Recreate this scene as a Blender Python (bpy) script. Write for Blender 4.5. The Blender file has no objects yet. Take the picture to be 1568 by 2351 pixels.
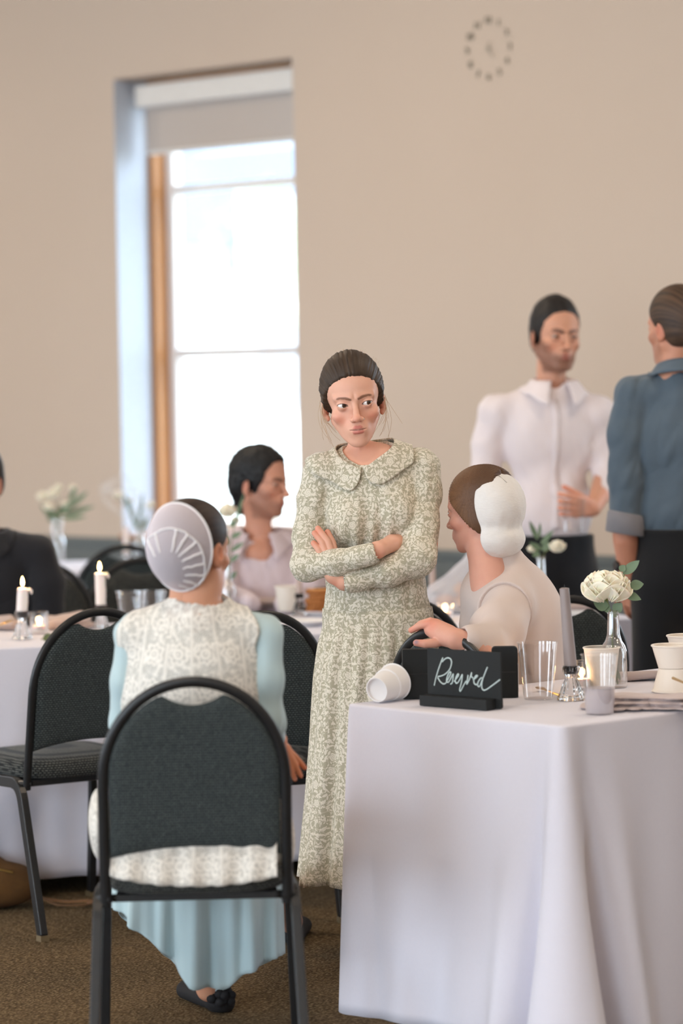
import bpy, bmesh, math, random
import numpy as np
from mathutils import Vector, Matrix, Euler
random.seed(7)
SC = bpy.context.scene
COL = SC.collection
PI = math.pi

# ------------------------------------------------------------------ camera, sky, exposure
FPX, CX, CY, CAMH = 6857.0, 784.0, 1175.5, 1.583
PITCH = math.atan(305.5 / FPX)
ROLL = 0.018
_F = np.array([0, math.cos(PITCH), -math.sin(PITCH)])
_R0 = np.array([1.0, 0, 0]); _U0 = np.array([0, math.sin(PITCH), math.cos(PITCH)])
_R = _R0 * math.cos(ROLL) - _U0 * math.sin(ROLL)
_U = _U0 * math.cos(ROLL) + _R0 * math.sin(ROLL)

cam_d = bpy.data.cameras.new('camera')
cam_d.sensor_fit = 'VERTICAL'; cam_d.sensor_height = 36.0; cam_d.sensor_width = 24.0
cam_d.lens = FPX / 2351 * 36
cam_d.clip_end = 200
cam_d.dof.use_dof = True
cam_d.dof.focus_distance = 7.93
cam_d.dof.aperture_fstop = 2.0
cam = bpy.data.objects.new('camera', cam_d)
COL.objects.link(cam)
cam.matrix_world = Matrix(((_R[0], _U[0], -_F[0], 0), (_R[1], _U[1], -_F[1], 0), (_R[2], _U[2], -_F[2], CAMH), (0, 0, 0, 1)))
SC.camera = cam

world = bpy.data.worlds.new('sky'); SC.world = world
world.use_nodes = True
_wn = world.node_tree.nodes; _wl = world.node_tree.links
_bg = _wn['Background']
_bg.inputs['Color'].default_value = (0.76, 0.88, 1.0, 1)
_bg.inputs['Strength'].default_value = 10.5

vs = SC.view_settings
vs.view_transform = 'Standard'; vs.look = 'None'; vs.gamma = 1.0; vs.use_curve_mapping = False
vs.exposure = 0.04
SC.cycles.max_bounces = 8
SC.cycles.diffuse_bounces = 4
SC.cycles.use_adaptive_sampling = True
SC.cycles.adaptive_threshold = 0.06
SC.cycles.adaptive_min_samples = 20
SC.cycles.light_sampling_threshold = 0.03
SC.cycles.transparent_max_bounces = 16
SC.cycles.sample_clamp_indirect = 6
SC.cycles.caustics_reflective = False
SC.cycles.caustics_refractive = False

def ray(x, y):
    return _F + _R * ((x - CX) / FPX) - _U * ((y - CY) / FPX)
def at(x, y, Y):          # pixel + depth -> point
    d = ray(x, y); t = Y / d[1]
    return np.array([d[0] * t, Y, CAMH + d[2] * t])
def onh(x, y, h):         # pixel + height -> point
    d = ray(x, y); t = (h - CAMH) / d[2]
    return np.array([d[0] * t, d[1] * t, h])

# ------------------------------------------------------------------ helpers: materials
def lin(r, g, b):
    f = lambda c: (c / 255 / 12.92) if c / 255 <= 0.04045 else ((c / 255 + 0.055) / 1.055) ** 2.4
    return (f(r), f(g), f(b), 1.0)

class NT:
    def __init__(s, name):
        s.m = bpy.data.materials.new(name); s.m.use_nodes = True
        s.t = s.m.node_tree; s.n = s.t.nodes; s.l = s.t.links
        s.b = s.n['Principled BSDF']; s.out = s.n['Material Output']
    def node(s, kind, **kw):
        nd = s.n.new(kind)
        for k, v in kw.items():
            setattr(nd, k, v)
        return nd
    def link(s, a, b):
        s.l.new(a, b)
    def put(s, sock, v):
        if hasattr(v, 'is_output'):
            s.l.new(v, sock)
        else:
            sock.default_value = v
    def math(s, op, a, b=None, c=None, clamp=False):
        nd = s.node('ShaderNodeMath', operation=op); nd.use_clamp = clamp
        s.put(nd.inputs[0], a)
        if b is not None: s.put(nd.inputs[1], b)
        if c is not None: s.put(nd.inputs[2], c)
        return nd.outputs[0]
    def vmath(s, op, a, b=None):
        nd = s.node('ShaderNodeVectorMath', operation=op)
        s.put(nd.inputs[0], a)
        if b is not None: s.put(nd.inputs[1], b)
        return nd.outputs[0]
    def vscale(s, a, k):
        nd = s.node('ShaderNodeVectorMath', operation='SCALE')
        s.put(nd.inputs[0], a); nd.inputs['Scale'].default_value = k
        return nd.outputs[0]
    def mix(s, fac, a, b):
        nd = s.node('ShaderNodeMix', data_type='RGBA')
        s.put(nd.inputs[0], fac); s.put(nd.inputs[6], a); s.put(nd.inputs[7], b)
        return nd.outputs[2]
    def ramp(s, fac, lo, hi):
        nd = s.node('ShaderNodeMapRange'); nd.clamp = True
        s.put(nd.inputs[0], fac); nd.inputs[1].default_value = lo; nd.inputs[2].default_value = hi
        return nd.outputs[0]
    def coord(s, which='Object'):
        return s.node('ShaderNodeTexCoord').outputs[which]
    def mapping(s, vec, scale=(1, 1, 1), rot=(0, 0, 0), loc=(0, 0, 0)):
        nd = s.node('ShaderNodeMapping')
        s.put(nd.inputs[0], vec); nd.inputs['Scale'].default_value = scale
        nd.inputs['Rotation'].default_value = rot; nd.inputs['Location'].default_value = loc
        return nd.outputs[0]
    def noise(s, vec, scale, detail=3, rough=0.5):
        nd = s.node('ShaderNodeTexNoise'); s.put(nd.inputs['Vector'], vec)
        nd.inputs['Scale'].default_value = scale; nd.inputs['Detail'].default_value = detail
        nd.inputs['Roughness'].default_value = rough
        return nd.outputs[0]
    def bump(s, h, strength=0.3, dist=0.002, normal=None):
        nd = s.node('ShaderNodeBump'); s.put(nd.inputs['Height'], h)
        nd.inputs['Strength'].default_value = strength; nd.inputs['Distance'].default_value = dist
        if normal is not None: s.put(nd.inputs['Normal'], normal)
        s.l.new(nd.outputs[0], s.b.inputs['Normal'])
        return nd.outputs[0]
    def set(s, **kw):
        names = dict(color='Base Color', rough='Roughness', metal='Metallic', spec='Specular IOR Level', trans='Transmission Weight', ior='IOR', alpha='Alpha', sss='Subsurface Weight', sheen='Sheen Weight', emit='Emission Color', emits='Emission Strength', coat='Coat Weight')
        for k, v in kw.items():
            s.put(s.b.inputs[names[k]], v)
        return s

def plain(name, rgb, rough=0.6, metal=0.0, var=0.06, scale=30, spec=0.4, bump=0.0, bscale=200, **kw):
    n = NT(name)
    c = lin(*rgb)
    v = n.noise(n.coord('Object'), scale, 3)
    dark = tuple(x * (1 - var) for x in c[:3]) + (1,)
    light = tuple(min(1, x * (1 + var)) for x in c[:3]) + (1,)
    n.set(color=n.mix(v, dark, light), rough=rough, metal=metal, spec=spec, **kw)
    if bump:
        n.bump(n.noise(n.coord('Object'), bscale, 2), bump, 0.001)
    return n.m

M = {}
# ------------------------------------------------------------------ helpers: meshes
def tag(o, label=None, cat=None, group=None, kind=None):
    if label: o['label'] = label
    if cat: o['category'] = cat
    if group: o['group'] = group
    if kind: o['kind'] = kind
    return o
def thing(name, label, cat, loc=(0, 0, 0), rotz=0.0, group=None):
    o = bpy.data.objects.new(name, None); COL.objects.link(o)
    o.empty_display_size = 0.1
    o.location = [float(v) for v in loc]; o.rotation_euler = (0, 0, rotz)
    return tag(o, label, cat, group)
def copy_tree(o, parent=None):
    c = o.copy(); COL.objects.link(c); c.parent = parent
    for ch in list(o.children):
        copy_tree(ch, c)
    return c

class MB:
    def __init__(s):
        s.v = []; s.f = []
    def add(s, verts, faces):
        k = len(s.v)
        s.v.extend([tuple(map(float, p)) for p in verts])
        s.f.extend([tuple(i + k for i in f) for f in faces])
        return s
    def box(s, c, size, rotz=0.0):
        cx, cy, cz = c; a, b, h = size[0] / 2, size[1] / 2, size[2] / 2
        cs, sn = math.cos(rotz), math.sin(rotz)
        vs_ = []
        for dz in (-h, h):
            for dx, dy in ((-a, -b), (a, -b), (a, b), (-a, b)):
                vs_.append((cx + dx * cs - dy * sn, cy + dx * sn + dy * cs, cz + dz))
        return s.add(vs_, [(3, 2, 1, 0), (4, 5, 6, 7), (0, 1, 5, 4), (1, 2, 6, 5), (2, 3, 7, 6), (3, 0, 4, 7)])
    def lathe(s, prof, n=32, c=(0, 0, 0), axis=None, closed=True):
        # prof: list of (r, z)
        c = np.array(c, float)
        if axis is None: A = np.array([0, 0, 1.0])
        else: A = np.array(axis, float) / np.linalg.norm(axis)
        t = np.array([1.0, 0, 0]) if abs(A[0]) < 0.9 else np.array([0, 1.0, 0])
        X = np.cross(t, A); X /= np.linalg.norm(X); Yv = np.cross(A, X)
        vs_, fs = [], []
        for r, z in prof:
            for i in range(n):
                a = 2 * PI * i / n
                vs_.append(c + A * z + (X * math.cos(a) + Yv * math.sin(a)) * max(r, 1e-5))
        m = len(prof)
        for j in range(m - 1):
            for i in range(n):
                i2 = (i + 1) % n
                fs.append((j * n + i, j * n + i2, (j + 1) * n + i2, (j + 1) * n + i))
        return s.add(vs_, fs)
    def tube(s, path, r, n=10, prof=None, up=None, cap=True, closed=False):
        P = [np.array(p, float) for p in path]; m = len(P)
        rs = r if hasattr(r, '__len__') else [r] * m
        T = []
        for i in range(m):
            a = P[(i - 1) % m] if (closed or i > 0) else P[0]
            b = P[(i + 1) % m] if (closed or i < m - 1) else P[-1]
            d = b - a; T.append(d / (np.linalg.norm(d) + 1e-12))
        ref = np.array(up if up is not None else (0, 0, 1), float)
        if abs(np.dot(ref, T[0])) > 0.95: ref = np.array([1.0, 0.3, 0])
        N = ref - np.dot(ref, T[0]) * T[0]; N /= np.linalg.norm(N)
        if prof is None:
            prof = [(math.cos(2 * PI * k / n), math.sin(2 * PI * k / n)) for k in range(n)]
        n = len(prof)
        vs_, fs = [], []
        for i in range(m):
            if i > 0:
                N = N - np.dot(N, T[i]) * T[i]; N /= np.linalg.norm(N)
            B = np.cross(T[i], N)
            for (a, b) in prof:
                vs_.append(P[i] + (N * a + B * b) * rs[i])
        for i in range(m - 1 + (1 if closed else 0)):
            i2 = (i + 1) % m
            for k in range(n):
                k2 = (k + 1) % n
                fs.append((i * n + k, i * n + k2, i2 * n + k2, i2 * n + k))
        if cap and not closed:
            fs.append(tuple(range(n - 1, -1, -1)))
            fs.append(tuple((m - 1) * n + k for k in range(n)))
        return s.add(vs_, fs)
    def grid(s, G, wrap=False):
        # G: [rows][cols] points
        r, c = len(G), len(G[0])
        vs_ = [p for row in G for p in row]; fs = []
        for j in range(r - 1):
            for i in range(c - 1 + (1 if wrap else 0)):
                i2 = (i + 1) % c
                fs.append((j * c + i, j * c + i2, (j + 1) * c + i2, (j + 1) * c + i))
        return s.add(vs_, fs)
    def ball(s, c, r, n=12, m=8):
        rr = r if hasattr(r, '__len__') else (r, r, r)
        vs_, fs = [], []
        for j in range(m + 1):
            th = PI * j / m
            for i in range(n):
                a = 2 * PI * i / n
                vs_.append((c[0] + rr[0] * math.sin(th) * math.cos(a), c[1] + rr[1] * math.sin(th) * math.sin(a), c[2] + rr[2] * math.cos(th)))
        for j in range(m):
            for i in range(n):
                i2 = (i + 1) % n
                fs.append((j * n + i, (j + 1) * n + i, (j + 1) * n + i2, j * n + i2))
        return s.add(vs_, fs)
    def mesh(s, name, mat, smooth=True):
        me = bpy.data.meshes.new(name)
        me.from_pydata(s.v, [], s.f)
        bm = bmesh.new(); bm.from_mesh(me)
        bmesh.ops.remove_doubles(bm, verts=bm.verts, dist=1e-6)
        bmesh.ops.recalc_face_normals(bm, faces=bm.faces)
        bm.to_mesh(me); bm.free()
        if smooth:
            me.polygons.foreach_set('use_smooth', [True] * len(me.polygons))
        if mat is not None: me.materials.append(mat)
        me.update()
        return me
    def build(s, name, mat, parent=None, smooth=True, bevel=0.0, thick=0.0, sub=0, sharp=True, uv=None):
        me = s.mesh(name, mat, smooth)
        if smooth and sharp:
            try: me.set_sharp_from_angle(angle=math.radians(42))
            except Exception: pass
        if uv: box_uv(me, uv)
        o = bpy.data.objects.new(name, me); COL.objects.link(o)
        if parent is not None: o.parent = parent
        if thick:
            md = o.modifiers.new('solid', 'SOLIDIFY'); md.thickness = thick; md.offset = 0
        if bevel:
            md = o.modifiers.new('bevel', 'BEVEL'); md.width = bevel; md.segments = 2; md.limit_method = 'ANGLE'
        if sub:
            md = o.modifiers.new('sub', 'SUBSURF'); md.levels = sub; md.render_levels = sub
        return o

_dirs = []
for _el in (0, 45, -45, 90, -90):
    for _az in (range(0, 360, 30) if abs(_el) < 90 else [0]):
        _e, _a = math.radians(_el), math.radians(_az)
        _dirs.append((math.cos(_e) * math.cos(_a), math.cos(_e) * math.sin(_a), math.sin(_e)))
_dirs = np.array(_dirs)
def box_uv(me, scale=1.0):
    n = len(me.polygons)
    if n == 0: return
    fn = np.zeros(n * 3); me.polygons.foreach_get('normal', fn); fn = fn.reshape(-1, 3)
    best = np.argmax(fn @ _dirs.T, axis=1)
    D = _dirs[best]
    U = np.stack([-D[:, 1], D[:, 0], 0 * D[:, 0]], 1)
    ln = np.linalg.norm(U, axis=1); U[ln < 0.1] = (1, 0, 0); U /= np.linalg.norm(U, axis=1)[:, None]
    V = np.cross(D, U)
    tot = np.zeros(n, dtype=np.int32); me.polygons.foreach_get('loop_total', tot)
    li = np.repeat(np.arange(n), tot)
    vi = np.zeros(len(me.loops), dtype=np.int32); me.loops.foreach_get('vertex_index', vi)
    co = np.zeros(len(me.vertices) * 3); me.vertices.foreach_get('co', co); co = co.reshape(-1, 3)
    P = co[vi]
    # per-direction offset so that neighbouring charts do not mirror each other
    uv = np.stack([(P * U[li]).sum(1) + best[li] * 0.371, (P * V[li]).sum(1) + best[li] * 0.193 * 0], 1) * scale
    lay = me.uv_layers.new(name='UVMap')
    lay.data.foreach_set('uv', uv.astype(np.float32).ravel())

def arc(c, r, a0, a1, n, plane='xz'):
    out = []
    for i in range(n + 1):
        a = a0 + (a1 - a0) * i / n
        out.append((c[0] + r * math.cos(a), c[1], c[2] + r * math.sin(a)))
    return out
def smoothpath(pts, n=8):
    # Catmull-Rom
    P = [np.array(p, float) for p in pts]
    P = [2 * P[0] - P[1]] + P + [2 * P[-1] - P[-2]]
    out = []
    for i in range(1, len(P) - 2):
        for k in range(n):
            t = k / n
            a, b, c, d = P[i - 1], P[i], P[i + 1], P[i + 2]
            out.append(0.5 * ((2 * b) + (c - a) * t + (2 * a - 5 * b + 4 * c - d) * t * t + (3 * b - a - 3 * c + d) * t ** 3))
    out.append(P[-2])
    return out
def fillet(pts, r, n=5):
    # polyline with rounded corners
    P = [np.array(p, float) for p in pts]; out = [P[0]]
    for i in range(1, len(P) - 1):
        a = P[i - 1] - P[i]; b = P[i + 1] - P[i]
        la, lb = np.linalg.norm(a), np.linalg.norm(b)
        d = min(r, la * 0.49, lb * 0.49)
        p0, p1 = P[i] + a / la * d, P[i] + b / lb * d
        for k in range(n + 1):
            t = k / n
            out.append((1 - t) ** 2 * p0 + 2 * t * (1 - t) * P[i] + t * t * p1)
    out.append(P[-1])
    return out
# ------------------------------------------------------------------ materials of the setting
def mk_wall():
    n = NT('painted_wall'); co = n.coord('Object')
    v = n.noise(co, 1.3, 4)
    n.set(color=n.mix(v, lin(206, 188, 171), lin(210, 193, 177)), rough=0.85, spec=0.2)
    n.bump(n.noise(co, 260, 2), 0.12, 0.0006)
    return n.m
def mk_carpet():
    n = NT('loop_carpet'); co = n.coord('Object')
    vo = n.node('ShaderNodeTexVoronoi'); n.link(n.mapping(co, scale=(1.0, 0.62, 1.0), rot=(0, 0, 0.55)), vo.inputs['Vector'])
    vo.inputs['Scale'].default_value = 165; 
    big = n.noise(co, 2.2, 4); fine = n.noise(n.mapping(co, scale=(1.0, 0.5, 1.0), rot=(0, 0, 0.55)), 120, 3, 0.7)
    c1 = n.mix(n.ramp(fine, 0.33, 0.68), lin(80, 66, 47), lin(158, 136, 104))
    c2 = n.mix(n.ramp(vo.outputs['Distance'], 0.2, 0.75), c1, lin(72, 59, 43))
    n.set(color=n.mix(n.math('MULTIPLY', big, 0.35), c2, lin(112, 94, 72)), rough=1.0, spec=0.05)
    n.bump(n.math('SUBTRACT', 1.0, vo.outputs['Distance']), 0.8, 0.004)
    return n.m
def mk_thin_glass(name, tint=(1, 1, 1), rough=0.03, base=0.06, grow=0.6):
    n = NT(name)
    lw = n.node('ShaderNodeLayerWeight'); lw.inputs['Blend'].default_value = 0.35
    tr = n.node('ShaderNodeBsdfTransparent'); tr.inputs['Color'].default_value = tuple(tint) + (1,)
    gl = n.node('ShaderNodeBsdfGlossy'); gl.inputs['Roughness'].default_value = rough
    gl.inputs['Color'].default_value = (1, 1, 1, 1)
    mx = n.node('ShaderNodeMixShader')
    n.put(mx.inputs[0], n.math('MULTIPLY_ADD', lw.outputs['Facing'], grow, base, clamp=True))
    n.link(tr.outputs[0], mx.inputs[1]); n.link(gl.outputs[0], mx.inputs[2])
    n.link(mx.outputs[0], n.out.inputs['Surface'])
    return n.m
def mk_wood(name, a, b, rough=0.45):
    n = NT(name); co = n.mapping(n.coord('Object'), scale=(14, 14, 1.1))
    v = n.noise(co, 3, 5, 0.6)
    n.set(color=n.mix(v, lin(*a), lin(*b)), rough=rough)
    n.bump(v, 0.1, 0.001)
    return n.m
def mk_cloth(name, a, b, scale=900, rough=0.85, bump=0.25, crease=0.25, sheen=0.15, cdist=0.02):
    n = NT(name); co = n.coord('Object')
    w1 = n.noise(n.mapping(co, scale=(1, 1, 0.15)), scale, 2)
    cr = n.noise(co, 5.0, 3, 0.55)
    n.set(color=n.mix(w1, lin(*a), lin(*b)), rough=rough, spec=0.2, sheen=sheen)
    h = n.math('MULTIPLY_ADD', w1, 0.02, n.math('MULTIPLY', cr, crease))
    n.bump(h, bump, cdist)
    return n.m
M['wall'] = mk_wall(); M['carpet'] = mk_carpet()
M['pane'] = mk_thin_glass('window_glass', (0.97, 0.99, 1.0), 0.0, 0.03, 0.3)
M['honey_wood'] = mk_wood('honey_oak', (196, 140, 86), (150, 98, 56))
M['white_paint'] = plain('white_paint', (226, 222, 220), 0.5)
M['ceiling'] = plain('ceiling_paint', (232, 228, 222), 0.9)
M['wainscot'] = plain('grey_wainscot', (112, 118, 118), 0.8)
M['tablecloth'] = mk_cloth('white_tablecloth', (216, 213, 224), (226, 223, 232), crease=0.0)
M['metal_black'] = plain('black_powder_coat', (26, 27, 29), 0.38, spec=0.5, var=0.25, scale=60)
M['plastic_white'] = plain('white_plastic', (228, 226, 222), 0.5)

# ------------------------------------------------------------------ room shell
RU = np.array([0.71934, -0.69466]); RV = np.array([0.69466, 0.71934])
RW = np.array([-0.192, 14.0]); RROT = math.atan2(RU[1], RU[0])
WIN_B, WIN_T, CEIL = 0.80, 3.085, 4.3
def room_pt(u, v, z):     # v < 0 inside the room
    p = RW + RU * u + RV * v
    return np.array([p[0], p[1], z])
def struct(name, mb, mat, parent=None, **kw):
    o = mb.build(name, mat, parent, **kw)
    if parent is None:
        o.location = (RW[0], RW[1], 0); o.rotation_euler = (0, 0, RROT)
        o['kind'] = 'structure'
    return o
def wall_mesh(x0, x1, openings, y0, y1, swap=False):
    # a wall along local x with rectangular openings [(a, b, zb, zt)]
    mb = MB(); segs = sorted(openings); x = x0
    def bx(a, b, za, zb_):
        if b - a < 1e-4 or zb_ - za < 1e-4: return
        if not swap: mb.box(((a + b) / 2, (y0 + y1) / 2, (za + zb_) / 2), (b - a, y1 - y0, zb_ - za))
        else: mb.box(((y0 + y1) / 2, (a + b) / 2, (za + zb_) / 2), (y1 - y0, b - a, zb_ - za))
    for a, b, zb, zt in segs:
        bx(x, a, 0, CEIL); bx(a, b, 0, zb); bx(a, b, zt, CEIL); x = b
    bx(x, x1, 0, CEIL)
    return mb
BACK_OPEN = [(-5.75, -4.5, WIN_B, WIN_T), (-1.25, 0.0, WIN_B, WIN_T), (4.0, 5.25, WIN_B, WIN_T), (8.5, 9.75, WIN_B, WIN_T)]
LEFT_OPEN = [(-11.2, -9.95, WIN_B, WIN_T), (-7.0, -5.75, WIN_B, WIN_T)]
REAR_OPEN = [(-4.0, -1.2, 0.4, 3.3), (0.2, 3.0, 0.4, 3.3), (4.4, 7.2, 0.4, 3.3), (8.6, 11.4, 0.4, 3.3)]
struct('wall_back', wall_mesh(-7, 13, BACK_OPEN, 0.0, 0.42), M['wall'], smooth=False)
struct('wall_left', wall_mesh(-14.3, 0.42, LEFT_OPEN, -7.3, -7.0, swap=True), M['wall'], smooth=False)
struct('wall_rear', wall_mesh(-7, 13, REAR_OPEN, -14.3, -14.0), M['wall'], smooth=False)
struct('wall_right', wall_mesh(-14.3, 0.42, [], 13.0, 13.3, swap=True), M['wall'], smooth=False)
struct('ceiling', MB().box((3, -6.94, CEIL + 0.1), (20.6, 14.72, 0.2)), M['ceiling'], smooth=False)
struct('floor', MB().box((3, -6.94, -0.05), (20.6, 14.72, 0.1)), M['carpet'], smooth=False)
struct('baseboard_back', MB().box((3, -0.012, 0.06), (20, 0.022, 0.12)), M['white_paint'], smooth=False)
tr = struct('trim_1', MB().box((3, -0.015, 0.46), (20, 0.026, 0.68)).box((3, -0.022, 0.795), (20, 0.042, 0.03)), M['wainscot'], smooth=False)

def portal(u, v, z, w, h, ang):
    d = bpy.data.lights.new('window_portal', 'AREA'); d.shape = 'RECTANGLE'; d.size = w; d.size_y = h
    d.cycles.is_portal = True
    o = bpy.data.objects.new('window_portal', d); COL.objects.link(o)
    p = room_pt(u, v, z); o.location = p
    # area lights shine along -Z local: turn that into the room
    o.rotation_euler = Euler((-PI / 2, 0, RROT + ang), 'XYZ')
    return o
for a, b, zb, zt in BACK_OPEN: portal((a + b) / 2, 0.40, (zb + zt) / 2, b - a, zt - zb, 0.0)
for a, b, zb, zt in LEFT_OPEN: portal(-7.28, (a + b) / 2, (zb + zt) / 2, b - a, zt - zb, PI / 2)
for a, b, zb, zt in REAR_OPEN: portal((a + b) / 2, -14.28, (zb + zt) / 2, b - a, zt - zb, PI)

def window(idx, frame_of, w, zb, zt):
    # frame_of(a, y, z) maps window coordinates (a across, y outwards from the wall face, z up)
    e = bpy.data.objects.new('window_%d' % idx, None); COL.objects.link(e); e['kind'] = 'structure'
    loc, rot = frame_of
    e.location = loc; e.rotation_euler = (0, 0, rot)
    h = zt - zb
    D = 0.22                               # recess to the inner face of the frame
    f = MB()                               # timber liner on both jambs, head and sill
    for x in (0.02, w - 0.02): f.box((x, D + 0.09, zb + h / 2), (0.04, 0.18, h))
    f.box((w / 2, D + 0.09, zt - 0.02), (w - 0.08, 0.18, 0.04))
    f.build('timber_frame', M['honey_wood'], e, smooth=False, bevel=0.003)
    MB().box((w / 2, D / 2 + 0.02, zb + 0.015), (w - 0.01, D + 0.10, 0.03)).build('window_sill', M['honey_wood'], e, smooth=False, bevel=0.004)
    M.setdefault('reveal', plain('cool_daylight_tint', (184, 191, 202), 0.7))
    for x in (-0.0, w): MB().box((x + (0.002 if x == 0 else -0.002), D / 2 - 0.001, zb + h / 2), (0.004, D - 0.004, h - 0.01)).build('reveal_tint_sheet', M['reveal'], e, smooth=False)  # added thin jamb sheets; cool daylight is put into their colour
    y = D + 0.11; sw = 0.055
    zr1, zr2 = zb + (zt - zb) * 0.763, zb + (zt - zb) * 0.405
    for x in (0.04 + sw / 2, w - 0.04 - sw / 2):
        MB().box((x, y, zb + h / 2), (sw, 0.06, h - 0.08)).build('sash_stile', M['white_paint'], e, smooth=False, bevel=0.003)
    for z in (zb + 0.06, zr2, zr1, zt - 0.07):
        MB().box((w / 2, y, z), (w - 0.08 - 2 * sw, 0.06, 0.045)).build('sash_rail', M['white_paint'], e, smooth=False, bevel=0.003)
    zz = [zb + 0.08, zr2, zr1, zt - 0.09]
    for k in range(3):
        MB().box((w / 2, y, (zz[k] + zz[k + 1]) / 2), (w - 0.08 - 2 * sw, 0.006, zz[k + 1] - zz[k] - 0.04)).build('pane', M['pane'], e, smooth=False)
    return e
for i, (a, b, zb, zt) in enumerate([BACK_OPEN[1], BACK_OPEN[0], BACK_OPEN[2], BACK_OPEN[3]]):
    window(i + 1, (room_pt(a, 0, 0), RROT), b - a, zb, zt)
# roller blind in the visible window
n_ = NT('blind_fabric'); n_.set(color=lin(196, 186, 178), rough=0.9, spec=0.1)
n_.bump(n_.noise(n_.coord('Object'), 700, 2), 0.2, 0.001); M['blind'] = n_.m
rb = thing('roller_blind', 'grey roller blind pulled a little down in the tall window', 'blind', room_pt(-1.25, 0, 0), RROT)
MB().box((0.625, 0.15, 3.00), (1.16, 0.11, 0.11)).build('cassette', M['plastic_white'], rb, smooth=False, bevel=0.01)
MB().box((0.625, 0.165, 2.845), (1.12, 0.003, 0.24)).build('shade_fabric', M['blind'], rb, smooth=False)
MB().tube([(0.07, 0.165, 2.722), (1.18, 0.165, 2.722)], 0.010, 10).build('bottom_bar', M['plastic_white'], rb)

# ceiling lamps (above the frame)
M['lamp_glow'] = NT('lamp_diffuser').set(color=(1, 0.95, 0.88, 1), emit=(1, 0.86, 0.70, 1), emits=3.0).m
LAMP_W = 34
k = 0
for u in (-3.5, 1.0, 5.5, 10.0):
    for v in (-2.6, -6.6, -10.6):
        p = room_pt(u, v, CEIL)
        t = thing('ceiling_lamp', 'round white ceiling lamp of the %s row from the window wall, %s along it' % (['nearest', 'middle', 'farthest'][int((-v - 2.6) / 4 + 0.01)], ['first', 'second', 'third', 'fourth'][int((u + 3.5) / 4.5 + 0.01)]), 'lamp', p, 0, 'ceiling lamps above the hall')
        MB().lathe([(0.0, 0.0), (0.34, 0.0), (0.34, -0.05), (0.31, -0.06)], 40).build('housing', M['white_paint'], t)
        MB().lathe([(0.31, -0.055), (0.30, -0.062), (0.0, -0.066)], 40).build('diffuser', M['lamp_glow'], t)
        d = bpy.data.lights.new('lamp_light', 'AREA'); d.shape = 'DISK'; d.size = 0.6; d.energy = LAMP_W; d.color = (1.0, 0.80, 0.60)
        o = bpy.data.objects.new('lamp_light', d); COL.objects.link(o); o.parent = t; o.location = (0, 0, -0.08)

# outdoors, seen overexposed through the panes
gm = plain('pale_gravel', (180, 178, 168), 0.9)
g = MB().box((3, 40, -0.45), (120, 79, 0.1)).build('ground', gm, None, smooth=False)
g.location = (RW[0], RW[1], 0); g.rotation_euler = (0, 0, RROT); g['kind'] = 'structure'
ho = thing('house', 'pale house with a grey roof seen washed out through the window', 'house', (-1.6, 46, -0.4), 0.25)
MB().box((0, 0, 2.0), (9, 6, 4.0)).build('wall', plain('house_render', (225, 222, 215), 0.9), ho, smooth=False)
MB().add([(-4.9, -3.5, 3.9), (4.9, -3.5, 3.9), (4.9, 3.5, 3.9), (-4.9, 3.5, 3.9), (-4.9, 0, 5.9), (4.9, 0, 5.9)], [(0, 1, 5, 4), (2, 3, 4, 5), (1, 2, 5), (3, 0, 4), (0, 3, 2, 1)]).build('roof', plain('slate', (92, 104, 118), 0.8), ho, smooth=False)
for x in (-2.6, 0.2, 2.8):
    MB().box((x, -3.02, 2.2), (1.0, 0.06, 1.3)).build('window', plain('house_window', (60, 75, 90), 0.2), ho, smooth=False)
def garden_tree(label, x, y, h, seed, rad):
    rnd = random.Random(seed)
    t = thing('garden_tree', label, 'tree', (x, y, -0.4), 0, 'trees outside the window')
    MB().tube([(0, 0, 0), (0.05, 0, h * 0.4), (0, 0.05, h * 0.8)], [0.11, 0.08, 0.03], 8).build('trunk', plain('bark', (120, 100, 84), 0.9), t)
    lf = MB()
    for _ in range(900):
        a = rnd.uniform(0, 2 * PI); b = math.acos(rnd.uniform(-1, 1)); r = rad * rnd.uniform(0.35, 1) 
        c = np.array([r * math.sin(b) * math.cos(a), r * math.sin(b) * math.sin(a), h * 0.72 + r * 1.15 * math.cos(b)])
        d = np.array([rnd.gauss(0, 1) for _ in range(3)]); d /= np.linalg.norm(d)
        e = np.cross(d, [0.3, 0.5, 0.8]); e /= np.linalg.norm(e)
        s = rnd.uniform(0.06, 0.12)
        lf.add([c - d * s, c + e * s * 0.5, c + d * s, c - e * s * 0.5], [(0, 1, 2, 3)])
    o = lf.build('foliage', plain('foliage_green', (150, 186, 140), 0.7, var=0.2), t, smooth=False); o['kind'] = 'stuff'
garden_tree('small bright green tree outside the window, right of the house', -0.95, 40, 5.0, 3, 0.9)

# wall clock: twelve loose numerals and two hands
M['numeral'] = plain('numeral_grey', (146, 138, 122), 0.6)
CKU = 1.215
ck = thing('wall_clock', 'frameless wall clock of grey numerals stuck on the beige wall', 'clock', room_pt(CKU, -0.002, at(1140, 112, 13.157)[2]), RROT)
def text_mesh(txt, size, depth, mat, name, parent, loc, rot=(PI / 2, 0, 0)):
    cu = bpy.data.curves.new(name, 'FONT'); cu.body = txt; cu.size = size; cu.extrude = depth; cu.align_x = 'CENTER'; cu.align_y = 'CENTER'
    tmp = bpy.data.objects.new('tmp_text', cu); COL.objects.link(tmp)
    me = bpy.data.meshes.new_from_object(tmp.evaluated_get(bpy.context.evaluated_depsgraph_get()))
    bpy.data.objects.remove(tmp); bpy.data.curves.remove(cu)
    me.materials.clear(); me.materials.append(mat)
    o = bpy.data.objects.new(name, me); COL.objects.link(o); o.parent = parent; o.location = loc; o.rotation_euler = rot
    return o
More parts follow.
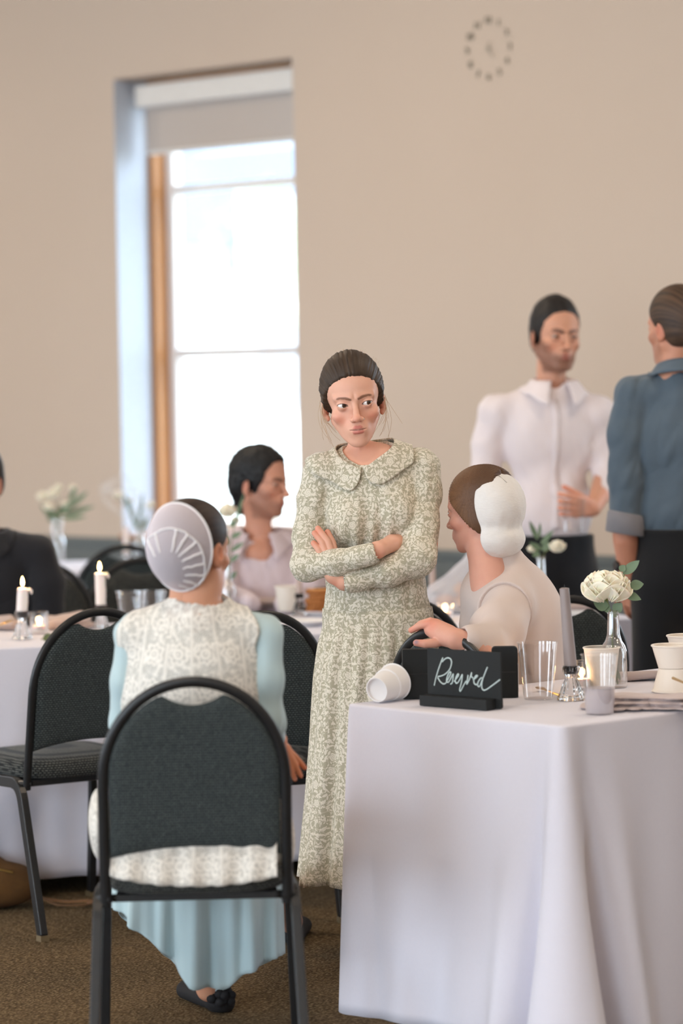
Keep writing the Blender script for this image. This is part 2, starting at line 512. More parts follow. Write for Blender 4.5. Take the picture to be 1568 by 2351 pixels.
for i in range(12):
    a = PI / 2 - 2 * PI * (i if i else 12) / 12
    text_mesh(str(i if i else 12), 0.042, 0.003, M['numeral'], 'numeral', ck, (0.123 * math.cos(a), -0.004, 0.123 * math.sin(a)))
for a, L in ((0.5, 0.035), (2.4, 0.05)):
    MB().tube([(0, -0.012, 0), (L * math.sin(a), -0.012, L * math.cos(a))], 0.0022, 6).build('hand', plain('hand_grey', (170, 162, 148), 0.5), ck)
MB().lathe([(0, -0.006), (0.008, -0.006), (0.008, 0.012), (0, 0.012)], 16, axis=(0, -1, 0)).build('hub', plain('hub_grey', (176, 168, 152), 0.5), ck)
# ------------------------------------------------------------------ banquet chairs
def mk_chair_fabric(name, dark, light, amount):
    n = NT(name); co = n.coord('Object')
    def cell(scale, off):
        b = n.node('ShaderNodeTexBrick'); n.link(n.mapping(co, scale=scale, rot=(PI / 2, 0, 0), loc=(off, 0, 0)), b.inputs['Vector'])
        b.inputs['Scale'].default_value = 1.0; b.inputs['Mortar Size'].default_value = 0.18; b.inputs['Mortar Smooth'].default_value = 0.6
        b.inputs['Brick Width'].default_value = 1.0; b.inputs['Row Height'].default_value = 0.6
        return b.outputs['Fac']
    f = cell((98, 98, 98), 0)
    v = n.noise(co, 260, 2)
    n.set(color=n.mix(n.math('MULTIPLY', n.math('SUBTRACT', 1.0, f), n.ramp(v, 0.25, 0.75)), lin(*dark), lin(*light)), rough=0.9, spec=0.15, sheen=0.1)
    n.bump(n.math('SUBTRACT', 1.0, f), 0.5, 0.0015)
    return n.m
M['chair_front'] = mk_chair_fabric('chair_weave', (26, 29, 30), (112, 112, 106), 1)
M['chair_back'] = mk_chair_fabric('chair_back_weave', (40, 47, 49), (98, 104, 102), 0.6)
M['chair_glide'] = plain('worn_glide', (126, 110, 84), 0.5, metal=0.4)
CH_TOP, CH_SPR, CH_A = 0.905, 0.665, 0.203
def ch_y(z): return -0.185 - (z - 0.42) * 0.175
def chair_parts():
    t = thing('banquet_chair', 'x', 'chair', (0, 0, 0), 0, 'black banquet stacking chairs')
    pr = [(0.0125 * math.cos(a), 0.0085 * math.sin(a)) for a in [2 * PI * i / 14 for i in range(14)]]
    path = []
    for z in np.linspace(0.40, CH_SPR, 6): path.append((-CH_A - 0.0 * z, ch_y(z), z))
    for i in range(1, 32):
        a = PI - PI * i / 32
        z = CH_SPR + (CH_TOP - 0.0125 - CH_SPR) * math.sin(a) ** 0.93
        path.append((CH_A * math.cos(a) * (1.0), ch_y(z), z))
    for z in np.linspace(CH_SPR, 0.40, 6): path.append((CH_A, ch_y(z), z))
    # flat-oval tube, its wide side in the plane of the back
    m = len(path); mb = MB(); P = [np.array(p) for p in path]; vv = []; ff = []
    nb = np.array([0, -1, -0.175]); nb = nb / np.linalg.norm(nb); nb = np.array([0, nb[1], nb[2]])
    NB = np.array([0.0, 1.0, 0.175]); NB /= np.linalg.norm(NB)
    for i in range(m):
        d = P[min(i + 1, m - 1)] - P[max(i - 1, 0)]; d /= np.linalg.norm(d)
        side = np.cross(d, NB); side /= np.linalg.norm(side)
        for a, b in pr: vv.append(P[i] + side * a + NB * b)
    k = len(pr)
    for i in range(m - 1):
        for j in range(k): ff.append((i * k + j, i * k + (j + 1) % k, (i + 1) * k + (j + 1) % k, (i + 1) * k + j))
    ff.append(tuple(range(k))); ff.append(tuple((m - 1) * k + j for j in range(k)))
    MB().add(vv, ff).build('back_frame', M['metal_black'], t)
    # upholstered back: front and rear face with a welt
    ai = CH_A - 0.0125
    def ztop(x):
        s = max(0.0, 1 - (x / (ai + 0.002)) ** 2)
        arch = CH_SPR + (CH_TOP - 0.027 - CH_SPR) * s ** 0.465
        if abs(x) < 0.079: arch = min(arch, 0.842 + 0.030 * (x / 0.079) ** 2)
        return arch
    def zbot(x): return 0.508 + 0.022 * (1 - (x / ai) ** 2)
    xs = [-ai + 0.0005 + (2 * ai - 0.001) * (0.5 - 0.5 * math.cos(PI * i / 44)) for i in range(45)]
    for nm, sgn, mat, th in (('back_cushion', 1, M['chair_front'], 0.026), ('back_panel', -1, M['chair_back'], 0.012)):
        rows = []
        nv = 26
        for j in range(nv + 1):
            row = []
            v = 0.5 - 0.5 * math.cos(PI * j / nv)
            for x in xs:
                z = zbot(x) + (ztop(x) - zbot(x)) * v
                ed = max(0.0, (1 - abs(2 * v - 1) ** 10)) * max(0.0, 1 - abs(x / ai) ** 10)
                row.append((x, ch_y(z) + sgn * (0.0 + th * ed ** 0.5), z))
            rows.append(row)
        MB().grid(rows).build(nm, mat, t, sharp=False)
    # seat
    def se(a, e): 
        c, s_ = math.cos(a), math.sin(a)
        return (math.copysign(abs(c) ** e, c), math.copysign(abs(s_) ** e, s_))
    rings = []
    prof = [(0.0, 0.424), (0.90, 0.424), (0.985, 0.430), (1.0, 0.445), (0.985, 0.462), (0.93, 0.474), (0.8, 0.481), (0.5, 0.487), (0.2, 0.489), (0.0, 0.489)]
    for rr, z in prof:
        row = []
        for i in range(56):
            x, y = se(2 * PI * i / 56, 0.42)
            front = 0.5 * (y + 1)
            row.append((x * rr * (0.196 + 0.026 * front), 0.028 + y * rr * 0.232, z - 0.012 * max(0, y * rr) ** 3))
        rings.append(row)
    MB().grid(rings, wrap=True).build('seat_cushion', M['chair_front'], t, sharp=False)
    MB().box((0, 0.01, 0.417), (0.36, 0.38, 0.014)).build('seat_board', M['metal_black'], t, smooth=False)
    sq = [(1, 1), (-1, 1), (-1, -1), (1, -1)]
    def rectprof(a, b): return [(a * s[0], b * s[1]) for s in sq]
    for sx in (-1, 1):
        fl = fillet([(sx * 0.228, 0.245, 0.012), (sx * 0.214, 0.190, 0.405), (sx * 0.212, 0.02, 0.412)], 0.05, 6)
        o = MB().tube(fl, 0.0115, prof=rectprof(1, 1), up=(1, 0, 0)).build('leg', M['metal_black'], t, smooth=False, bevel=0.003)
        MB().box((sx * 0.2285, 0.247, 0.008), (0.027, 0.027, 0.016)).build('foot_glide', M['chair_glide'], o, smooth=False)
        rl = fillet([(sx * 0.236, -0.325, 0.012), (sx * 0.220, -0.175, 0.420), (sx * 0.212, 0.02, 0.412)], 0.05, 6)
        o = MB().tube(rl, 0.0115, prof=rectprof(1.0, 1.35), up=(1, 0, 0)).build('leg', M['metal_black'], t, smooth=False, bevel=0.003)
        MB().box((sx * 0.2365, -0.327, 0.008), (0.027, 0.03, 0.016)).build('foot_glide', M['chair_glide'], o, smooth=False)
        MB().tube([(sx * 0.192, -0.186, 0.417), (sx * 0.222, -0.168, 0.417)], 0.010, 8).build('bracket', M['metal_black'], t)
    MB().tube([(-0.21, 0.12, 0.405), (0.21, 0.12, 0.405)], 0.009, 8).build('stretcher', M['metal_black'], t)
    MB().tube([(-0.21, -0.10, 0.405), (0.21, -0.10, 0.405)], 0.009, 8).build('stretcher', M['metal_black'], t)
    return t
CH_K = 1.034            # these chairs stand about 0.935 m tall
chair0 = chair_parts(); _used = []
def chair(x, y, phi, label):
    # phi: turn of the facing direction to the left, from straight away from the camera
    c = chair0 if not _used else copy_tree(chair0)
    _used.append(c)
    c.location = (x, y, 0); c.rotation_euler = (0, 0, phi); c.scale = (1, 1, CH_K)
    c['label'] = label; c['group'] = 'black banquet stacking chairs'
    return c
def chair_by_top(px, py, phi, label, h=CH_TOP):
    # place by the pixel of the top of the back
    p = onh(px, py, h * CH_K)
    by = ch_y(h)
    c, s = math.cos(phi), math.sin(phi)
    return chair(p[0] - (-s * by), p[1] - (c * by), phi, label)
R_ = math.radians
CH = {}
CH['front'] = chair_by_top(441, 1552, R_(2.5), 'black banquet chair in the foreground seen from behind, woman in lace seated on it')
p = onh(98, 2160, 0.0); phi = R_(33); fx, fy = -0.236, -0.325
CH['left'] = chair(p[0] - (fx * math.cos(phi) - fy * math.sin(phi)), p[1] - (fx * math.sin(phi) + fy * math.cos(phi)), phi, 'empty black banquet chair turned to the left table, seat showing, left of the blue dress')
CH['mid'] = chair_by_top(598, 1401, R_(21), 'black banquet chair half hidden between the seated lace-vest woman and the floral dress')
CH['hand'] = chair_by_top(1003, 1440, R_(-46), 'black banquet chair with a hand resting on the top of its back')
CH['gap'] = chair_by_top(930, 1372, R_(21), 'black banquet chair glimpsed in the gap between floral dress and taupe cape')
CH['right'] = chair_by_top(1305, 1366, R_(21), 'black banquet chair behind the grey candle and the rose bottle')
CH['back'] = chair_by_top(322, 1278, R_(190), 'black banquet chair beyond the left table behind the lace-vest woman')
CH['far'] = chair_by_top(287, 1249, R_(10), 'farthest black banquet chair, blurred, before the back table under the window')

# ------------------------------------------------------------------ tables with floor-length cloths
def rrect(hx, hy, r, n_side, n_c):
    pts = []
    cs = [(hx - r, hy - r, 0), (-hx + r, hy - r, PI / 2), (-hx + r, -hy + r, PI), (hx - r, -hy + r, 1.5 * PI)]
    for k, (cx, cy, a0) in enumerate(cs):
        for i in range(n_c + 1):
            a = a0 + PI / 2 * i / n_c
            pts.append((cx + r * math.cos(a), cy + r * math.sin(a), math.cos(a), math.sin(a), k if 0 < i < n_c else -1))
        nx = cs[(k + 1) % 4]
        a = a0 + PI / 2
        p0 = pts[-1]
        p1 = (nx[0] + r * math.cos(nx[2]), nx[1] + r * math.sin(nx[2]))
        for i in range(1, n_side):
            t = i / n_side
            pts.append((p0[0] + (p1[0] - p0[0]) * t, p0[1] + (p1[1] - p0[1]) * t, math.cos(a), math.sin(a), -1))
    return pts
def wave(s, seed, comps):
    rnd = random.Random(seed); v = 0
    for f, a in comps:
        v += a * math.sin(2 * PI * f * s + rnd.uniform(0, 6.28))
    return v
def table(name_label, cloth_label, c, rot, L, W, h=0.770, drop=0.004, seed=1, flare=0.06, ripple=1.0, flares=None, group='tables under floor-length white cloths'):
    t = thing('folding_table', name_label, 'table', (c[0], c[1], 0), rot, group)
    MB().box((0, 0, h - 0.018), (L, W, 0.032)).build('tabletop', M['plastic_white'], t, smooth=False, bevel=0.008)
    for sx in (-1, 1):
        for sy in (-1, 1):
            MB().tube([(sx * (L / 2 - 0.22), sy * (W / 2 - 0.09), h - 0.03), (sx * (L / 2 - 0.22), sy * (W / 2 - 0.06), 0.0)], 0.014, 10).build('leg', M['metal_black'], t)
        MB().tube([(sx * (L / 2 - 0.22), -(W / 2 - 0.07), 0.25), (sx * (L / 2 - 0.22), W / 2 - 0.07, 0.25)], 0.011, 8).build('crossbar', M['metal_black'], t)
    hx, hy = L / 2 + 0.004, W / 2 + 0.004
    ns = 110
    pts = rrect(hx, hy, 0.02, ns, 6)
    # arclength and corner positions
    P = np.array([(p[0], p[1]) for p in pts]); seg = np.linalg.norm(np.roll(P, -1, 0) - P, axis=1); S = np.concatenate([[0], np.cumsum(seg)[:-1]]); tot = seg.sum()
    cidx = [i for i, p in enumerate(pts) if p[4] >= 0]
    corners = []
    for k in range(4):
        ii = [i for i, p in enumerate(pts) if p[4] == k]; corners.append(S[ii[len(ii) // 2]])
    mb = MB(); rows = []
    for f in (0.0, 0.5, 0.9, 0.985):
        rows.append([(p[0] * f, p[1] * f, h + 0.002) for p in pts])
    zs = [h + 0.0015, h - 0.003, h - 0.010, h - 0.022] + list(np.linspace(h - 0.05, drop, 26))
    for z in zs:
        d = max(0.0, (h - z) / (h - drop))
        row = []
        for i, p in enumerate(pts):
            s = S[i]
            dc = min(min(abs(s - c_), tot - abs(s - c_)) for c_ in corners)
            ck_ = min(range(4), key=lambda q: min(abs(s - corners[q]), tot - abs(s - corners[q])))
            sg = (s - corners[ck_] + tot / 2) % tot - tot / 2
            e = d ** 0.75
            if flares: flare = flares[ck_]
            k1, k2 = 0.060 + 0.050 * d, 0.050 + 0.045 * d
            bell = (flare * math.exp(-(sg / (0.030 + 0.022 * d)) ** 2) - 0.75 * flare * math.exp(-((sg - k1) / (0.018 + 0.010 * d)) ** 2) + 0.55 * flare * math.exp(-((sg - k1 - 0.085) / 0.045) ** 2)
                    - 0.60 * flare * math.exp(-((sg + k2) / (0.018 + 0.008 * d)) ** 2) + 0.45 * flare * math.exp(-((sg + k2 + 0.075) / 0.045) ** 2)) * (0.35 + 0.65 * d) * (1.25 if d > 0.02 else 1.0)
            rip = ripple * (0.010 * math.sin(2 * PI * 1.7 * s + seed) + 0.007 * math.sin(2 * PI * 3.3 * s + 2.1 * seed) * (0.4 + 0.6 * math.sin(1.3 * s + seed)) + 0.003 * math.sin(2 * PI * 7.3 * s + 3.7 * seed + 2 * d))
            out = 0.003 + e * (bell + rip + 0.020)
            row.append((p[0] + p[2] * out, p[1] + p[3] * out, z + (0.004 * math.sin(9 * s) if d > 0.9 else 0)))
        rows.append(row)
    mb.grid(rows, wrap=True)
    o = mb.build('tablecloth', M['tablecloth'], None, thick=0.0015, sharp=False)
    o.location = (c[0], c[1], 0); o.rotation_euler = (0, 0, rot)
    tag(o, cloth_label, 'tablecloth', None)
    return t
HT = 0.772
# near table: corner B nearest, corner A to the left
A_ = onh(803, 1617, HT)[:2]; B_ = onh(1290, 1668, HT)[:2]
ab = (B_ - A_) / np.linalg.norm(B_ - A_); AB = np.linalg.norm(B_ - A_)
perp = np.array([-ab[1], ab[0]]); perp = perp if perp[1] > 0 else -perp
NT_W, NT_L = AB, 1.83
NT_C = (A_ + B_) / 2 + perp * NT_L / 2
NT_ROT = math.atan2(perp[1], perp[0])
table('folding table with the reserved sign on it', 'smooth white tablecloth of the near table carrying the reserved sign', NT_C, NT_ROT, NT_L, NT_W, seed=1.3, ripple=0.8, flares=[0.05, 0.012, 0.095, 0.05])
print('near table', A_, B_, AB, math.degrees(NT_ROT))
# long table across the middle
LT_ROT = R_(19)
_p = onh(120, 1484, HT)[:2]
_d = np.array([math.cos(LT_ROT), math.sin(LT_ROT)]); _n = np.array([-_d[1], _d[0]])
LT_L, LT_W = 2.44, 0.76
_e = _p + _d * ((0.99 - _p[0]) / _d[0])
LT_C = _e - _d * LT_L / 2 + _n * LT_W / 2
table('long folding table with lit candles crossing behind the women', 'white tablecloth of the long candle-lit table behind the women', LT_C, LT_ROT, LT_L, LT_W, seed=2.2, flare=0.05, drop=0.05, ripple=1.5)
# far table below the window
FT_ROT = R_(8)
FT_C = onh(150, 1300, HT)[:2]
table('far table near the wall with flower vases', 'white tablecloth of the far table near the wall', FT_C, FT_ROT, 1.83, 0.76, seed=3.1, drop=0.05)
# ------------------------------------------------------------------ implicit surfaces -> meshes (for bodies and clothes)
def V3(*a): return np.array(a, float)
def cone(a, b, r1, r2):
    a, b = np.array(a, float), np.array(b, float)
    d = b - a; L2 = float(d @ d) + 1e-12
    def f(P):
        t = np.clip(((P - a) @ d) / L2, 0, 1)
        q = P - a - t[:, None] * d
        return np.sqrt((q * q).sum(1)) - (r1 + (r2 - r1) * t)
    return f
def ell(c, r, R=None):
    c = np.array(c, float); r = np.array(r, float)
    def f(P):
        q = P - c
        if R is not None: q = q @ R
        k0 = np.sqrt(((q / r) ** 2).sum(1)); k1 = np.sqrt(((q / (r * r)) ** 2).sum(1))
        return k0 * (k0 - 1) / (k1 + 1e-9)
    return f
def chain(pts, rs, k=0.0):
    fs = [cone(pts[i], pts[i + 1], rs[i], rs[i + 1]) for i in range(len(pts) - 1)]
    def f(P):
        d = fs[0](P)
        for g in fs[1:]: d = smin(d, g(P), k) if k else np.minimum(d, g(P))
        return d
    return f
def econe(a, b, ra, rb, side, flat):
    # round cone squashed along one direction: 'side' keeps its size, the other cross axis is scaled by flat
    a, b = np.array(a, float), np.array(b, float)
    ax = b - a; ax /= np.linalg.norm(ax)
    s = np.array(side, float); s = s - (s @ ax) * ax; s /= np.linalg.norm(s)
    t = np.cross(ax, s)
    g = cone((0, 0, 0), (0, 0, np.linalg.norm(b - a)), ra, rb)
    B = np.stack([s, t / flat, ax], 1)
    def f(P):
        return g((P - a) @ B) * min(1.0, flat)
    return f
def smin(a, b, k):
    if k <= 0: return np.minimum(a, b)
    h = np.clip(0.5 + 0.5 * (b - a) / k, 0, 1)
    return b + (a - b) * h - k * h * (1 - h)
def smax(a, b, k): return -smin(-a, -b, k)
class SDF:
    def __init__(s): s.ops = []
    def add(s, f, k=0.01): s.ops.append((0, f, k)); return s
    def sub(s, f, k=0.005): s.ops.append((1, f, k)); return s
    def cut(s, f, k=0.002): s.ops.append((2, f, k)); return s     # intersect
    def disp(s, f): s.ops.append((3, f, 0)); return s             # add a displacement field
    def __call__(s, P):
        d = None
        for op, f, k in s.ops:
            v = f(P)
            if d is None: d = v
            elif op == 0: d = smin(d, v, k)
            elif op == 1: d = smax(d, -v, k)
            elif op == 2: d = smax(d, v, k)
            else: d = d + v
        return d
def half(p, n):
    p = np.array(p, float); n = np.array(n, float); n /= np.linalg.norm(n)
    return lambda P: (P - p) @ n
def frame(fwd, up=(0, 0, 1)):
    # columns: right, forward, up (a person's own axes)
    f = np.array(fwd, float); f /= np.linalg.norm(f)
    u = np.array(up, float); r = np.cross(f, u); r /= np.linalg.norm(r); u = np.cross(r, f)
    return np.stack([r, f, u], 1)
def local(f, o, Rm, s=1.0):
    o = np.array(o, float)
    return lambda P: f(((P - o) @ Rm) / s) * s

def surf(f, lo, hi, h, L=3, slack=1.6):
    """sparse surface nets: vertices, quads"""
    lo = np.array(lo, float); hi = np.array(hi, float)
    st = 2 ** L
    n = np.ceil((hi - lo) / (h * st)).astype(int) + 1
    I = np.stack(np.meshgrid(*[np.arange(k) for k in n], indexing='ij'), -1).reshape(-1, 3)
    sz = st
    while True:
        c = lo + (I + 0.5) * (h * sz)
        d = f(c)
        I = I[np.abs(d) < h * sz * 0.87 * slack + 0.5 * h]
        if sz == 1: break
        off = np.array([(a, b, c_) for a in (0, 1) for b in (0, 1) for c_ in (0, 1)])
        I = (I[:, None, :] * 2 + off[None]).reshape(-1, 3)
        sz //= 2
    N = n * st + 2
    key = lambda J: (J[..., 0] * N[1] + J[..., 1]) * N[2] + J[..., 2]
    co = np.array([(a, b, c_) for a in (0, 1) for b in (0, 1) for c_ in (0, 1)])
    corners = I[:, None, :] + co[None]
    ck_ = key(corners)
    uk, inv = np.unique(ck_.ravel(), return_inverse=True)
    uz = uk % N[2]; uy = (uk // N[2]) % N[1]; ux = uk // (N[1] * N[2])
    G = np.stack([ux, uy, uz], 1)
    val = f(lo + G * h)
    cv = val[inv.reshape(-1)].reshape(-1, 8)
    ins = cv < 0
    mixm = ins.any(1) & ~ins.all(1)
    I = I[mixm]; cv = cv[mixm]; ins = ins[mixm]
    edges = [(0, 1), (2, 3), (4, 5), (6, 7), (0, 2), (1, 3), (4, 6), (5, 7), (0, 4), (1, 5), (2, 6), (3, 7)]
    acc = np.zeros((len(I), 3)); cnt = np.zeros(len(I))
    for a, b in edges:
        m = ins[:, a] != ins[:, b]
        t = cv[m, a] / (cv[m, a] - cv[m, b] + 1e-15)
        acc[m] += co[a] + t[:, None] * (co[b] - co[a]); cnt[m] += 1
    V = lo + (I + acc / cnt[:, None]) * h
    ik = key(I); order = np.argsort(ik); sk = ik[order]
    def find(J):
        kk = key(J); p = np.searchsorted(sk, kk); p = np.clip(p, 0, len(sk) - 1)
        ok = sk[p] == kk
        return np.where(ok, order[p], -1)
    Q = []
    for ax, e1 in ((0, 4), (1, 2), (2, 1)):
        m = ins[:, 0] != ins[:, e1]
        J = I[m]; flip = ins[m, 0]
        o1, o2 = [(1, 2), (2, 0), (0, 1)][ax]
        d1 = np.zeros(3, int); d1[o1] = 1; d2 = np.zeros(3, int); d2[o2] = 1
        q = np.stack([find(J), find(J - d1), find(J - d1 - d2), find(J - d2)], 1)
        ok = (q >= 0).all(1)
        q = q[ok]; fl = flip[ok]
        q[~fl] = q[~fl][:, ::-1]
        Q.append(q)
    Q = np.concatenate(Q)
    # pull the vertices onto the surface
    for _ in range(2):
        e = h * 0.25
        d0 = f(V)
        g = np.stack([f(V + np.eye(3)[i] * e) - d0 for i in range(3)], 1) / e
        g2 = (g * g).sum(1)[:, None] + 1e-6
        stp = np.clip(d0[:, None] / np.sqrt(g2), -h * 0.6, h * 0.6)
        V = V - stp * g / np.sqrt(g2)
    return V, Q
def normals_of(f, V, e=1e-3):
    d0 = f(V)
    g = np.stack([f(V + np.eye(3)[i] * e) - d0 for i in range(3)], 1)
    return g / (np.linalg.norm(g, axis=1)[:, None] + 1e-9)
def mesh_obj(name, V, Q, mat, parent=None, colors=None, uv=None, org=(0, 0, 0)):
    me = bpy.data.meshes.new(name)
    V = np.asarray(V) - np.array(org, float)
    me.from_pydata(V.tolist(), [], Q.tolist() if hasattr(Q, 'tolist') else Q)
    me.polygons.foreach_set('use_smooth', [True] * len(me.polygons))
    me.materials.append(mat)
    if colors is not None:
        at_ = me.color_attributes.new('tone', 'FLOAT_COLOR', 'POINT')
        c4 = np.ones((len(V), 4), np.float32); c4[:, :3] = colors
        at_.data.foreach_set('color', c4.ravel())
    if uv: box_uv(me, uv)
    me.update()
    o = bpy.data.objects.new(name, me); COL.objects.link(o)
    if parent is not None: o.parent = parent
    return o
def join(parts):
    Vs, Qs, Cs, k = [], [], [], 0
    for V, Q, C in parts:
        Vs.append(V); Qs.append(Q + k); Cs.append(C); k += len(V)
    return np.concatenate(Vs), np.concatenate(Qs), np.concatenate(Cs)

# smooth value noise on points, used for cloth folds
_rs = np.random.RandomState(11); _tab = _rs.rand(64, 64, 64)
def vnoise(P):
    i = np.floor(P).astype(int); f = P - i; f = f * f * (3 - 2 * f)
    g = lambda a, b, c: _tab[(i[:, 0] + a) % 64, (i[:, 1] + b) % 64, (i[:, 2] + c) % 64]
    x, y, z = f[:, 0], f[:, 1], f[:, 2]
    return (((g(0, 0, 0) * (1 - x) + g(1, 0, 0) * x) * (1 - y) + (g(0, 1, 0) * (1 - x) + g(1, 1, 0) * x) * y) * (1 - z) +
            ((g(0, 0, 1) * (1 - x) + g(1, 0, 1) * x) * (1 - y) + (g(0, 1, 1) * (1 - x) + g(1, 1, 1) * x) * y) * z) - 0.5
def folds(amp, freq, direction=None, stretch=0.25):
    if direction is not None:
        d = np.array(direction, float); d /= np.linalg.norm(d)
    def f(P):
        Q = P
        if direction is not None: Q = P - ((P @ d) * (1 - stretch))[:, None] * d
        n = vnoise(Q * freq + 7.3)
        # sharp creases between soft bulges
        return amp * (0.6 - 2.2 * np.abs(n)) 
    return f

# ------------------------------------------------------------------ skin, hair, cloth materials
def mk_skin(name, rough=0.48):
    n = NT(name)
    a = n.node('ShaderNodeAttribute'); a.attribute_name = 'tone'
    co = n.coord('Object')
    v = n.noise(co, 55, 4, 0.6)
    col = n.mix(n.math('MULTIPLY', v, 0.22), a.outputs['Color'], lin(196, 120, 96))
    n.set(color=col, rough=rough, spec=0.35, sss=0.12)
    n.b.inputs['Subsurface Radius'].default_value = (1.0, 0.35, 0.2); n.b.inputs['Subsurface Scale'].default_value = 0.006
    n.bump(n.noise(co, 900, 2), 0.10, 0.0004)
    return n.m
M['skin'] = mk_skin('skin')
def mk_hair(name, dark, light, streak=(60, 60, 6), rough=0.42):
    n = NT(name); co = n.coord('Object')
    w = n.noise(n.mapping(co, scale=streak), 14, 4, 0.65)
    w2 = n.noise(co, 12, 3)
    n.set(color=n.mix(n.math('MULTIPLY', n.ramp(w, 0.35, 0.7), n.ramp(w2, 0.2, 0.8)), lin(*dark), lin(*light)), rough=rough, spec=0.45)
    n.bump(w, 0.5, 0.003)
    return n.m
def mk_eye(name, iris):
    n = NT(name)
    a = n.node('ShaderNodeAttribute'); a.attribute_name = 'tone'
    n.set(color=a.outputs['Color'], rough=0.08, spec=0.6, coat=0.5)
    return n.m
M['eye'] = mk_eye('eye', None)
def fabric(name, a, b, scale=700, bump=0.3, bd=0.0012, rough=0.85, big=0.0, sheen=0.2, stretch=(1, 1, 1)):
    n = NT(name); co = n.coord('Object')
    w = n.noise(n.mapping(co, scale=stretch), scale, 2, 0.6); w2 = n.noise(co, 18, 4, 0.6)
    n.set(color=n.mix(n.math('ADD', n.math('MULTIPLY', w, 0.6), n.math('MULTIPLY', w2, 0.4)), lin(*a), lin(*b)), rough=rough, spec=0.2, sheen=sheen)
    n.bump(n.math('ADD', n.math('MULTIPLY', w, 0.4), n.math('MULTIPLY', w2, big)), bump, bd)
    return n.m
def mk_floral():
    n = NT('sage_floral_cotton'); uv = n.coord('UV')
    # gently warp so that nothing lines up
    wv = n.node('ShaderNodeTexNoise'); n.link(uv, wv.inputs['Vector']); wv.inputs['Scale'].default_value = 22; wv.inputs['Detail'].default_value = 1
    uvw = n.vmath('ADD', uv, n.vscale(n.vmath('SUBTRACT', wv.outputs['Color'], (0.5, 0.5, 0.5)), 0.006))
    def cells(scale, off):
        vo = n.node('ShaderNodeTexVoronoi', voronoi_dimensions='2D')
        p = n.mapping(uvw, scale=(scale, scale, scale), loc=(off, off * 1.7, 0))
        n.link(p, vo.inputs['Vector']); vo.inputs['Scale'].default_value = 1.0; vo.inputs['Randomness'].default_value = 0.85
        loc = n.vmath('SUBTRACT', p, vo.outputs['Position'])
        return loc, vo.outputs['Color']
    def leaf(scale, off, ln, wd, keep):
        loc, col = cells(scale, off)
        sp = n.node('ShaderNodeSeparateColor'); n.link(col, sp.inputs[0])
        vr = n.node('ShaderNodeVectorRotate', rotation_type='Z_AXIS'); n.link(loc, vr.inputs['Vector']); n.put(vr.inputs['Angle'], n.math('MULTIPLY', sp.outputs[0], 6.283))
        xy = n.node('ShaderNodeSeparateXYZ'); n.link(vr.outputs[0], xy.inputs[0])
        q = n.math('DIVIDE', xy.outputs[0], ln); q2 = n.math('MULTIPLY', q, q)
        w = n.math('MULTIPLY', n.math('SUBTRACT', 1.0, q2), wd)
        d = n.math('SUBTRACT', w, n.math('ABSOLUTE', xy.outputs[1]))
        m = n.ramp(d, -0.01, 0.03)
        # midrib
        rib = n.ramp(n.math('ABSOLUTE', xy.outputs[1]), 0.0, 0.03)
        m = n.math('MULTIPLY', m, n.math('MULTIPLY_ADD', rib, 0.25, 0.75))
        return n.math('MULTIPLY', m, n.math('LESS_THAN', sp.outputs[1], keep))
    def rose(scale, off, rad, keep):
        loc, col = cells(scale, off)
        sp = n.node('ShaderNodeSeparateColor'); n.link(col, sp.inputs[0])
        xy = n.node('ShaderNodeSeparateXYZ'); n.link(loc, xy.inputs[0])
        ln = n.node('ShaderNodeVectorMath', operation='LENGTH'); n.link(loc, ln.inputs[0])
        ang = n.math('ARCTAN2', xy.outputs[1], xy.outputs[0])
        lob = n.math('MULTIPLY', n.math('SINE', n.math('ADD', n.math('MULTIPLY', ang, 5), n.math('MULTIPLY', sp.outputs[0], 6.28))), 0.035)
        d = n.math('SUBTRACT', n.math('ADD', rad, lob), ln.outputs['Value'])
        m = n.ramp(d, -0.005, 0.015)
        ring = n.math('SINE', n.math('ADD', n.math('MULTIPLY', ln.outputs['Value'], 52), n.math('MULTIPLY', ang, 2)))
        petal = n.ramp(ring, -0.95, -0.3)
        m = n.math('MULTIPLY', m, n.math('MULTIPLY_ADD', petal, 0.6, 0.4))
        return n.math('MULTIPLY', m, n.math('LESS_THAN', sp.outputs[1], keep)), n.math('MULTIPLY', n.ramp(n.math('ADD', d, 0.05), -0.005, 0.015), n.math('LESS_THAN', sp.outputs[1], keep))
    r, rm = rose(24, 3.1, 0.26, 0.45)
    l1 = leaf(70, 0.0, 0.56, 0.22, 0.75)
    l2 = leaf(84, 5.3, 0.62, 0.20, 0.60)
    l3 = leaf(120, 9.1, 0.55, 0.16, 0.50)
    vo = n.node('ShaderNodeTexVoronoi', voronoi_dimensions='2D', feature='DISTANCE_TO_EDGE'); n.link(uvw, vo.inputs['Vector']); vo.inputs['Scale'].default_value = 44
    stem = n.math('MULTIPLY', n.math('SUBTRACT', 1.0, n.ramp(vo.outputs['Distance'], 0.012, 0.035)), 0.75)
    m = n.math('MAXIMUM', n.math('MAXIMUM', l1, l2), n.math('MAXIMUM', l3, stem))
    m = n.math('MULTIPLY', m, n.math('SUBTRACT', 1.0, rm))
    m = n.math('MAXIMUM', m, r)
    co = n.coord('Object'); w = n.noise(co, 1100, 2)
    base = n.mix(w, lin(168, 162, 140), lin(184, 178, 156))
    n.set(color=n.mix(n.math('MULTIPLY', m, 0.92), base, lin(228, 221, 205)), rough=0.85, spec=0.2, sheen=0.2)
    n.bump(w, 0.2, 0.0008)
    return n.m
M['floral'] = mk_floral()
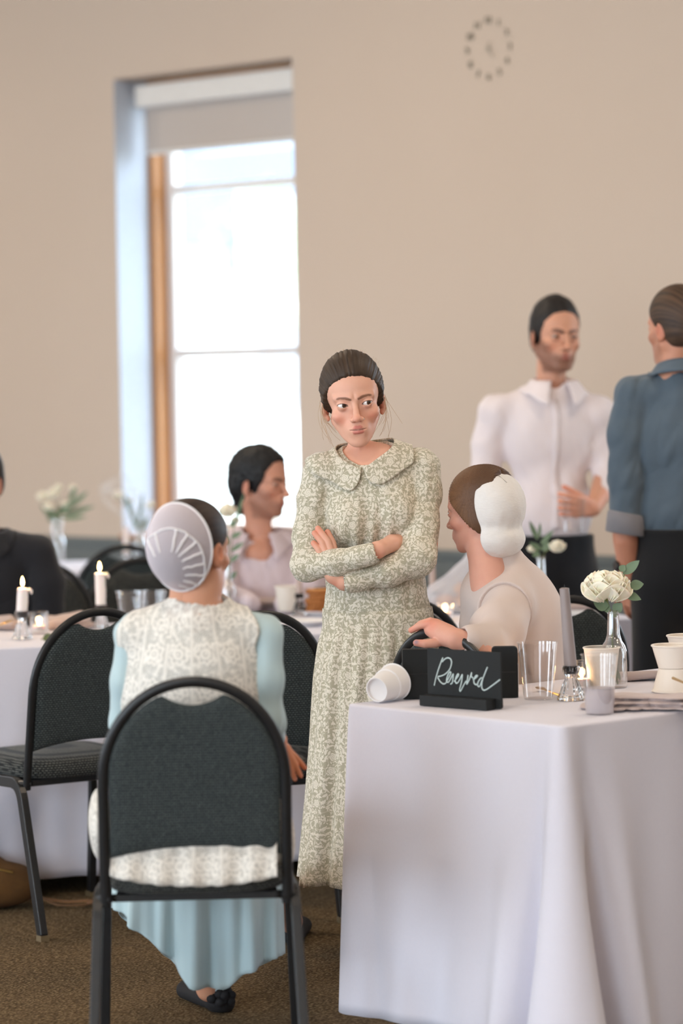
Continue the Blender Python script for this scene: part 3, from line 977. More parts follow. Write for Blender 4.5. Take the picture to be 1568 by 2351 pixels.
# ------------------------------------------------------------------ people: heads and hands
def sym(f):
    def g(P):
        Q = P.copy(); Q[:, 0] = np.abs(Q[:, 0]); return f(Q)
    return g
EYE = V3(0.0315, 0.0715, 0.0); EYE_R = 0.0125
def eye_open(hu, hl, w=0.0145, tilt=0.10):
    def circ(h):
        return (w * w + h * h) / (2 * h)
    Ru, Rl = circ(hu), circ(hl)
    def f(P):
        x = P[:, 0] - EYE[0]; z = P[:, 2] - tilt * x
        a = np.sqrt(x * x + (z + Ru - hu) ** 2) - Ru
        b = np.sqrt(x * x + (z - Rl + hl) ** 2) - Rl
        return np.maximum(np.maximum(a, b), (EYE[1] + 0.003) - P[:, 1])
    return f
_RE = np.array(Matrix.Rotation(math.radians(-24), 3, 'Z')) 
def head_field(male=False, open_mouth=0.0012, hu=0.0052, hl=0.0040, neck=None, smile=0.0):
    S = SDF(); m = 1.0 if male else 0.0
    S.add(ell((0, -0.015, 0.038), (0.0735, 0.094, 0.074)))
    S.add(ell((0, 0.028, 0.034), (0.060, 0.060, 0.063)), 0.02)
    S.add(ell((0, 0.030, -0.022), (0.0540 + 0.005 * m, 0.054, 0.060)), 0.02)
    S.add(ell((0, 0.038, -0.062), (0.0395 + 0.007 * m, 0.047, 0.043)), 0.02)
    S.add(cone((0.0440 + 0.008 * m, -0.004, -0.044 - 0.006 * m), (0.011 + 0.008 * m, 0.060, -0.091 - 0.004 * m), 0.018, 0.015), 0.02)
    S.add(ell((0, 0.071, -0.0965 - 0.002 * m), (0.017 + 0.005 * m, 0.0135, 0.0135)), 0.014)
    S.add(ell((0.043, 0.052, -0.027), (0.0175, 0.021, 0.016)), 0.016)
    S.add(cone((0.009, 0.0855, 0.019), (0.045, 0.067, 0.0185), 0.0065 + 0.0015 * m, 0.0065), 0.014)
    S.sub(ell((0.0315, 0.101, 0.000), (0.0170, 0.0185, 0.0105)), 0.012)
    S.add(ell(EYE, (0.0143, 0.0143, 0.0143)), 0.0045)                 # lids
    S.add(cone((0, 0.083, 0.012), (0, 0.104 + 0.003 * m, -0.030), 0.0062 + 0.001 * m, 0.0082 + 0.001 * m), 0.009)
    S.add(ell((0, 0.1065 + 0.003 * m, -0.0335), (0.0095 + 0.001 * m, 0.0098, 0.0085)), 0.006)
    S.add(ell((0.0108 + 0.001 * m, 0.0955, -0.0365), (0.0072, 0.0095, 0.0066)), 0.0045)
    S.sub(ell((0.0058, 0.1010, -0.0438), (0.0034, 0.0052, 0.0030)), 0.0018)
    S.add(ell((0, 0.0735, -0.063), (0.026, 0.0215, 0.022)), 0.014)
    up = chain([(0, 0.0940, -0.0577), (0.006, 0.0934, -0.0570), (0.0200, 0.0835, -0.0625 + smile)], [0.0034, 0.0037, 0.0014])
    lo = chain([(0, 0.0928, -0.0695), (0.009, 0.0906, -0.0688), (0.0190, 0.0832, -0.0642 + smile)], [0.0050, 0.0046, 0.0015])
    S.add(up, 0.004); S.add(lo, 0.004)
    S.sub(chain([(0, 0.1005, -0.0634), (0.010, 0.0965, -0.0632), (0.0210, 0.0870, -0.0633 + smile)], [0.0012 + open_mouth, 0.0009 + open_mouth * 0.7, 0.0008]), 0.0012)
    S.sub(ell((0, 0.098, -0.0790), (0.014, 0.008, 0.0045)), 0.008)     # below the lip
    if neck is not None:
        S.add(chain([(0, -0.018, -0.045), neck[0], neck[1]], [0.050 + 0.006 * m, neck[2], neck[3]], 0.01), 0.022)
    S.add(ell((0.0735, -0.016, -0.012), (0.0070, 0.0180, 0.0300), _RE), 0.004)
    S.add(ell((0.0705, -0.006, -0.036), (0.006, 0.007, 0.009)), 0.004)
    S.sub(ell((0.0810, -0.011, -0.009), (0.0055, 0.0085, 0.0150), _RE), 0.003)
    op = eye_open(hu, hl)
    S.sub(op, 0.0008)
    g = sym(S); g.up, g.lo, g.op = up, lo, op
    return g
BROW = [V3(0.0105, 0.0910, 0.0150), V3(0.024, 0.0900, 0.0190), V3(0.037, 0.0835, 0.0205), V3(0.0495, 0.067, 0.0165)]
def head_tones(P, hf, base, lips=(190, 104, 96), brow=(84, 62, 48), blush=0.5, beard=None, lash=True, browk=1.0, bthick=1.0):
    """colours that belong to the skin itself: lips, flush, brows, stubble"""
    n = len(P); C = np.tile(np.array(lin(*base)[:3]), (n, 1))
    Q = P.copy(); Q[:, 0] = np.abs(Q[:, 0])
    def put(mask, rgb):
        nonlocal C
        c = np.array(lin(*rgb)[:3]); C = C * (1 - mask[:, None]) + c * mask[:, None]
    g = lambda c, r: np.exp(-(((Q - np.array(c)) / np.array(r)) ** 2).sum(1))
    red = (min(255, base[0] + 2), int(base[1] * 0.72), int(base[2] * 0.68))
    put(blush * 0.75 * g((0.043, 0.066, -0.036), (0.019, 0.03, 0.015)), red)
    put(blush * 0.55 * g((0, 0.110, -0.034), (0.012, 0.014, 0.012)), red)
    put(blush * 0.6 * g((0.075, -0.014, -0.012), (0.02, 0.03, 0.03)), red)
    put(0.45 * g((0.026, 0.083, -0.013), (0.012, 0.014, 0.006)), (int(base[0] * 0.74), int(base[1] * 0.68), int(base[2] * 0.72)))
    if beard is not None:
        rgb, k = beard
        jaw = np.clip((-0.035 - Q[:, 2] - 0.25 * np.clip(Q[:, 1] - 0.03, 0, 1) + 0.030 * np.clip((Q[:, 0] - 0.02) / 0.03, 0, 1)) / 0.014, 0, 1)
        jaw *= np.clip((Q[:, 1] + 0.012) / 0.014, 0, 1) * np.clip((Q[:, 2] + 0.125) / 0.012, 0, 1)
        cheek = np.exp(-(((Q - np.array((0.03, 0.075, -0.038))) / np.array((0.022, 0.03, 0.017))) ** 2).sum(1))
        nose = np.exp(-(((Q - np.array((0, 0.10, -0.036))) / np.array((0.017, 0.02, 0.0115))) ** 2).sum(1))
        put(np.clip(jaw - 1.1 * cheek - 1.2 * nose, 0, 1) * k, rgb)
    d = np.minimum(hf.up(Q), hf.lo(Q)); front = np.clip((Q[:, 1] - 0.076) / 0.006, 0, 1)
    put(np.clip(1 - (d - 0.0003) / 0.0016, 0, 1) * front * (0.85 if beard is None else 0.6), lips)
    mouth = chain([(0, 0.098, -0.0634), (0.010, 0.094, -0.0632), (0.0200, 0.085, -0.0633)], [0.0012, 0.001, 0.0006])(Q)
    put(np.clip(1 - mouth / 0.0016, 0, 1) * 0.75, (88, 40, 38))
    bd = chain(BROW, [0.0029 * bthick, 0.0036 * bthick, 0.0028 * bthick, 0.0009])(Q)
    put(np.clip(1 - (bd + 0.0004) / 0.0018, 0, 1) * 0.85 * browk, brow)
    if lash:
        o = hf.op(Q)
        put(np.clip(1 - np.abs(o) / 0.0016, 0, 1) * (Q[:, 1] > EYE[1]) * (0.25 + 0.75 * (Q[:, 2] > 0.0006)) * 0.85, (52, 36, 32))
    nz = np.exp(-(((Q - np.array((0.0058, 0.101, -0.0435))) / 0.0032) ** 2).sum(1))
    put(np.clip(nz, 0, 1) * 0.8, (96, 48, 40))
    return C
def eyes(o, Rm, s, gaze, parent, org, iris=(70, 46, 32), white=(224, 218, 214)):
    g = np.array(gaze, float); g /= np.linalg.norm(g)
    for sx in (-1, 1):
        c = np.array(o) + Rm @ (np.array([sx * EYE[0], EYE[1], EYE[2]]) * s)
        mb = MB(); mb.ball((0, 0, 0), EYE_R * s, 48, 32)
        V = np.array(mb.v); V = V
        ang = np.arccos(np.clip(V @ g / (EYE_R * s), -1, 1))
        C = np.tile(np.array(lin(*white)[:3]), (len(V), 1))
        C[ang < 0.56] = lin(*[int(v * 0.6) for v in iris])[:3]; C[ang < 0.50] = lin(*iris)[:3]; C[ang < 0.25] = (0.004, 0.004, 0.004)
        # place along the gaze pole
        mesh_obj('eye', V + c, mb.f, M['eye'], parent, C, org=org)
def hand_chains(w, d, n, side, curls, spread=0.10, s=1.0, thumb=None, tcurl=0.3):
    """wrist w, direction d, palm normal n (towards which the fingers curl), side = towards the thumb.
    curls: four finger curls (radians per joint)"""
    w = np.array(w, float); d = np.array(d, float); d /= np.linalg.norm(d)
    n = np.array(n, float); n = n - (n @ d) * d; n /= np.linalg.norm(n)
    sd = np.cross(d, n); 
    if sd @ np.array(side, float) < 0: sd = -sd
    out = []
    offs = [0.030, 0.010, -0.010, -0.028]; kl = [0.086, 0.090, 0.086, 0.078]; fl = [0.070, 0.078, 0.073, 0.057]
    rr = [0.0088, 0.0090, 0.0086, 0.0076]
    for i in range(4):
        b = w + (sd * offs[i] * 0.55 + d * 0.015) * s; kn = w + (d * kl[i] + sd * offs[i]) * s
        palm = ([b, kn], [0.0140 * s, 0.0108 * s])
        a = 0.0; pts = [kn]; rs = [rr[i] * s * 1.08]
        dd = d + sd * spread * (offs[i] / 0.03); dd /= np.linalg.norm(dd)
        c = curls[i] if hasattr(curls[i], '__len__') else (curls[i],) * 3
        for j, (fr, rk) in enumerate(((0.45, 1.0), (0.30, 0.93), (0.25, 0.80))):
            a += c[j]
            pts.append(pts[-1] + (dd * math.cos(a) + n * math.sin(a)) * fl[i] * fr * s); rs.append(rr[i] * s * rk)
        out.append((palm, (pts, rs)))
    tb = w + (d * 0.022 + sd * 0.022 + n * 0.006) * s
    td = (d * 0.62 + sd * 0.72 + n * 0.28) if thumb is None else (d * thumb[0] + sd * thumb[1] + n * thumb[2]); td /= np.linalg.norm(td)
    t2 = td * math.cos(tcurl) + (d * 0.8 - sd * 0.2 + n * 0.5) / 1.0 * math.sin(tcurl); t2 /= np.linalg.norm(t2)
    p1 = tb + td * 0.040 * s; p2 = p1 + (td * 0.5 + t2 * 0.5) * 0.032 * s; p3 = p2 + t2 * 0.025 * s
    out.append((([w + d * 0.01 * s, tb], [0.016 * s, 0.0145 * s]), ([tb, p1, p2, p3], [0.0135 * s, 0.0110 * s, 0.0098 * s, 0.0082 * s])))
    return out
def add_hand(S, chains, kp=0.010, kf=0.0035):
    for palm, fing in chains:
        S.add(chain(*palm), kp)
    for palm, fing in chains:
        S.add(chain(*fing), kf)
SKIN_K = 0.0018
def finger_tones(P, base, tips, rad=0.010):
    C = np.tile(np.array(lin(*base)[:3]), (len(P), 1))
    red = np.array(lin(min(255, base[0] + 4), int(base[1] * 0.80), int(base[2] * 0.76))[:3])
    for t in tips:
        k = np.exp(-((P - np.array(t)) ** 2).sum(1) / rad ** 2)[:, None] * 0.55
        C = C * (1 - k) + red * k
    return C
def bbox(pts, pad):
    P = np.array(pts, float); return P.min(0) - pad, P.max(0) + pad
def hair_tone(a, b, w):
    a = np.array(lin(*a)[:3]); b = np.array(lin(*b)[:3]); return a + (b - a) * np.clip(w, 0, 1)[:, None]
def mk_hair_tone(name, rough=0.55):
    n = NT(name); a = n.node('ShaderNodeAttribute'); a.attribute_name = 'tone'
    w = n.noise(n.coord('Object'), 420, 3, 0.7)
    n.set(color=n.mix(n.math('MULTIPLY', w, 0.45), a.outputs['Color'], (0.006, 0.004, 0.003, 1)), rough=rough, spec=0.35)
    n.bump(w, 0.35, 0.001)
    return n.m
M['hair'] = mk_hair_tone('hair')
def tone_cloth(name):
    n = NT(name); a = n.node('ShaderNodeAttribute'); a.attribute_name = 'tone'
    w = n.noise(n.coord('Object'), 900, 2)
    n.set(color=a.outputs['Color'], rough=0.85, spec=0.2, sheen=0.15); n.bump(w, 0.2, 0.0008)
    return n.m
def loft(rings, closed=True):
    n = len(rings[0]); V = np.array([p for r in rings for p in r]); Q = []
    for j in range(len(rings) - 1):
        for i in range(n if closed else n - 1):
            i2 = (i + 1) % n
            Q.append((j * n + i, j * n + i2, (j + 1) * n + i2, (j + 1) * n + i))
    return V, np.array(Q)
def project(f, P, off, it=6):
    P = np.array(P, float)
    for _ in range(it):
        n = normals_of(f, P); P = P - n * (f(P) - off)[:, None]
    return P

# ------------------------------------------------------------------ the standing woman in the floral dress
def floral_woman():
    Y0 = 7.66
    A = lambda x, y, dy=0.0: at(x, y, Y0 + dy)
    org = A(858, 2000); org[2] = 0.0
    T = thing('person', 'woman standing with folded arms in a sage floral dress with round collar', 'person', org)
    # the figure is modelled a little small; enlarged to her real size she stands 8 m away, behind the chair with the hand on it
    FS = 8.0 / 7.66
    T.scale = (FS, FS, FS); T.location = (at(858, 2000, 8.0)[0], 8.0, -0.0703)
    FLO = -T.location[2] / FS + 0.0
    base = (230, 178, 154)
    # ---- head
    s = 1.0
    o = A(811, 921, -0.01)
    fwd = V3(0.045, -1, -0.10); up = V3(-0.105, -0.08, 1)
    Rm = frame(fwd, up)
    nb = A(862, 1062, 0.03); nb2 = A(866, 1110, 0.04)
    toL = lambda p: (np.array(p) - o) @ Rm
    n1 = toL(A(846, 1010, 0.035)); n2 = toL(nb)
    hf = head_field(False, 0.0016, 0.0058, 0.0046, neck=(n1, n2, 0.046, 0.052))
    body = SDF()
    body.add(local(hf, o, Rm))
    sR, sL = A(736, 1088, 0.0), A(966, 1072, 0.03)
    body.add(cone(nb, sR, 0.040, 0.043), 0.03).add(cone(nb, sL, 0.040, 0.043), 0.03)
    body.add(ell(A(850, 1135, 0.02), (0.128, 0.085, 0.125)), 0.03)
    lo, hi = bbox([A(690, 780, -0.14), A(1010, 1110, 0.16)], 0.0)
    V, Q = surf(body, lo, hi, 0.0019)
    keep = V[:, 2] > A(850, 1105)[2]
    C = head_tones(toL(V), hf, base, lips=(206, 118, 110), brow=(98, 68, 48), blush=0.6)
    parts = [(V, Q, C)]
    # ---- arms: skin at the wrists and hands
    hR = SDF().add(chain([A(835, 1277, -0.145), A(866, 1263, -0.138), A(900, 1248, -0.085), A(930, 1236, -0.025)], [0.0205, 0.0205, 0.0215, 0.018], 0.01))
    lo, hi = bbox([A(820, 1200, -0.18), A(985, 1310, 0.0)], 0.01)
    Vh, Qh = surf(hR, lo, hi, 0.003)
    parts.append((Vh, Qh, finger_tones(Vh, base, [A(870, 1285, -0.16)], 0.02)))
    hL = SDF().add(chain([A(830, 1334, -0.105), A(790, 1336, -0.110), A(768, 1318, -0.105), A(757, 1285, -0.098)], [0.0215, 0.0205, 0.024, 0.026], 0.01))
    fing = [[(772, 1282, -0.094), (764, 1246, -0.088), (752, 1221, -0.078)], [(766, 1282, -0.100), (753, 1243, -0.096), (730, 1213, -0.086)],
            [(754, 1284, -0.100), (740, 1246, -0.096), (722, 1224, -0.088)], [(744, 1284, -0.098), (732, 1262, -0.096), (720, 1247, -0.090)]]
    tips = []
    for fg in fing:
        pts = [A(*p) for p in fg]; tips.append(pts[-1]); hL.add(chain(pts, [0.0095, 0.0088, 0.0074]), 0.0022)
    lo, hi = bbox([A(705, 1195, -0.14), A(840, 1365, -0.05)], 0.012)
    Vh, Qh = surf(hL, lo, hi, 0.0019)
    parts.append((Vh, Qh, finger_tones(Vh, base, tips + [A(768, 1345, -0.12)], 0.014)))
    # ---- the rest of the figure, under the dress
    rest = SDF().add(ell(A(855, 1180, 0.03), (0.115, 0.08, 0.16))).add(ell(A(862, 1330, 0.03), (0.105, 0.08, 0.12)), 0.04).add(ell(A(862, 1440, 0.03), (0.105, 0.08, 0.10)), 0.04)
    for sx in (-1, 1):
        rest.add(chain([A(862 + sx * 50, 1480, 0.03), A(874 + sx * 52, 1850, 0.02), (A(885 + sx * 52, 2150, 0.04))], [0.058, 0.045, 0.036]), 0.02)
        f0 = A(885 + sx * 52, 2200, 0.04); f0[2] = FLO + 0.045
        rest.add(chain([A(885 + sx * 52, 2150, 0.04), f0, f0 + V3(sx * 0.02, -0.13, -0.02)], [0.036, 0.034, 0.022]), 0.01)
    rest.add(chain([sR, A(708, 1200, -0.01), A(700, 1298, -0.05), A(835, 1277, -0.145)], [0.035, 0.03, 0.028, 0.020]), 0.02)
    rest.add(chain([sL, A(982, 1185, 0.0), A(978, 1288, -0.03), A(830, 1334, -0.105)], [0.035, 0.03, 0.028, 0.021]), 0.02)
    lo, hi = bbox([V3(*A(690, 1060, -0.25))[0:3], A(1010, 1200, 0.2)], 0.02); lo[2] = 0.03
    Vr, Qr = surf(rest, lo, hi, 0.010)
    parts.append((Vr, Qr, np.tile(np.array(lin(*base)[:3]), (len(Vr), 1))))
    V, Q, C = join(parts)
    mesh_obj('body', V, Q, M['skin'], T, C, org=org)
    eyes(o, Rm, s, (0.44, -0.89, 0.06), T, org)
    # ---- hair drawn back
    def hairf():
        S = SDF()
        S.add(ell((0, -0.018, 0.045), (0.0800, 0.099, 0.083)))
        S.add(ell((0, 0.004, 0.062), (0.062, 0.078, 0.066)), 0.02)
        S.add(ell((0.060, -0.006, 0.012), (0.0185, 0.056, 0.046)), 0.02)
        S.add(ell((0, -0.060, -0.010), (0.066, 0.058, 0.065)), 0.02)
        S.add(ell((0, -0.125, 0.000), (0.040, 0.036, 0.042)), 0.01)
        def line(P):
            x = np.abs(P[:, 0])
            zc = P[:, 2] + 0.004 * (vnoise(P * 160))
            # hairline: peak in the middle, recessed temples, down before the ear
            l1 = P[:, 1] - (0.0785 - 1.5 * np.clip(x - 0.012, 0, 1) * 0.12) - 0.85 * (zc - 0.066 - 0.10 * np.clip(0.02 - x, 0, 1)) 
            l2 = P[:, 1] - 0.053 - 0.50 * (zc - 0.010)
            return smax(l1, l2, 0.02) * 0.74
        S.cut(line, 0.006)
        S.cut(lambda P: (-0.022 - P[:, 2]) * 0.9 - 0.25 * np.clip(-P[:, 1] - 0.02, 0, 0.1), 0.01)
        g = sym(S)
        def f(P):
            a = np.arctan2(P[:, 0], P[:, 2] + 0.03); 
            st = np.stack([a * 30, P[:, 1] * 16, P[:, 2] * 6], 1); return g(P) + 0.0030 * vnoise(st) + 0.0016 * vnoise(st * 2.3)
        return f
    hh = hairf()
    lo, hi = bbox([A(700, 770, -0.15), A(925, 1010, 0.22)], 0.01)
    V, Q = surf(local(hh, o, Rm), lo, hi, 0.0022)
    L = toL(V); a = np.arctan2(L[:, 0], L[:, 2] + 0.03)
    st = np.stack([a * 30, L[:, 1] * 16, L[:, 2] * 6], 1); w = vnoise(st * 2.3) + 0.5; w2 = vnoise(st) + 0.5
    mesh_obj('hair', V, Q, M['hair'], T, hair_tone((38, 28, 22), (96, 74, 56), 0.15 + 0.35 * w * w2 + 0.35 * w2), org=org)
    # loose wisps before the ears
    rnd = random.Random(4); mb = MB()
    for i in range(34):
        sx = 1 if i % 3 else -1
        p0 = V3(sx * rnd.uniform(0.074, 0.084), rnd.uniform(-0.02, 0.012), rnd.uniform(-0.02, 0.012))
        pts = [p0]; d = V3(sx * rnd.uniform(0.10, 0.6), rnd.uniform(-0.1, 0.3), -1)
        L_ = rnd.uniform(0.04, 0.11)
        for k in range(7):
            d = d + V3(-sx * rnd.uniform(-0.05, 0.28), rnd.uniform(-0.2, 0.2), 0); d /= np.linalg.norm(d)
            pts.append(pts[-1] + d * L_ / 7)
        mb.tube([o + Rm @ p - org for p in pts], 0.00038, 4, cap=False)
    for i in range(14):
        a = rnd.uniform(-1.2, 1.2)
        p0 = V3(0.082 * math.sin(a), rnd.uniform(-0.03, 0.04), 0.045 + 0.083 * math.cos(a))
        pts = [p0, p0 + V3(0.006 * math.sin(a), -0.02, 0.006), p0 + V3(0.010 * math.sin(a), -0.045, 0.004)]
        mb.tube([o + Rm @ p - org for p in pts], 0.0003, 4, cap=False)
    wm = plain('wispy_hair', (190, 160, 128), 0.5)
    wo = mb.build('loose_strands', wm, T); wo['kind'] = 'stuff'
    MB().ball(o + Rm @ V3(-0.0185, 0.0985, -0.0375) - org, 0.0017, 10, 8).build('nose_stud', plain('silver', (220, 220, 220), 0.2, metal=1.0), T)
    # ---- dress
    D = SDF()
    D.add(ell(A(850, 1150, 0.02), (0.135, 0.098, 0.165)))
    D.add(ell(A(862, 1330, 0.03), (0.130, 0.100, 0.13)), 0.05)
    D.add(ell(A(868, 1420, 0.03), (0.139, 0.108, 0.10)), 0.05)
    D.add(cone(A(858, 1068, 0.03), A(748, 1092, 0.0), 0.046, 0.046), 0.03)
    D.add(cone(A(866, 1066, 0.03), A(962, 1072, 0.03), 0.048, 0.048), 0.03)
    D.add(ell(A(905, 1180, -0.035), (0.055, 0.06, 0.06)), 0.04).add(ell(A(805, 1195, -0.045), (0.055, 0.06, 0.06)), 0.04)
    g0 = A(858, 1250, -0.07); 
    def gather(P):
        x = P[:, 0] - g0[0]; z = P[:, 2]
        k = np.exp(-(x / 0.075) ** 2) * np.exp(-((z - g0[2]) / 0.10) ** 2) * (P[:, 1] < Y0)
        return 0.0045 * k * np.sin(x * 150 + 1.5 * np.sin(z * 14))
    D.disp(gather)
    slR = [A(736, 1088, 0.0), A(722, 1150, 0.0), A(709, 1225, -0.012), A(703, 1300, -0.055), A(770, 1292, -0.112), A(835, 1276, -0.146)]
    D.add(chain(slR, [0.048, 0.045, 0.0425, 0.0410, 0.0350, 0.0275], 0.02), 0.010)
    slL = [A(966, 1075, 0.03), A(968, 1130, 0.02), A(960, 1205, -0.012), A(955, 1280, -0.068), A(890, 1314, -0.098), A(815, 1333, -0.112)]
    D.add(chain(slL, [0.052, 0.051, 0.0540, 0.0510, 0.0390, 0.0275], 0.02), 0.010)
    D.add(cone(A(820, 1280, -0.143), A(851, 1272, -0.148), 0.0290, 0.0285), 0.004)
    D.add(cone(A(835, 1332, -0.106), A(802, 1336, -0.112), 0.0290, 0.0285), 0.004)
    f1 = folds(0.0060, 26, (0.15, 0.2, 1.0), 0.35); f2 = folds(0.0030, 60, (0.6, 0.0, 0.8), 0.3)
    def near_arm(P):
        c1 = chain(slR, [0.03] * 6)(P); c2 = chain(slL, [0.03] * 6)(P)
        return np.clip(1.6 - np.minimum(c1, c2) / 0.02, 0, 1)
    fa = folds(0.0055, 30, (0.75, 0.1, 0.55), 0.25)
    D0 = SDF(); D0.ops = [q for q in D.ops if q[0] in (0,)]
    cu1, cu2 = A(851, 1272, -0.148), A(802, 1336, -0.112)
    def no_cuff(P):
        d = np.minimum(np.linalg.norm(P - cu1, axis=1), np.linalg.norm(P - cu2, axis=1))
        return np.clip((d - 0.035) / 0.03, 0, 1)
    D.disp(lambda P: (0.55 * f1(P) + 0.7 * f2(P) + fa(P) * near_arm(P) * 0.8) * no_cuff(P))
    neckC = A(824, 1022, -0.02)
    ax = A(858, 1060, 0.03) - A(836, 1000, -0.04)
    D.sub(econe(A(846, 1030, -0.005), A(842, 980, -0.015), 0.066, 0.078, (1, 0, 0.12), 0.98), 0.003)
    D.sub(ell(A(829, 1040, -0.075), (0.036, 0.05, 0.030)), 0.008)
    D.cut(half(A(858, 1412), (0, 0, -1)), 0.0)
    # cuff openings
    D.sub(cone(A(846, 1273.5, -0.147), A(880, 1262, -0.150), 0.0222, 0.0235), 0.001)
    D.sub(cone(A(807, 1335, -0.1115), A(775, 1340, -0.114), 0.0222, 0.0235), 0.001)
    lo, hi = bbox([A(650, 985, -0.22), A(1030, 1455, 0.17)], 0.012)
    V, Q = surf(D, lo, hi, 0.0031)
    mesh_obj('dress_bodice', V, Q, M['floral'], T, uv=1.0, org=org)
    # skirt
    L = {1395: (743, 993), 1450: (734, 1000), 1550: (718, 1006), 1650: (709, 1006), 1750: (701, 1004), 1850: (694, 1000), 1950: (684, 996), 2022: (676, 994)}
    ys = sorted(L); rings = []
    for y in np.linspace(1395, 2022, 44):
        l = np.interp(y, ys, [L[k][0] for k in ys]); r = np.interp(y, ys, [L[k][1] for k in ys])
        c = A((l + r) / 2, y, 0.03); a = (r - l) / 2 / FPX * Y0; b = a * 0.80
        t = (y - 1395) / (2022 - 1395); ring = []
        for i in range(160):
            th = 2 * PI * i / 160
            fo = t ** 0.8 * (0.010 * math.sin(7 * th + 0.6 + 0.8 * t) + 0.008 * math.sin(13 * th + 1.9 * t + 1.0) + 0.004 * math.sin(23 * th)) + (1 - t) * 0.0035 * math.sin(26 * th)
            rr = 1 - 0.02 * 0 
            ring.append(c + V3((a - 0.014 * t + fo) * math.cos(th), (b + fo) * math.sin(th), 0.006 * math.sin(5 * th) * t))
        rings.append(ring)
    R0 = np.array(rings)
    for k in range(7):                      # let the skirt grow out of the bodice without a step
        t = k / 6; t = t * t * (3 - 2 * t)
        R0[k] = project(D0, R0[k], 0.0022, 6) * (1 - t) + R0[k] * t
    V, Q = loft(R0)
    sk = mesh_obj('dress_skirt', V, Q, M['floral'], T, uv=1.0, org=org)
    md = sk.modifiers.new('solid', 'SOLIDIFY'); md.thickness = 0.002; md.offset = -1
    # peter-pan collar: two halves lying on the bodice
    nc = A(846, 1040, -0.004)
    for nm, th0, th1 in (('collar', -0.045, -PI * 0.98), ('collar', 0.045, PI * 0.98)):
        G = []
        nT, nR = 46, 12
        for i in range(nT + 1):
            u = i / nT; th = th0 + (th1 - th0) * u
            # width of the collar, rounded off at its front end
            rd = math.sqrt(max(0.0, 1 - max(0.0, 1 - u / 0.13) ** 2))
            row = []
            for j in range(nR + 1):
                v = j / nR
                r0 = 0.0655; r1 = r0 + 0.056 * (0.06 + 0.94 * rd) * (1.0 + 0.10 * math.sin(PI * min(1, u * 1.6)))
                r = r0 + (r1 - r0) * v
                drop = 0.36 * (r - r0) + 0.018 * math.exp(-(th / 0.5) ** 2) 
                # front of the neckline sits lower than the back
                front = 0.5 + 0.5 * math.cos(th)
                x = -0.017 * front + math.sin(th) * r * 1.0; y = -math.cos(th) * r * 0.98
                z = -0.030 * front ** 1.5 - drop - 0.42 * max(0, r - r0) * front + 0.014 
                row.append(nc + V3(x, y, z + 0.10 * x))
            G.append(row)
        P = np.array(G).reshape(-1, 3)
        P = project(D0, P, 0.0075, 6)
        Q = [(i * (nR + 1) + j, i * (nR + 1) + j + 1, (i + 1) * (nR + 1) + j + 1, (i + 1) * (nR + 1) + j) for i in range(nT) for j in range(nR)]
        co = mesh_obj(nm, P, Q, M['floral'], T, uv=1.0, org=org)
        md = co.modifiers.new('solid', 'SOLIDIFY'); md.thickness = 0.0030; md.offset = 0
    # shoes
    for sx in (-1, 1):
        f0 = A(885 + sx * 52, 2200, 0.04); f0[2] = FLO
        S = SDF().add(econe(f0 + V3(0, 0.02, 0.026), f0 + V3(sx * 0.02, -0.15, 0.022), 0.036, 0.034, (1, 0, 0), 0.72))
        S.cut(half((0, 0, FLO + 0.002), (0, 0, -1)), 0.0)
        lo, hi = bbox([f0 + V3(-0.07, -0.22, -0.01), f0 + V3(0.07, 0.09, 0.08)], 0)
        V, Q = surf(S, lo, hi, 0.006)
        mesh_obj('shoe', V, Q, plain('dark_leather', (40, 28, 28), 0.5), T, org=org)
floral_woman()
# ------------------------------------------------------------------ helpers shared by the other people
def flat_tone(V, rgb): return np.tile(np.array(lin(*rgb)[:3]), (len(V), 1))
def short_hair(front=0.066, slope=0.85, side=-0.015, thick=0.010, top=0.012, nape=-0.055, tuft=0.0, fringe=0.0):
    S = SDF()
    S.add(ell((0, -0.015, 0.040), (0.0735 + thick, 0.094 + thick, 0.074 + thick + top)))
    S.add(ell((0, -0.045, -0.010), (0.064 + thick, 0.060 + thick, 0.070)), 0.02)
    def line(P):
        x = np.abs(P[:, 0]); zc = P[:, 2]
        l1 = P[:, 1] - 0.0785 - fringe - slope * (zc - front) + 0.20 * np.clip(x - 0.03, 0, 1)
        l2 = P[:, 1] - 0.036 - 0.45 * (zc - 0.0)
        return smax(l1, l2, 0.012) * 0.6
    S.cut(line, 0.005)
    S.cut(lambda P: (nape - P[:, 2]), 0.008)
    # free the ear
    S.sub(ell((0.082, -0.004, -0.022), (0.022, 0.026, 0.034)), 0.005)
    if tuft: S.disp(lambda P: tuft * vnoise(P * 95) * 2 + tuft * vnoise(P * 42))
    return sym(S)
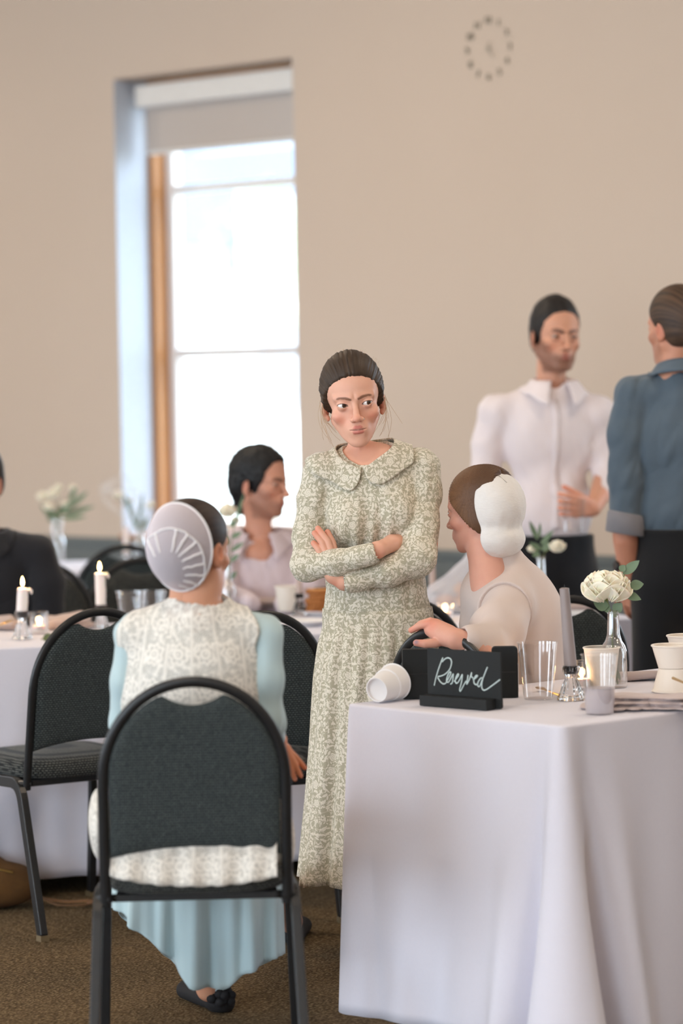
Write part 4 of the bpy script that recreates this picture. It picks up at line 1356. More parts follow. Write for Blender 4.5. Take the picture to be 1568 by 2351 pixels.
def make_head(T, org, o, fwd, up, s, base, male, hair, hcol, nk, res, gaze=None, with_eyes=True, extra=None, blush=0.4, beard=None, smile=0.0, body=None, lo=None, hi=None, brow=(50, 38, 32), hair_res=None, browk=1.0, mouth=0.0004):
    Rm = frame(fwd, up); toL = lambda p: ((np.array(p) - o) @ Rm) / s
    hf = head_field(male, mouth, 0.0038 if male else 0.0046, 0.0028 if male else 0.0032, neck=(toL(nk[0]), toL(nk[1]), nk[2] / s, nk[3] / s), smile=smile)
    S = SDF().add(local(hf, o, Rm, s))
    if body is not None:
        for f, k in body: S.add(f, k)
    V, Q = surf(S, lo, hi, res)
    C = head_tones(toL(V), hf, base, blush=blush, beard=beard, brow=brow, browk=browk, bthick=1.7 if male else 1.0)
    if with_eyes: eyes(o, Rm, s, gaze if gaze is not None else fwd, T, org, white=(150, 138, 132) if male else (224, 218, 214))
    if hair is not None:
        pad = 0.15 * s
        Vh, Qh = surf(local(hair, o, Rm, s), np.array(o) - pad, np.array(o) + pad, hair_res or res)
        L = toL(Vh); a = np.arctan2(L[:, 0], L[:, 2] + 0.03)
        w = vnoise(np.stack([a * 24, L[:, 1] * 14, L[:, 2] * 10], 1)) + 0.5
        mesh_obj('hair', Vh, Qh, M['hair'], T, hair_tone(hcol[0], hcol[1], w), org=org)
    return V, Q, C, Rm, toL

M['blue_dress'] = fabric('light_blue_cotton', (172, 194, 199), (187, 207, 210), 800, 0.3, 0.002, big=0.5)
def mk_lace(name, alpha):
    """white lace: rosettes, loops and ribs with open mesh between"""
    n = NT(name); uv = n.coord('UV')
    def sep(v):
        x = n.node('ShaderNodeSeparateXYZ'); n.link(v, x.inputs[0]); return x.outputs
    u, v, _ = sep(uv)
    # vertical bands with rosettes
    per = 0.062
    cu = n.math('SUBTRACT', n.math('FRACT', n.math('DIVIDE', u, per)), 0.5)
    cv = n.math('SUBTRACT', n.math('FRACT', n.math('DIVIDE', v, per * 1.25)), 0.5)
    r = n.math('SQRT', n.math('ADD', n.math('MULTIPLY', cu, cu), n.math('MULTIPLY', n.math('MULTIPLY', cv, cv), 1.5)))
    ang = n.math('ARCTAN2', cv, cu)
    pet = n.math('MULTIPLY', n.math('COSINE', n.math('MULTIPLY', ang, 7)), 0.05)
    ring1 = n.math('SUBTRACT', 1.0, n.ramp(n.math('ABSOLUTE', n.math('SUBTRACT', n.math('ADD', r, pet), 0.33)), 0.03, 0.075))
    ring2 = n.math('SUBTRACT', 1.0, n.ramp(n.math('ABSOLUTE', n.math('SUBTRACT', r, 0.15)), 0.03, 0.07))
    dots = n.math('SUBTRACT', 1.0, n.ramp(r, 0.03, 0.07))
    rib = n.math('SUBTRACT', 1.0, n.ramp(n.math('ABSOLUTE', n.math('SUBTRACT', n.math('ABSOLUTE', cu), 0.47)), 0.01, 0.05))
    vo = n.node('ShaderNodeTexVoronoi', voronoi_dimensions='2D', feature='DISTANCE_TO_EDGE'); n.link(uv, vo.inputs['Vector']); vo.inputs['Scale'].default_value = 210
    net = n.math('SUBTRACT', 1.0, n.ramp(vo.outputs['Distance'], 0.06, 0.20))
    soft = n.noise(uv, 60, 3, 0.6)
    m = n.math('MAXIMUM', n.math('MAXIMUM', ring1, ring2), n.math('MAXIMUM', n.math('MAXIMUM', dots, rib), n.math('MULTIPLY', net, 0.8)))
    m = n.math('MAXIMUM', m, n.ramp(soft, 0.47, 0.62), clamp=True)
    n.set(color=n.mix(soft, lin(226, 220, 210), lin(240, 236, 228)), rough=0.9, spec=0.15, sheen=0.2)
    n.set(alpha=n.math('MULTIPLY_ADD', m, 1 - alpha, alpha, clamp=True))
    n.bump(m, 0.5, 0.0015)
    return n.m
M['lace'] = mk_lace('white_lace', 0.55)
M['lace_hem'] = mk_lace('white_lace_open', 0.5)
def mk_sheer(name, rgb, dens):
    n = NT(name); n.set(color=lin(*rgb), rough=0.7, spec=0.1)
    lw = n.node('ShaderNodeLayerWeight'); lw.inputs['Blend'].default_value = 0.25
    n.set(alpha=n.math('MULTIPLY_ADD', lw.outputs['Facing'], 0.6, dens, clamp=True))
    return n.m
M['sheer'] = mk_sheer('sheer_net', (216, 206, 212), 0.58)
M['white_trim'] = fabric('white_ribbon', (226, 222, 224), (238, 236, 236), 900, 0.2)

# ------------------------------------------------------------------ the woman in the lace vest, seen from behind
def lace_woman():
    Y0 = 6.82
    A = lambda x, y, dy=0.0: at(x, y, Y0 + dy)
    org = A(445, 1900); org[2] = 0.0
    T = thing('person', 'seated woman from behind in pale blue dress, white lace vest and sheer white cap', 'person', org)
    base = (206, 152, 122)
    o = A(446, 1264, 0.0); fwd = V3(0.50, 0.86, -0.06); up = V3(-0.05, 0.02, 1); s = 0.97
    nk = (A(462, 1345, -0.01), A(452, 1420, -0.03), 0.046, 0.055)
    # hair, smooth, gathered under the cap
    S = SDF().add(ell((0, -0.016, 0.042), (0.082, 0.101, 0.083))).add(ell((0, -0.05, -0.02), (0.070, 0.058, 0.070)), 0.02)
    def line(P):
        l1 = P[:, 1] - 0.075 - 0.9 * (P[:, 2] - 0.066); l2 = P[:, 1] - 0.006 - 1.0 * (P[:, 2] + 0.018)
        return smax(l1, l2, 0.02) * 0.72
    S.cut(line, 0.006); S.cut(lambda P: -0.075 - P[:, 2], 0.01)
    hair = sym(S)
    lo, hi = bbox([A(330, 1130, -0.18), A(600, 1440, 0.16)], 0.0)
    sL, sR = A(312, 1458, 0.0), A(600, 1458, 0.0)
    bodyx = [(cone(A(455, 1425, -0.02), sL, 0.042, 0.045), 0.03), (cone(A(455, 1425, -0.02), sR, 0.042, 0.045), 0.03), (ell(A(450, 1530, 0.0), (0.13, 0.09, 0.13)), 0.03)]
    V, Q, C, Rm, toL = make_head(T, org, o, fwd, up, s, base, False, hair, ((30, 20, 17), (64, 44, 34)), nk, 0.0028, body=bodyx, lo=lo, hi=hi, blush=0.5)
    parts = [(V, Q, C)]
    rest = SDF().add(ell(A(450, 1560, 0.0), (0.125, 0.085, 0.15))).add(ell(A(447, 1800, 0.0), (0.135, 0.095, 0.11)), 0.05)
    kn = []
    for sx in (-1, 1):
        hip = A(447 + sx * 75, 1860, 0.02); kne = V3(hip[0] + sx * 0.01, Y0 + 0.44, 0.52)
        ank = A(480, 2240, 0.62) if sx < 0 else V3(*onh(668, 2175, 0.0)) + V3(0, 0.02, 0.07)
        if sx < 0: ank[2] = 0.06
        rest.add(chain([hip, kne, ank], [0.080, 0.055, 0.034]), 0.03)
    elR, wrR = A(612, 1655, -0.01), A(632, 1722, 0.14)
    elL, wrL = A(290, 1660, 0.02), A(330, 1760, 0.26)
    rest.add(chain([sR, elR, wrR], [0.04, 0.032, 0.022]), 0.02).add(chain([sL, elL, wrL], [0.04, 0.032, 0.022]), 0.02)
    lo, hi = V3(org[0] - 0.45, Y0 - 0.2, 0.02), V3(org[0] + 0.45, Y0 + 1.6, 1.1)
    Vr, Qr = surf(rest, lo, hi, 0.008)
    parts.append((Vr, Qr, flat_tone(Vr, base)))
    hs = SDF().add(chain([A(636, 1700, 0.08), wrR], [0.024, 0.022]))
    hc = hand_chains(wrR, V3(0.16, -0.10, -0.9), V3(-0.4, -0.85, 0.0), V3(0.8, -0.3, 0.1), [(0.3, 0.7, 0.6)] * 4, s=0.92, thumb=(0.8, 0.45, 0.3))
    hc = hand_chains(A(640, 1712, 0.10), V3(0.20, 0.02, -0.55), V3(-0.1, 1, 0.0), V3(1, 0.2, 0.2), [(0.25, 0.5, 0.5), (0.35, 0.6, 0.5), (0.4, 0.7, 0.5), (0.5, 0.7, 0.5)], s=0.66, thumb=(0.85, 0.4, 0.1))
    add_hand(hs, hc)
    lo, hi = bbox([A(590, 1670, 0.0), A(700, 1810, 0.25)], 0.01)
    Vh, Qh = surf(hs, lo, hi, 0.0028)
    parts.append((Vh, Qh, finger_tones(Vh, (222, 150, 112), [c[1][0][-1] for c in hc], 0.015)))
    V, Q, C = join(parts); mesh_obj('body', V, Q, M['skin'], T, C, org=org)
    # dress: torso and sleeves
    D = SDF().add(ell(A(450, 1560, 0.0), (0.142, 0.103, 0.185))).add(ell(A(447, 1790, 0.0), (0.150, 0.110, 0.13)), 0.06)
    D.add(cone(A(455, 1420, -0.01), sL, 0.050, 0.050), 0.03).add(cone(A(455, 1420, -0.01), sR, 0.050, 0.050), 0.03).add(cone(A(456, 1420, -0.01), A(460, 1392, -0.01), 0.062, 0.054), 0.03)
    Tq = list(D.ops)
    D.add(chain([sL, A(298, 1560, 0.0), elL, wrL], [0.051, 0.044, 0.038, 0.030], 0.02), 0.012)
    D.add(chain([sR, A(606, 1560, -0.01), elR, A(630, 1700, 0.08)], [0.051, 0.044, 0.040, 0.030], 0.02), 0.012)
    fD = folds(0.008, 22, (0.25, 0.1, 1), 0.2)
    D.disp(lambda P: fD(P) * np.clip((np.abs(P[:, 0] - org[0]) - 0.10) / 0.05, 0, 1))
    D.sub(econe(A(461, 1372, -0.02), A(464, 1320, -0.02), 0.057, 0.085, (1, 0, 0), 0.9), 0.004)
    lo, hi = bbox([A(215, 1350, -0.2), A(690, 1880, 0.35)], 0.01)
    V, Q = surf(D, lo, hi, 0.005)
    mesh_obj('dress_bodice', V, Q, M['blue_dress'], T, org=org)
    # vest
    W = SDF(); W.ops = list(Tq); W.add(ell(A(440, 1600, 0.0), (0.160, 0.106, 0.17)), 0.04); W.disp(lambda P: -0.007 + 0 * P[:, 0])
    W.disp(folds(0.002, 24, (0, 0, 1), 0.2))
    W.sub(econe(A(461, 1372, -0.02), A(464, 1320, -0.02), 0.060, 0.09, (1, 0, 0), 0.9), 0.004)
    W.sub(chain([A(262, 1385, 0), A(238, 1470, 0), A(205, 1560, 0)], [0.040, 0.040, 0.030], 0.02), 0.006)
    W.sub(chain([A(628, 1380, 0), A(622, 1470, 0), A(662, 1590, 0)], [0.055, 0.056, 0.034], 0.02), 0.006)
    W.cut(half(A(447, 1790), (0, 0, -1)), 0.0)
    V, Q = surf(W, lo, hi, 0.0045)
    mesh_obj('lace_vest', V, Q, M['lace'], T, uv=1.0, org=org)
    # lace apron spread over hips and seat
    AP = SDF().add(ell(A(444, 1900, 0.02), (0.225, 0.160, 0.125))).add(ell(A(447, 1830, 0.0), (0.17, 0.12, 0.10)), 0.05)
    AP.add(ell(A(444, 1895, 0.20), (0.21, 0.20, 0.085)), 0.05)
    AP.disp(folds(0.012, 17, (0.3, 0.5, 1), 0.3)); AP.cut(half((0, 0, 0.512), (0, 0, -1)), 0.006)
    AP.cut(half((0, Y0 - 0.128, 0), (0, -1, 0)), 0.01)
    lo, hi = bbox([A(190, 1720, -0.2), A(700, 2010, 0.45)], 0.02)
    V, Q = surf(AP, lo, hi, 0.006)
    mesh_obj('lace_apron', V, Q, M['lace'], T, uv=1.0, org=org)
    # sides that hang beside the seat
    for sx, l, r, yt, yb in ((-1, 212, 250, 1822, 1962), (1, 632, 676, 1850, 2012)):
        S = SDF().add(ell(A((l + r) / 2 - 2, (yt + yb) / 2, -0.02), (0.027, 0.085, 0.088 if sx > 0 else 0.082))); S.disp(folds(0.006, 22, (0, 0, 1), 0.2))
        lo, hi = bbox([A(l - 30, yt - 40, -0.16), A(r + 30, yb + 40, 0.12)], 0.01)
        V, Q = surf(S, lo, hi, 0.005); mesh_obj('lace_apron_fold', V, Q, M['lace'], T, uv=1.0, org=org)
    # hem that falls behind the seat, between the posts of the chair back
    rows = []
    for j in range(13):
        v = j / 12; row = []
        for i in range(61):
            u = i / 60; x = 252 + (636 - 252) * u
            hemy = 2000 + 34 * math.sin(PI * min(1, max(0, (u + 0.05) / 1.1))) ** 0.6 + 3 * abs(math.sin(u * 26))
            y = 1900 + (hemy - 1900) * v
            row.append(A(x, y, -0.202 - 0.012 * v * v + 0.006 * math.sin(u * 34 + v) * v) - org)
        rows.append(row)
    MB().grid(rows).build('lace_hem', M['lace_hem'], T, uv=1.0, thick=0.001)
    # blue skirt falling before the seat
    hem = [(262, 2085), (300, 2122), (335, 2152), (400, 2215), (440, 2268), (520, 2274), (560, 2235), (610, 2212), (655, 2186)]
    hx = [h[0] for h in hem]; hy = [h[1] for h in hem]
    rings = []
    YF = 0.42
    for j in range(26):
        v = j / 25; ring = []
        for i in range(140):
            th = 2 * PI * i / 140
            xx = 455 - 196 * math.cos(th) * (0.97 + 0.03 * v)
            yb = np.interp(xx, hx, hy); yt = 1935
            y = yt + (yb - yt) * v
            fo = v ** 0.7 * (0.014 * math.sin(9 * th + 0.8) + 0.010 * math.sin(16 * th + 2 + v) + 0.005 * math.sin(29 * th)) * abs(math.sin(th)) ** 0.3
            p = A(xx, y, YF + 0.10 - 0.11 * math.sin(th) - 0.02 * v)
            p = p + V3(-math.cos(th) * fo * 0.6, -math.sin(th) * fo * 1.4, 0)
            p[2] = max(p[2], 0.02)
            ring.append(p)
        rings.append(ring)
    V, Q = loft(rings); so = mesh_obj('dress_skirt', V, Q, M['blue_dress'], T, org=org)
    so.modifiers.new('solid', 'SOLIDIFY').thickness = 0.002
    # shoes with an ankle strap of cloth flowers
    black = plain('black_suede', (24, 22, 24), 0.8, bump=0.5, bscale=400)
    h0 = onh(505, 2322, 0.0)
    S = SDF().add(econe(h0 + V3(0.0, 0.0, 0.028), h0 + V3(-0.085, 0.17, 0.022), 0.036, 0.034, (1, 0.5, 0), 0.8)).add(cone(h0 + V3(0.004, 0.0, 0.02), h0 + V3(0.0, 0.005, 0.062), 0.030, 0.028), 0.015)
    S.sub(econe(h0 + V3(-0.035, 0.05, 0.075), h0 + V3(-0.06, 0.11, 0.072), 0.036, 0.03, (1, 0.5, 0), 0.9), 0.006); S.cut(half((0, 0, 0.002), (0, 0, -1)), 0)
    lo, hi = bbox([h0 + V3(-0.16, -0.06, -0.01), h0 + V3(0.07, 0.25, 0.13)], 0)
    V, Q = surf(S, lo, hi, 0.005); sh = mesh_obj('shoe', V, Q, black, T, org=org)
    fl = MB(); rnd = random.Random(2)
    for i in range(9):
        fl.ball(h0 + V3(rnd.uniform(-0.02, 0.03), rnd.uniform(-0.045, -0.028), rnd.uniform(0.03, 0.06)) - org, (0.013, 0.008, 0.012), 8, 6)
    fl.build('ruffle', black, sh)
    h1 = onh(672, 2168, 0.0)
    S = SDF().add(econe(h1 + V3(0, 0, 0.03), h1 + V3(0.02, 0.16, 0.024), 0.036, 0.033, (1, 0, 0), 0.8)); S.cut(half((0, 0, 0.002), (0, 0, -1)), 0)
    lo, hi = bbox([h1 + V3(-0.07, -0.06, -0.01), h1 + V3(0.1, 0.25, 0.1)], 0)
    V, Q = surf(S, lo, hi, 0.006); mesh_obj('shoe', V, Q, black, T, org=org)
    # the sheer cap on the back of the head
    cp = thing('net_cap', 'sheer white net cap with pleated crown on the dark-haired woman', 'cap', o)
    ax = V3(0.0, -0.93, -0.10); ax /= np.linalg.norm(ax)
    e1 = np.cross(ax, (0, 0, 1)); e1 /= np.linalg.norm(e1); e2 = np.cross(e1, ax)
    cc = V3(0, -0.022, 0.012)
    def capp(psi, th, off=0.0):
        d = ax * math.cos(psi) + (e1 * math.cos(th) + e2 * math.sin(th) * 1.0) * math.sin(psi)
        r = 1 / math.sqrt((d[0] / 0.090) ** 2 + (d[1] / 0.118) ** 2 + (d[2] / 0.108) ** 2) + off
        return Rm @ (cc + d * r)
    PM = 1.16
    G = [[capp(PM * j / 14, 2 * PI * i / 48) for i in range(48)] for j in range(15)]
    MB().grid(G, wrap=True).build('net_crown', M['sheer'], cp, sharp=False)
    MB().tube([capp(PM, 2 * PI * i / 64) for i in range(64)], 0.0026, 8, closed=True).build('rim', M['white_trim'], cp)
    grid_ = [(0.02 + (PM - 0.02) * a / 60, 2 * PI * b / 140) for a in range(61) for b in range(140)]
    gp = np.array([o + capp(*q) for q in grid_]) - V3(0, 0, CAMH)
    gx = CX + FPX * (gp @ _R) / (gp @ _F); gy = CY - FPX * (gp @ _U) / (gp @ _F)
    def on_cap(x, y):
        return capp(*grid_[int(np.argmin((gx - x) ** 2 + (gy - y) ** 2))], 0.0012)
    ring = smoothpath([(339, 1243), (352, 1228), (372, 1218), (393, 1214), (412, 1218), (428, 1225), (453, 1246), (466, 1271), (470, 1300), (469, 1322), (462, 1343)], 4)
    MB().tube([on_cap(*q) for q in ring], 0.0022, 8).build('seam_ring', M['white_trim'], cp)
    for (x0, y0, x1, y1) in ((339, 1239, 357, 1278), (357, 1225, 368, 1270), (405, 1218, 395, 1268), (430, 1228, 404, 1270), (450, 1245, 411, 1278), (462, 1268, 418, 1289), (468, 1295, 421, 1305), (468, 1320, 425, 1321), (462, 1343, 421, 1332), (446, 1354, 411, 1343)):
        pts = [on_cap(x0 + (x1 - x0) * k / 5, y0 + (y1 - y0) * k / 5) for k in range(6)]
        MB().tube(pts, [0.0026, 0.0026, 0.0025, 0.0024, 0.0021, 0.0014], 6).build('pleat', M['white_trim'], cp)
lace_woman()

# ------------------------------------------------------------------ the woman in taupe at the near table
M['taupe'] = fabric('taupe_crepe', (204, 188, 181), (215, 200, 193), 900, 0.25, 0.0015, big=0.6)
M['cap_cloth'] = fabric('white_textured_cloth', (220, 216, 212), (238, 235, 232), 90, 0.7, 0.003, big=0.4, stretch=(1, 1, 3))
def taupe_woman():
    Y0 = 8.02
    A = lambda x, y, dy=0.0: at(x, y, Y0 + dy)
    org = A(1170, 1800); org[2] = 0.0
    T = thing('person', 'seated woman in a taupe cape dress with white cap, hand on a chair back', 'person', org)
    base = (224, 170, 150)
    o = A(1103, 1172, 0.0); fwd = V3(-0.80, 0.60, -0.10); up = V3(-0.10, 0.06, 1); s = 0.98
    nk = (A(1128, 1262, 0.0), A(1165, 1345, 0.0), 0.047, 0.056)
    S = SDF().add(ell((0, -0.016, 0.042), (0.083, 0.102, 0.084))).add(ell((0.026, -0.030, -0.020), (0.054, 0.062, 0.066)), 0.02).add(ell((0.046, 0.012, 0.015), (0.036, 0.05, 0.05)), 0.02).add(ell((0.060, -0.012, -0.022), (0.024, 0.044, 0.040)), 0.015)
    def line(P):
        l1 = P[:, 1] - 0.080 - 0.9 * (P[:, 2] - 0.062); l2 = P[:, 1] - 0.040 - 0.85 * (P[:, 2] + 0.020)
        return smax(l1, l2, 0.02) * 0.72
    S.cut(line, 0.006); S.cut(lambda P: -0.088 - P[:, 2] - 0.3 * np.clip(P[:, 1], -0.1, 0.1), 0.01)
    g0_ = sym(S); capn = V3(-0.78, 0.60, -0.16); capn /= np.linalg.norm(capn); capp0 = A(1152, 1180, 0.0)
    Rm_ = frame(fwd, up)
    def g(P): return smax(g0_(P), -((o + (P * s) @ Rm_.T - capp0) @ capn + 0.045) / s, 0.002)
    hair = lambda P: g(P) + 0.0009 * np.sin(np.arctan2(P[:, 1] + 0.02, P[:, 2] - 0.05) * 70 + 30 * P[:, 0]) + 0.0035 * np.exp(-((P[:, 0]) / 0.004) ** 2) * (P[:, 2] > 0.05)
    lo, hi = bbox([A(1000, 1050, -0.16), A(1290, 1400, 0.16)], 0.0)
    shn = A(1168, 1392, -0.11); shf = A(1160, 1380, 0.17)
    bodyx = [(cone(A(1165, 1350, 0.0), shn, 0.05, 0.045), 0.03), (cone(A(1165, 1350, 0.0), shf, 0.05, 0.045), 0.03)]
    V, Q, C, Rm, toL = make_head(T, org, o, fwd, up, s, base, False, None, None, nk, 0.0028, body=bodyx, lo=lo, hi=hi, blush=0.6)
    parts = [(V, Q, C)]
    Vh, Qh = surf(local(hair, o, Rm, s), o - 0.15, o + 0.15, 0.0028)
    L = toL(Vh); a = np.arctan2(L[:, 1] + 0.02, L[:, 2] - 0.05)
    w = vnoise(np.stack([a * 22, L[:, 0] * 12, L[:, 2] * 5], 1)) + 0.5
    lt = np.clip(0.35 + 7 * L[:, 1], 0, 1)
    mesh_obj('hair', Vh, Qh, M['hair'], T, hair_tone((58, 38, 27), (164, 118, 82), 0.25 + 0.55 * w * lt + 0.25 * lt), org=org)
    rest = SDF().add(ell(A(1180, 1480, 0.02), (0.10, 0.12, 0.17))).add(ell(A(1180, 1720, 0.0), (0.14, 0.14, 0.12)), 0.06)
    for sx in (-1, 1):
        hip = V3(org[0] + 0.02, Y0 + sx * 0.09, 0.53); kne = hip + V3(0.28, -0.30 + sx * 0.02, 0.0)
        rest.add(chain([hip, kne, kne + V3(0.02, -0.02, -0.45)], [0.08, 0.055, 0.036]), 0.03)
    HD = -0.205
    el, wr = A(1105, 1492, -0.33), A(1046, 1467, -0.135 + HD)
    rest.add(chain([shn, el, wr], [0.045, 0.036, 0.026]), 0.02)
    rest.add(chain([shf, A(1180, 1520, 0.22), A(1240, 1560, 0.05)], [0.045, 0.036, 0.022]), 0.02)
    lo, hi = V3(org[0] - 0.3, Y0 - 0.6, 0.02), V3(org[0] + 0.5, Y0 + 0.4, 1.1)
    Vr, Qr = surf(rest, lo, hi, 0.008); parts.append((Vr, Qr, flat_tone(Vr, base)))
    # the hand over the chair back
    hs = SDF().add(chain([A(1095, 1482, -0.34), wr], [0.030, 0.026])).add(chain([wr, A(1020, 1456, -0.100 + HD), A(1000, 1442, -0.070 + HD)], [0.025, 0.027, 0.022]), 0.012)
    hs.add(econe(A(1028, 1460, -0.105 + HD), A(994, 1443, -0.074 + HD), 0.027, 0.024, (0.25, 0.5, 0.85), 0.8), 0.012)
    ch_ = [([(1002, 1436, -0.082), (985, 1432, -0.080), (962, 1437, -0.072), (944, 1447, -0.062)], [0.0105, 0.0100, 0.0090, 0.0078]),
           ([(1004, 1432, -0.066), (988, 1426, -0.058), (966, 1432, -0.046), (950, 1444, -0.036)], [0.0105, 0.0100, 0.0090, 0.0078]),
           ([(1008, 1434, -0.050), (992, 1428, -0.038), (972, 1434, -0.024), (960, 1448, -0.014)], [0.0100, 0.0095, 0.0085, 0.0074]),
           ([(1012, 1440, -0.040), (998, 1436, -0.022), (984, 1442, -0.008), (974, 1454, 0.002)], [0.0095, 0.0085, 0.0078, 0.0068]),
           ([(1018, 1468, -0.096), (1000, 1476, -0.112), (976, 1478, -0.118), (956, 1476, -0.116)], [0.0150, 0.0125, 0.0110, 0.0088])]
    tips = []
    for pts, rs in ch_:
        pp = [A(p[0], p[1], p[2] + HD) for p in pts]; tips.append(pp[-1]); hs.add(chain(pp, rs), 0.004)
    lo, hi = bbox([A(925, 1405, -0.20 + HD), A(1110, 1515, 0.03 + HD)], 0.02)
    Vh, Qh = surf(hs, lo, hi, 0.0022)
    Ch = finger_tones(Vh, base, tips + [A(985, 1428, -0.08 + HD), A(1000, 1440, -0.09 + HD)], 0.018)
    nail = np.exp(-((Vh - (A(955, 1473, -0.125 + HD))) ** 2).sum(1) / 0.0075 ** 2)[:, None]
    Ch = Ch * (1 - nail) + np.array(lin(150, 132, 148)[:3]) * nail
    parts.append((Vh, Qh, Ch))
    V, Q, C = join(parts); mesh_obj('body', V, Q, M['skin'], T, C, org=org)
    # dress, sleeve and cape
    tor = [(ell(A(1182, 1470, 0.02), (0.122, 0.135, 0.185)), 0.03), (ell(A(1185, 1620, 0.02), (0.135, 0.14, 0.20)), 0.06), (cone(A(1168, 1336, 0.0), A(1150, 1300, 0.0), 0.068, 0.060), 0.03), (cone(A(1120, 1360, 0.0), A(1122, 1430, 0.0), 0.056, 0.070), 0.04), (cone(A(1114, 1362, -0.02), A(1150, 1396, -0.10), 0.056, 0.062), 0.03), (cone(A(1172, 1346, 0.0), shn, 0.062, 0.064), 0.03), (cone(A(1172, 1346, 0.0), shf, 0.062, 0.064), 0.03), (ell(A(1215, 1430, 0.03), (0.085, 0.12, 0.13)), 0.04)]
    D = SDF()
    for f, k in tor: D.add(f, k)
    D.add(chain([A(1165, 1400, -0.12), A(1140, 1450, -0.20), A(1114, 1500, -0.28)], [0.066, 0.074, 0.064], 0.02), 0.012)
    D.add(cone(A(1115, 1485, -0.29), A(1080, 1474, -0.335), 0.058, 0.046), 0.02)
    D.add(ell(A(1190, 1720, 0.0), (0.19, 0.20, 0.16)), 0.06)
    D.add(chain([V3(org[0] + 0.03, Y0 - 0.02, 0.55), V3(org[0] + 0.30, Y0 - 0.30, 0.55)], [0.14, 0.12]), 0.06)
    fD = folds(0.010, 15, (0.2, 0.1, 1), 0.15)
    D.disp(lambda P: fD(P) * 0.8)
    D.sub(econe(A(1140, 1272, 0.0), A(1112, 1215, 0.0), 0.053, 0.085, (0, 1, 0), 0.98), 0.004)
    D.sub(cone(A(1052, 1470, -0.345), A(1000, 1462, -0.34), 0.034, 0.060), 0.004)
    lo, hi = bbox([A(1020, 1280, -0.55), A(1420, 1900, 0.35)], 0.02); lo[2] = 0.35
    V, Q = surf(D, lo, hi, 0.005); mesh_obj('dress', V, Q, M['taupe'], T, org=org)
    W = SDF()
    for f, k in tor: W.add(f, k)
    W.disp(lambda P: -0.009 + 0 * P[:, 0]); fW = folds(0.004, 12, (0.1, 0.1, 1), 0.2); W.disp(fW)
    W.sub(econe(A(1140, 1274, 0.0), A(1112, 1215, 0.0), 0.056, 0.088, (0, 1, 0), 0.98), 0.004)
    W.sub(chain([A(1150, 1392, -0.20), A(1155, 1440, -0.22), A(1150, 1580, -0.22)], [0.082, 0.104, 0.135], 0.03), 0.004)
    W.cut(half((0, 0, 0.62), (0, 0, -1)), 0)
    V, Q = surf(W, lo, hi, 0.0042); mesh_obj('cape', V, Q, M['taupe'], T, org=org)
    # cap
    cp = thing('cloth_cap', 'opaque white cloth cap on the brown-haired woman in taupe', 'cap', o)
    K = SDF().add(ell(A(1132, 1162, 0.0), (0.088, 0.124, 0.098))).add(ell(A(1134, 1236, -0.005), (0.084, 0.114, 0.060)), 0.014)
    K.disp(lambda P: 0.0016 * vnoise(P * 55) * 2)
    ed = frame(fwd, up)
    K.cut(half(A(1152, 1180, 0.0), (-0.78, 0.60, -0.16)), 0.008)
    K.sub(cone(A(1222, 1206, -0.03), A(1202, 1208, -0.03), 0.010, 0.004), 0.012)
    lo, hi = bbox([A(1060, 1060, -0.13), A(1240, 1310, 0.13)], 0.01)
    V, Q = surf(K, lo, hi, 0.0028); mesh_obj('crown', V, Q, M['cap_cloth'], cp, org=o)
    # rolled edge
    e = []
    for i in range(72):
        th = 2 * PI * i / 72
        p = A(1150, 1182, 0.0) + V3(0.066, 0.086, 0) * math.cos(th) + V3(-0.020, 0.0, 0.118) * math.sin(th)
        e.append(project(K, p[None], 0.0005, 8)[0] - o)
    MB().tube(e, 0.0030, 6, closed=True).build('rolled_edge', M['white_trim'], cp)
    pin = plain('steel_pin', (200, 195, 190), 0.3, metal=1.0)
    for (x0, y0, x1, y1) in ((1142, 1090, 1158, 1116), (1102, 1248, 1124, 1232)):
        p0, p1 = project(K, np.array([A(x0, y0, -0.06), A(x1, y1, -0.075)]), 0.002, 8)
        MB().tube([p0 - o, p1 - o], 0.0009, 6).build('pin', pin, cp)
taupe_woman()
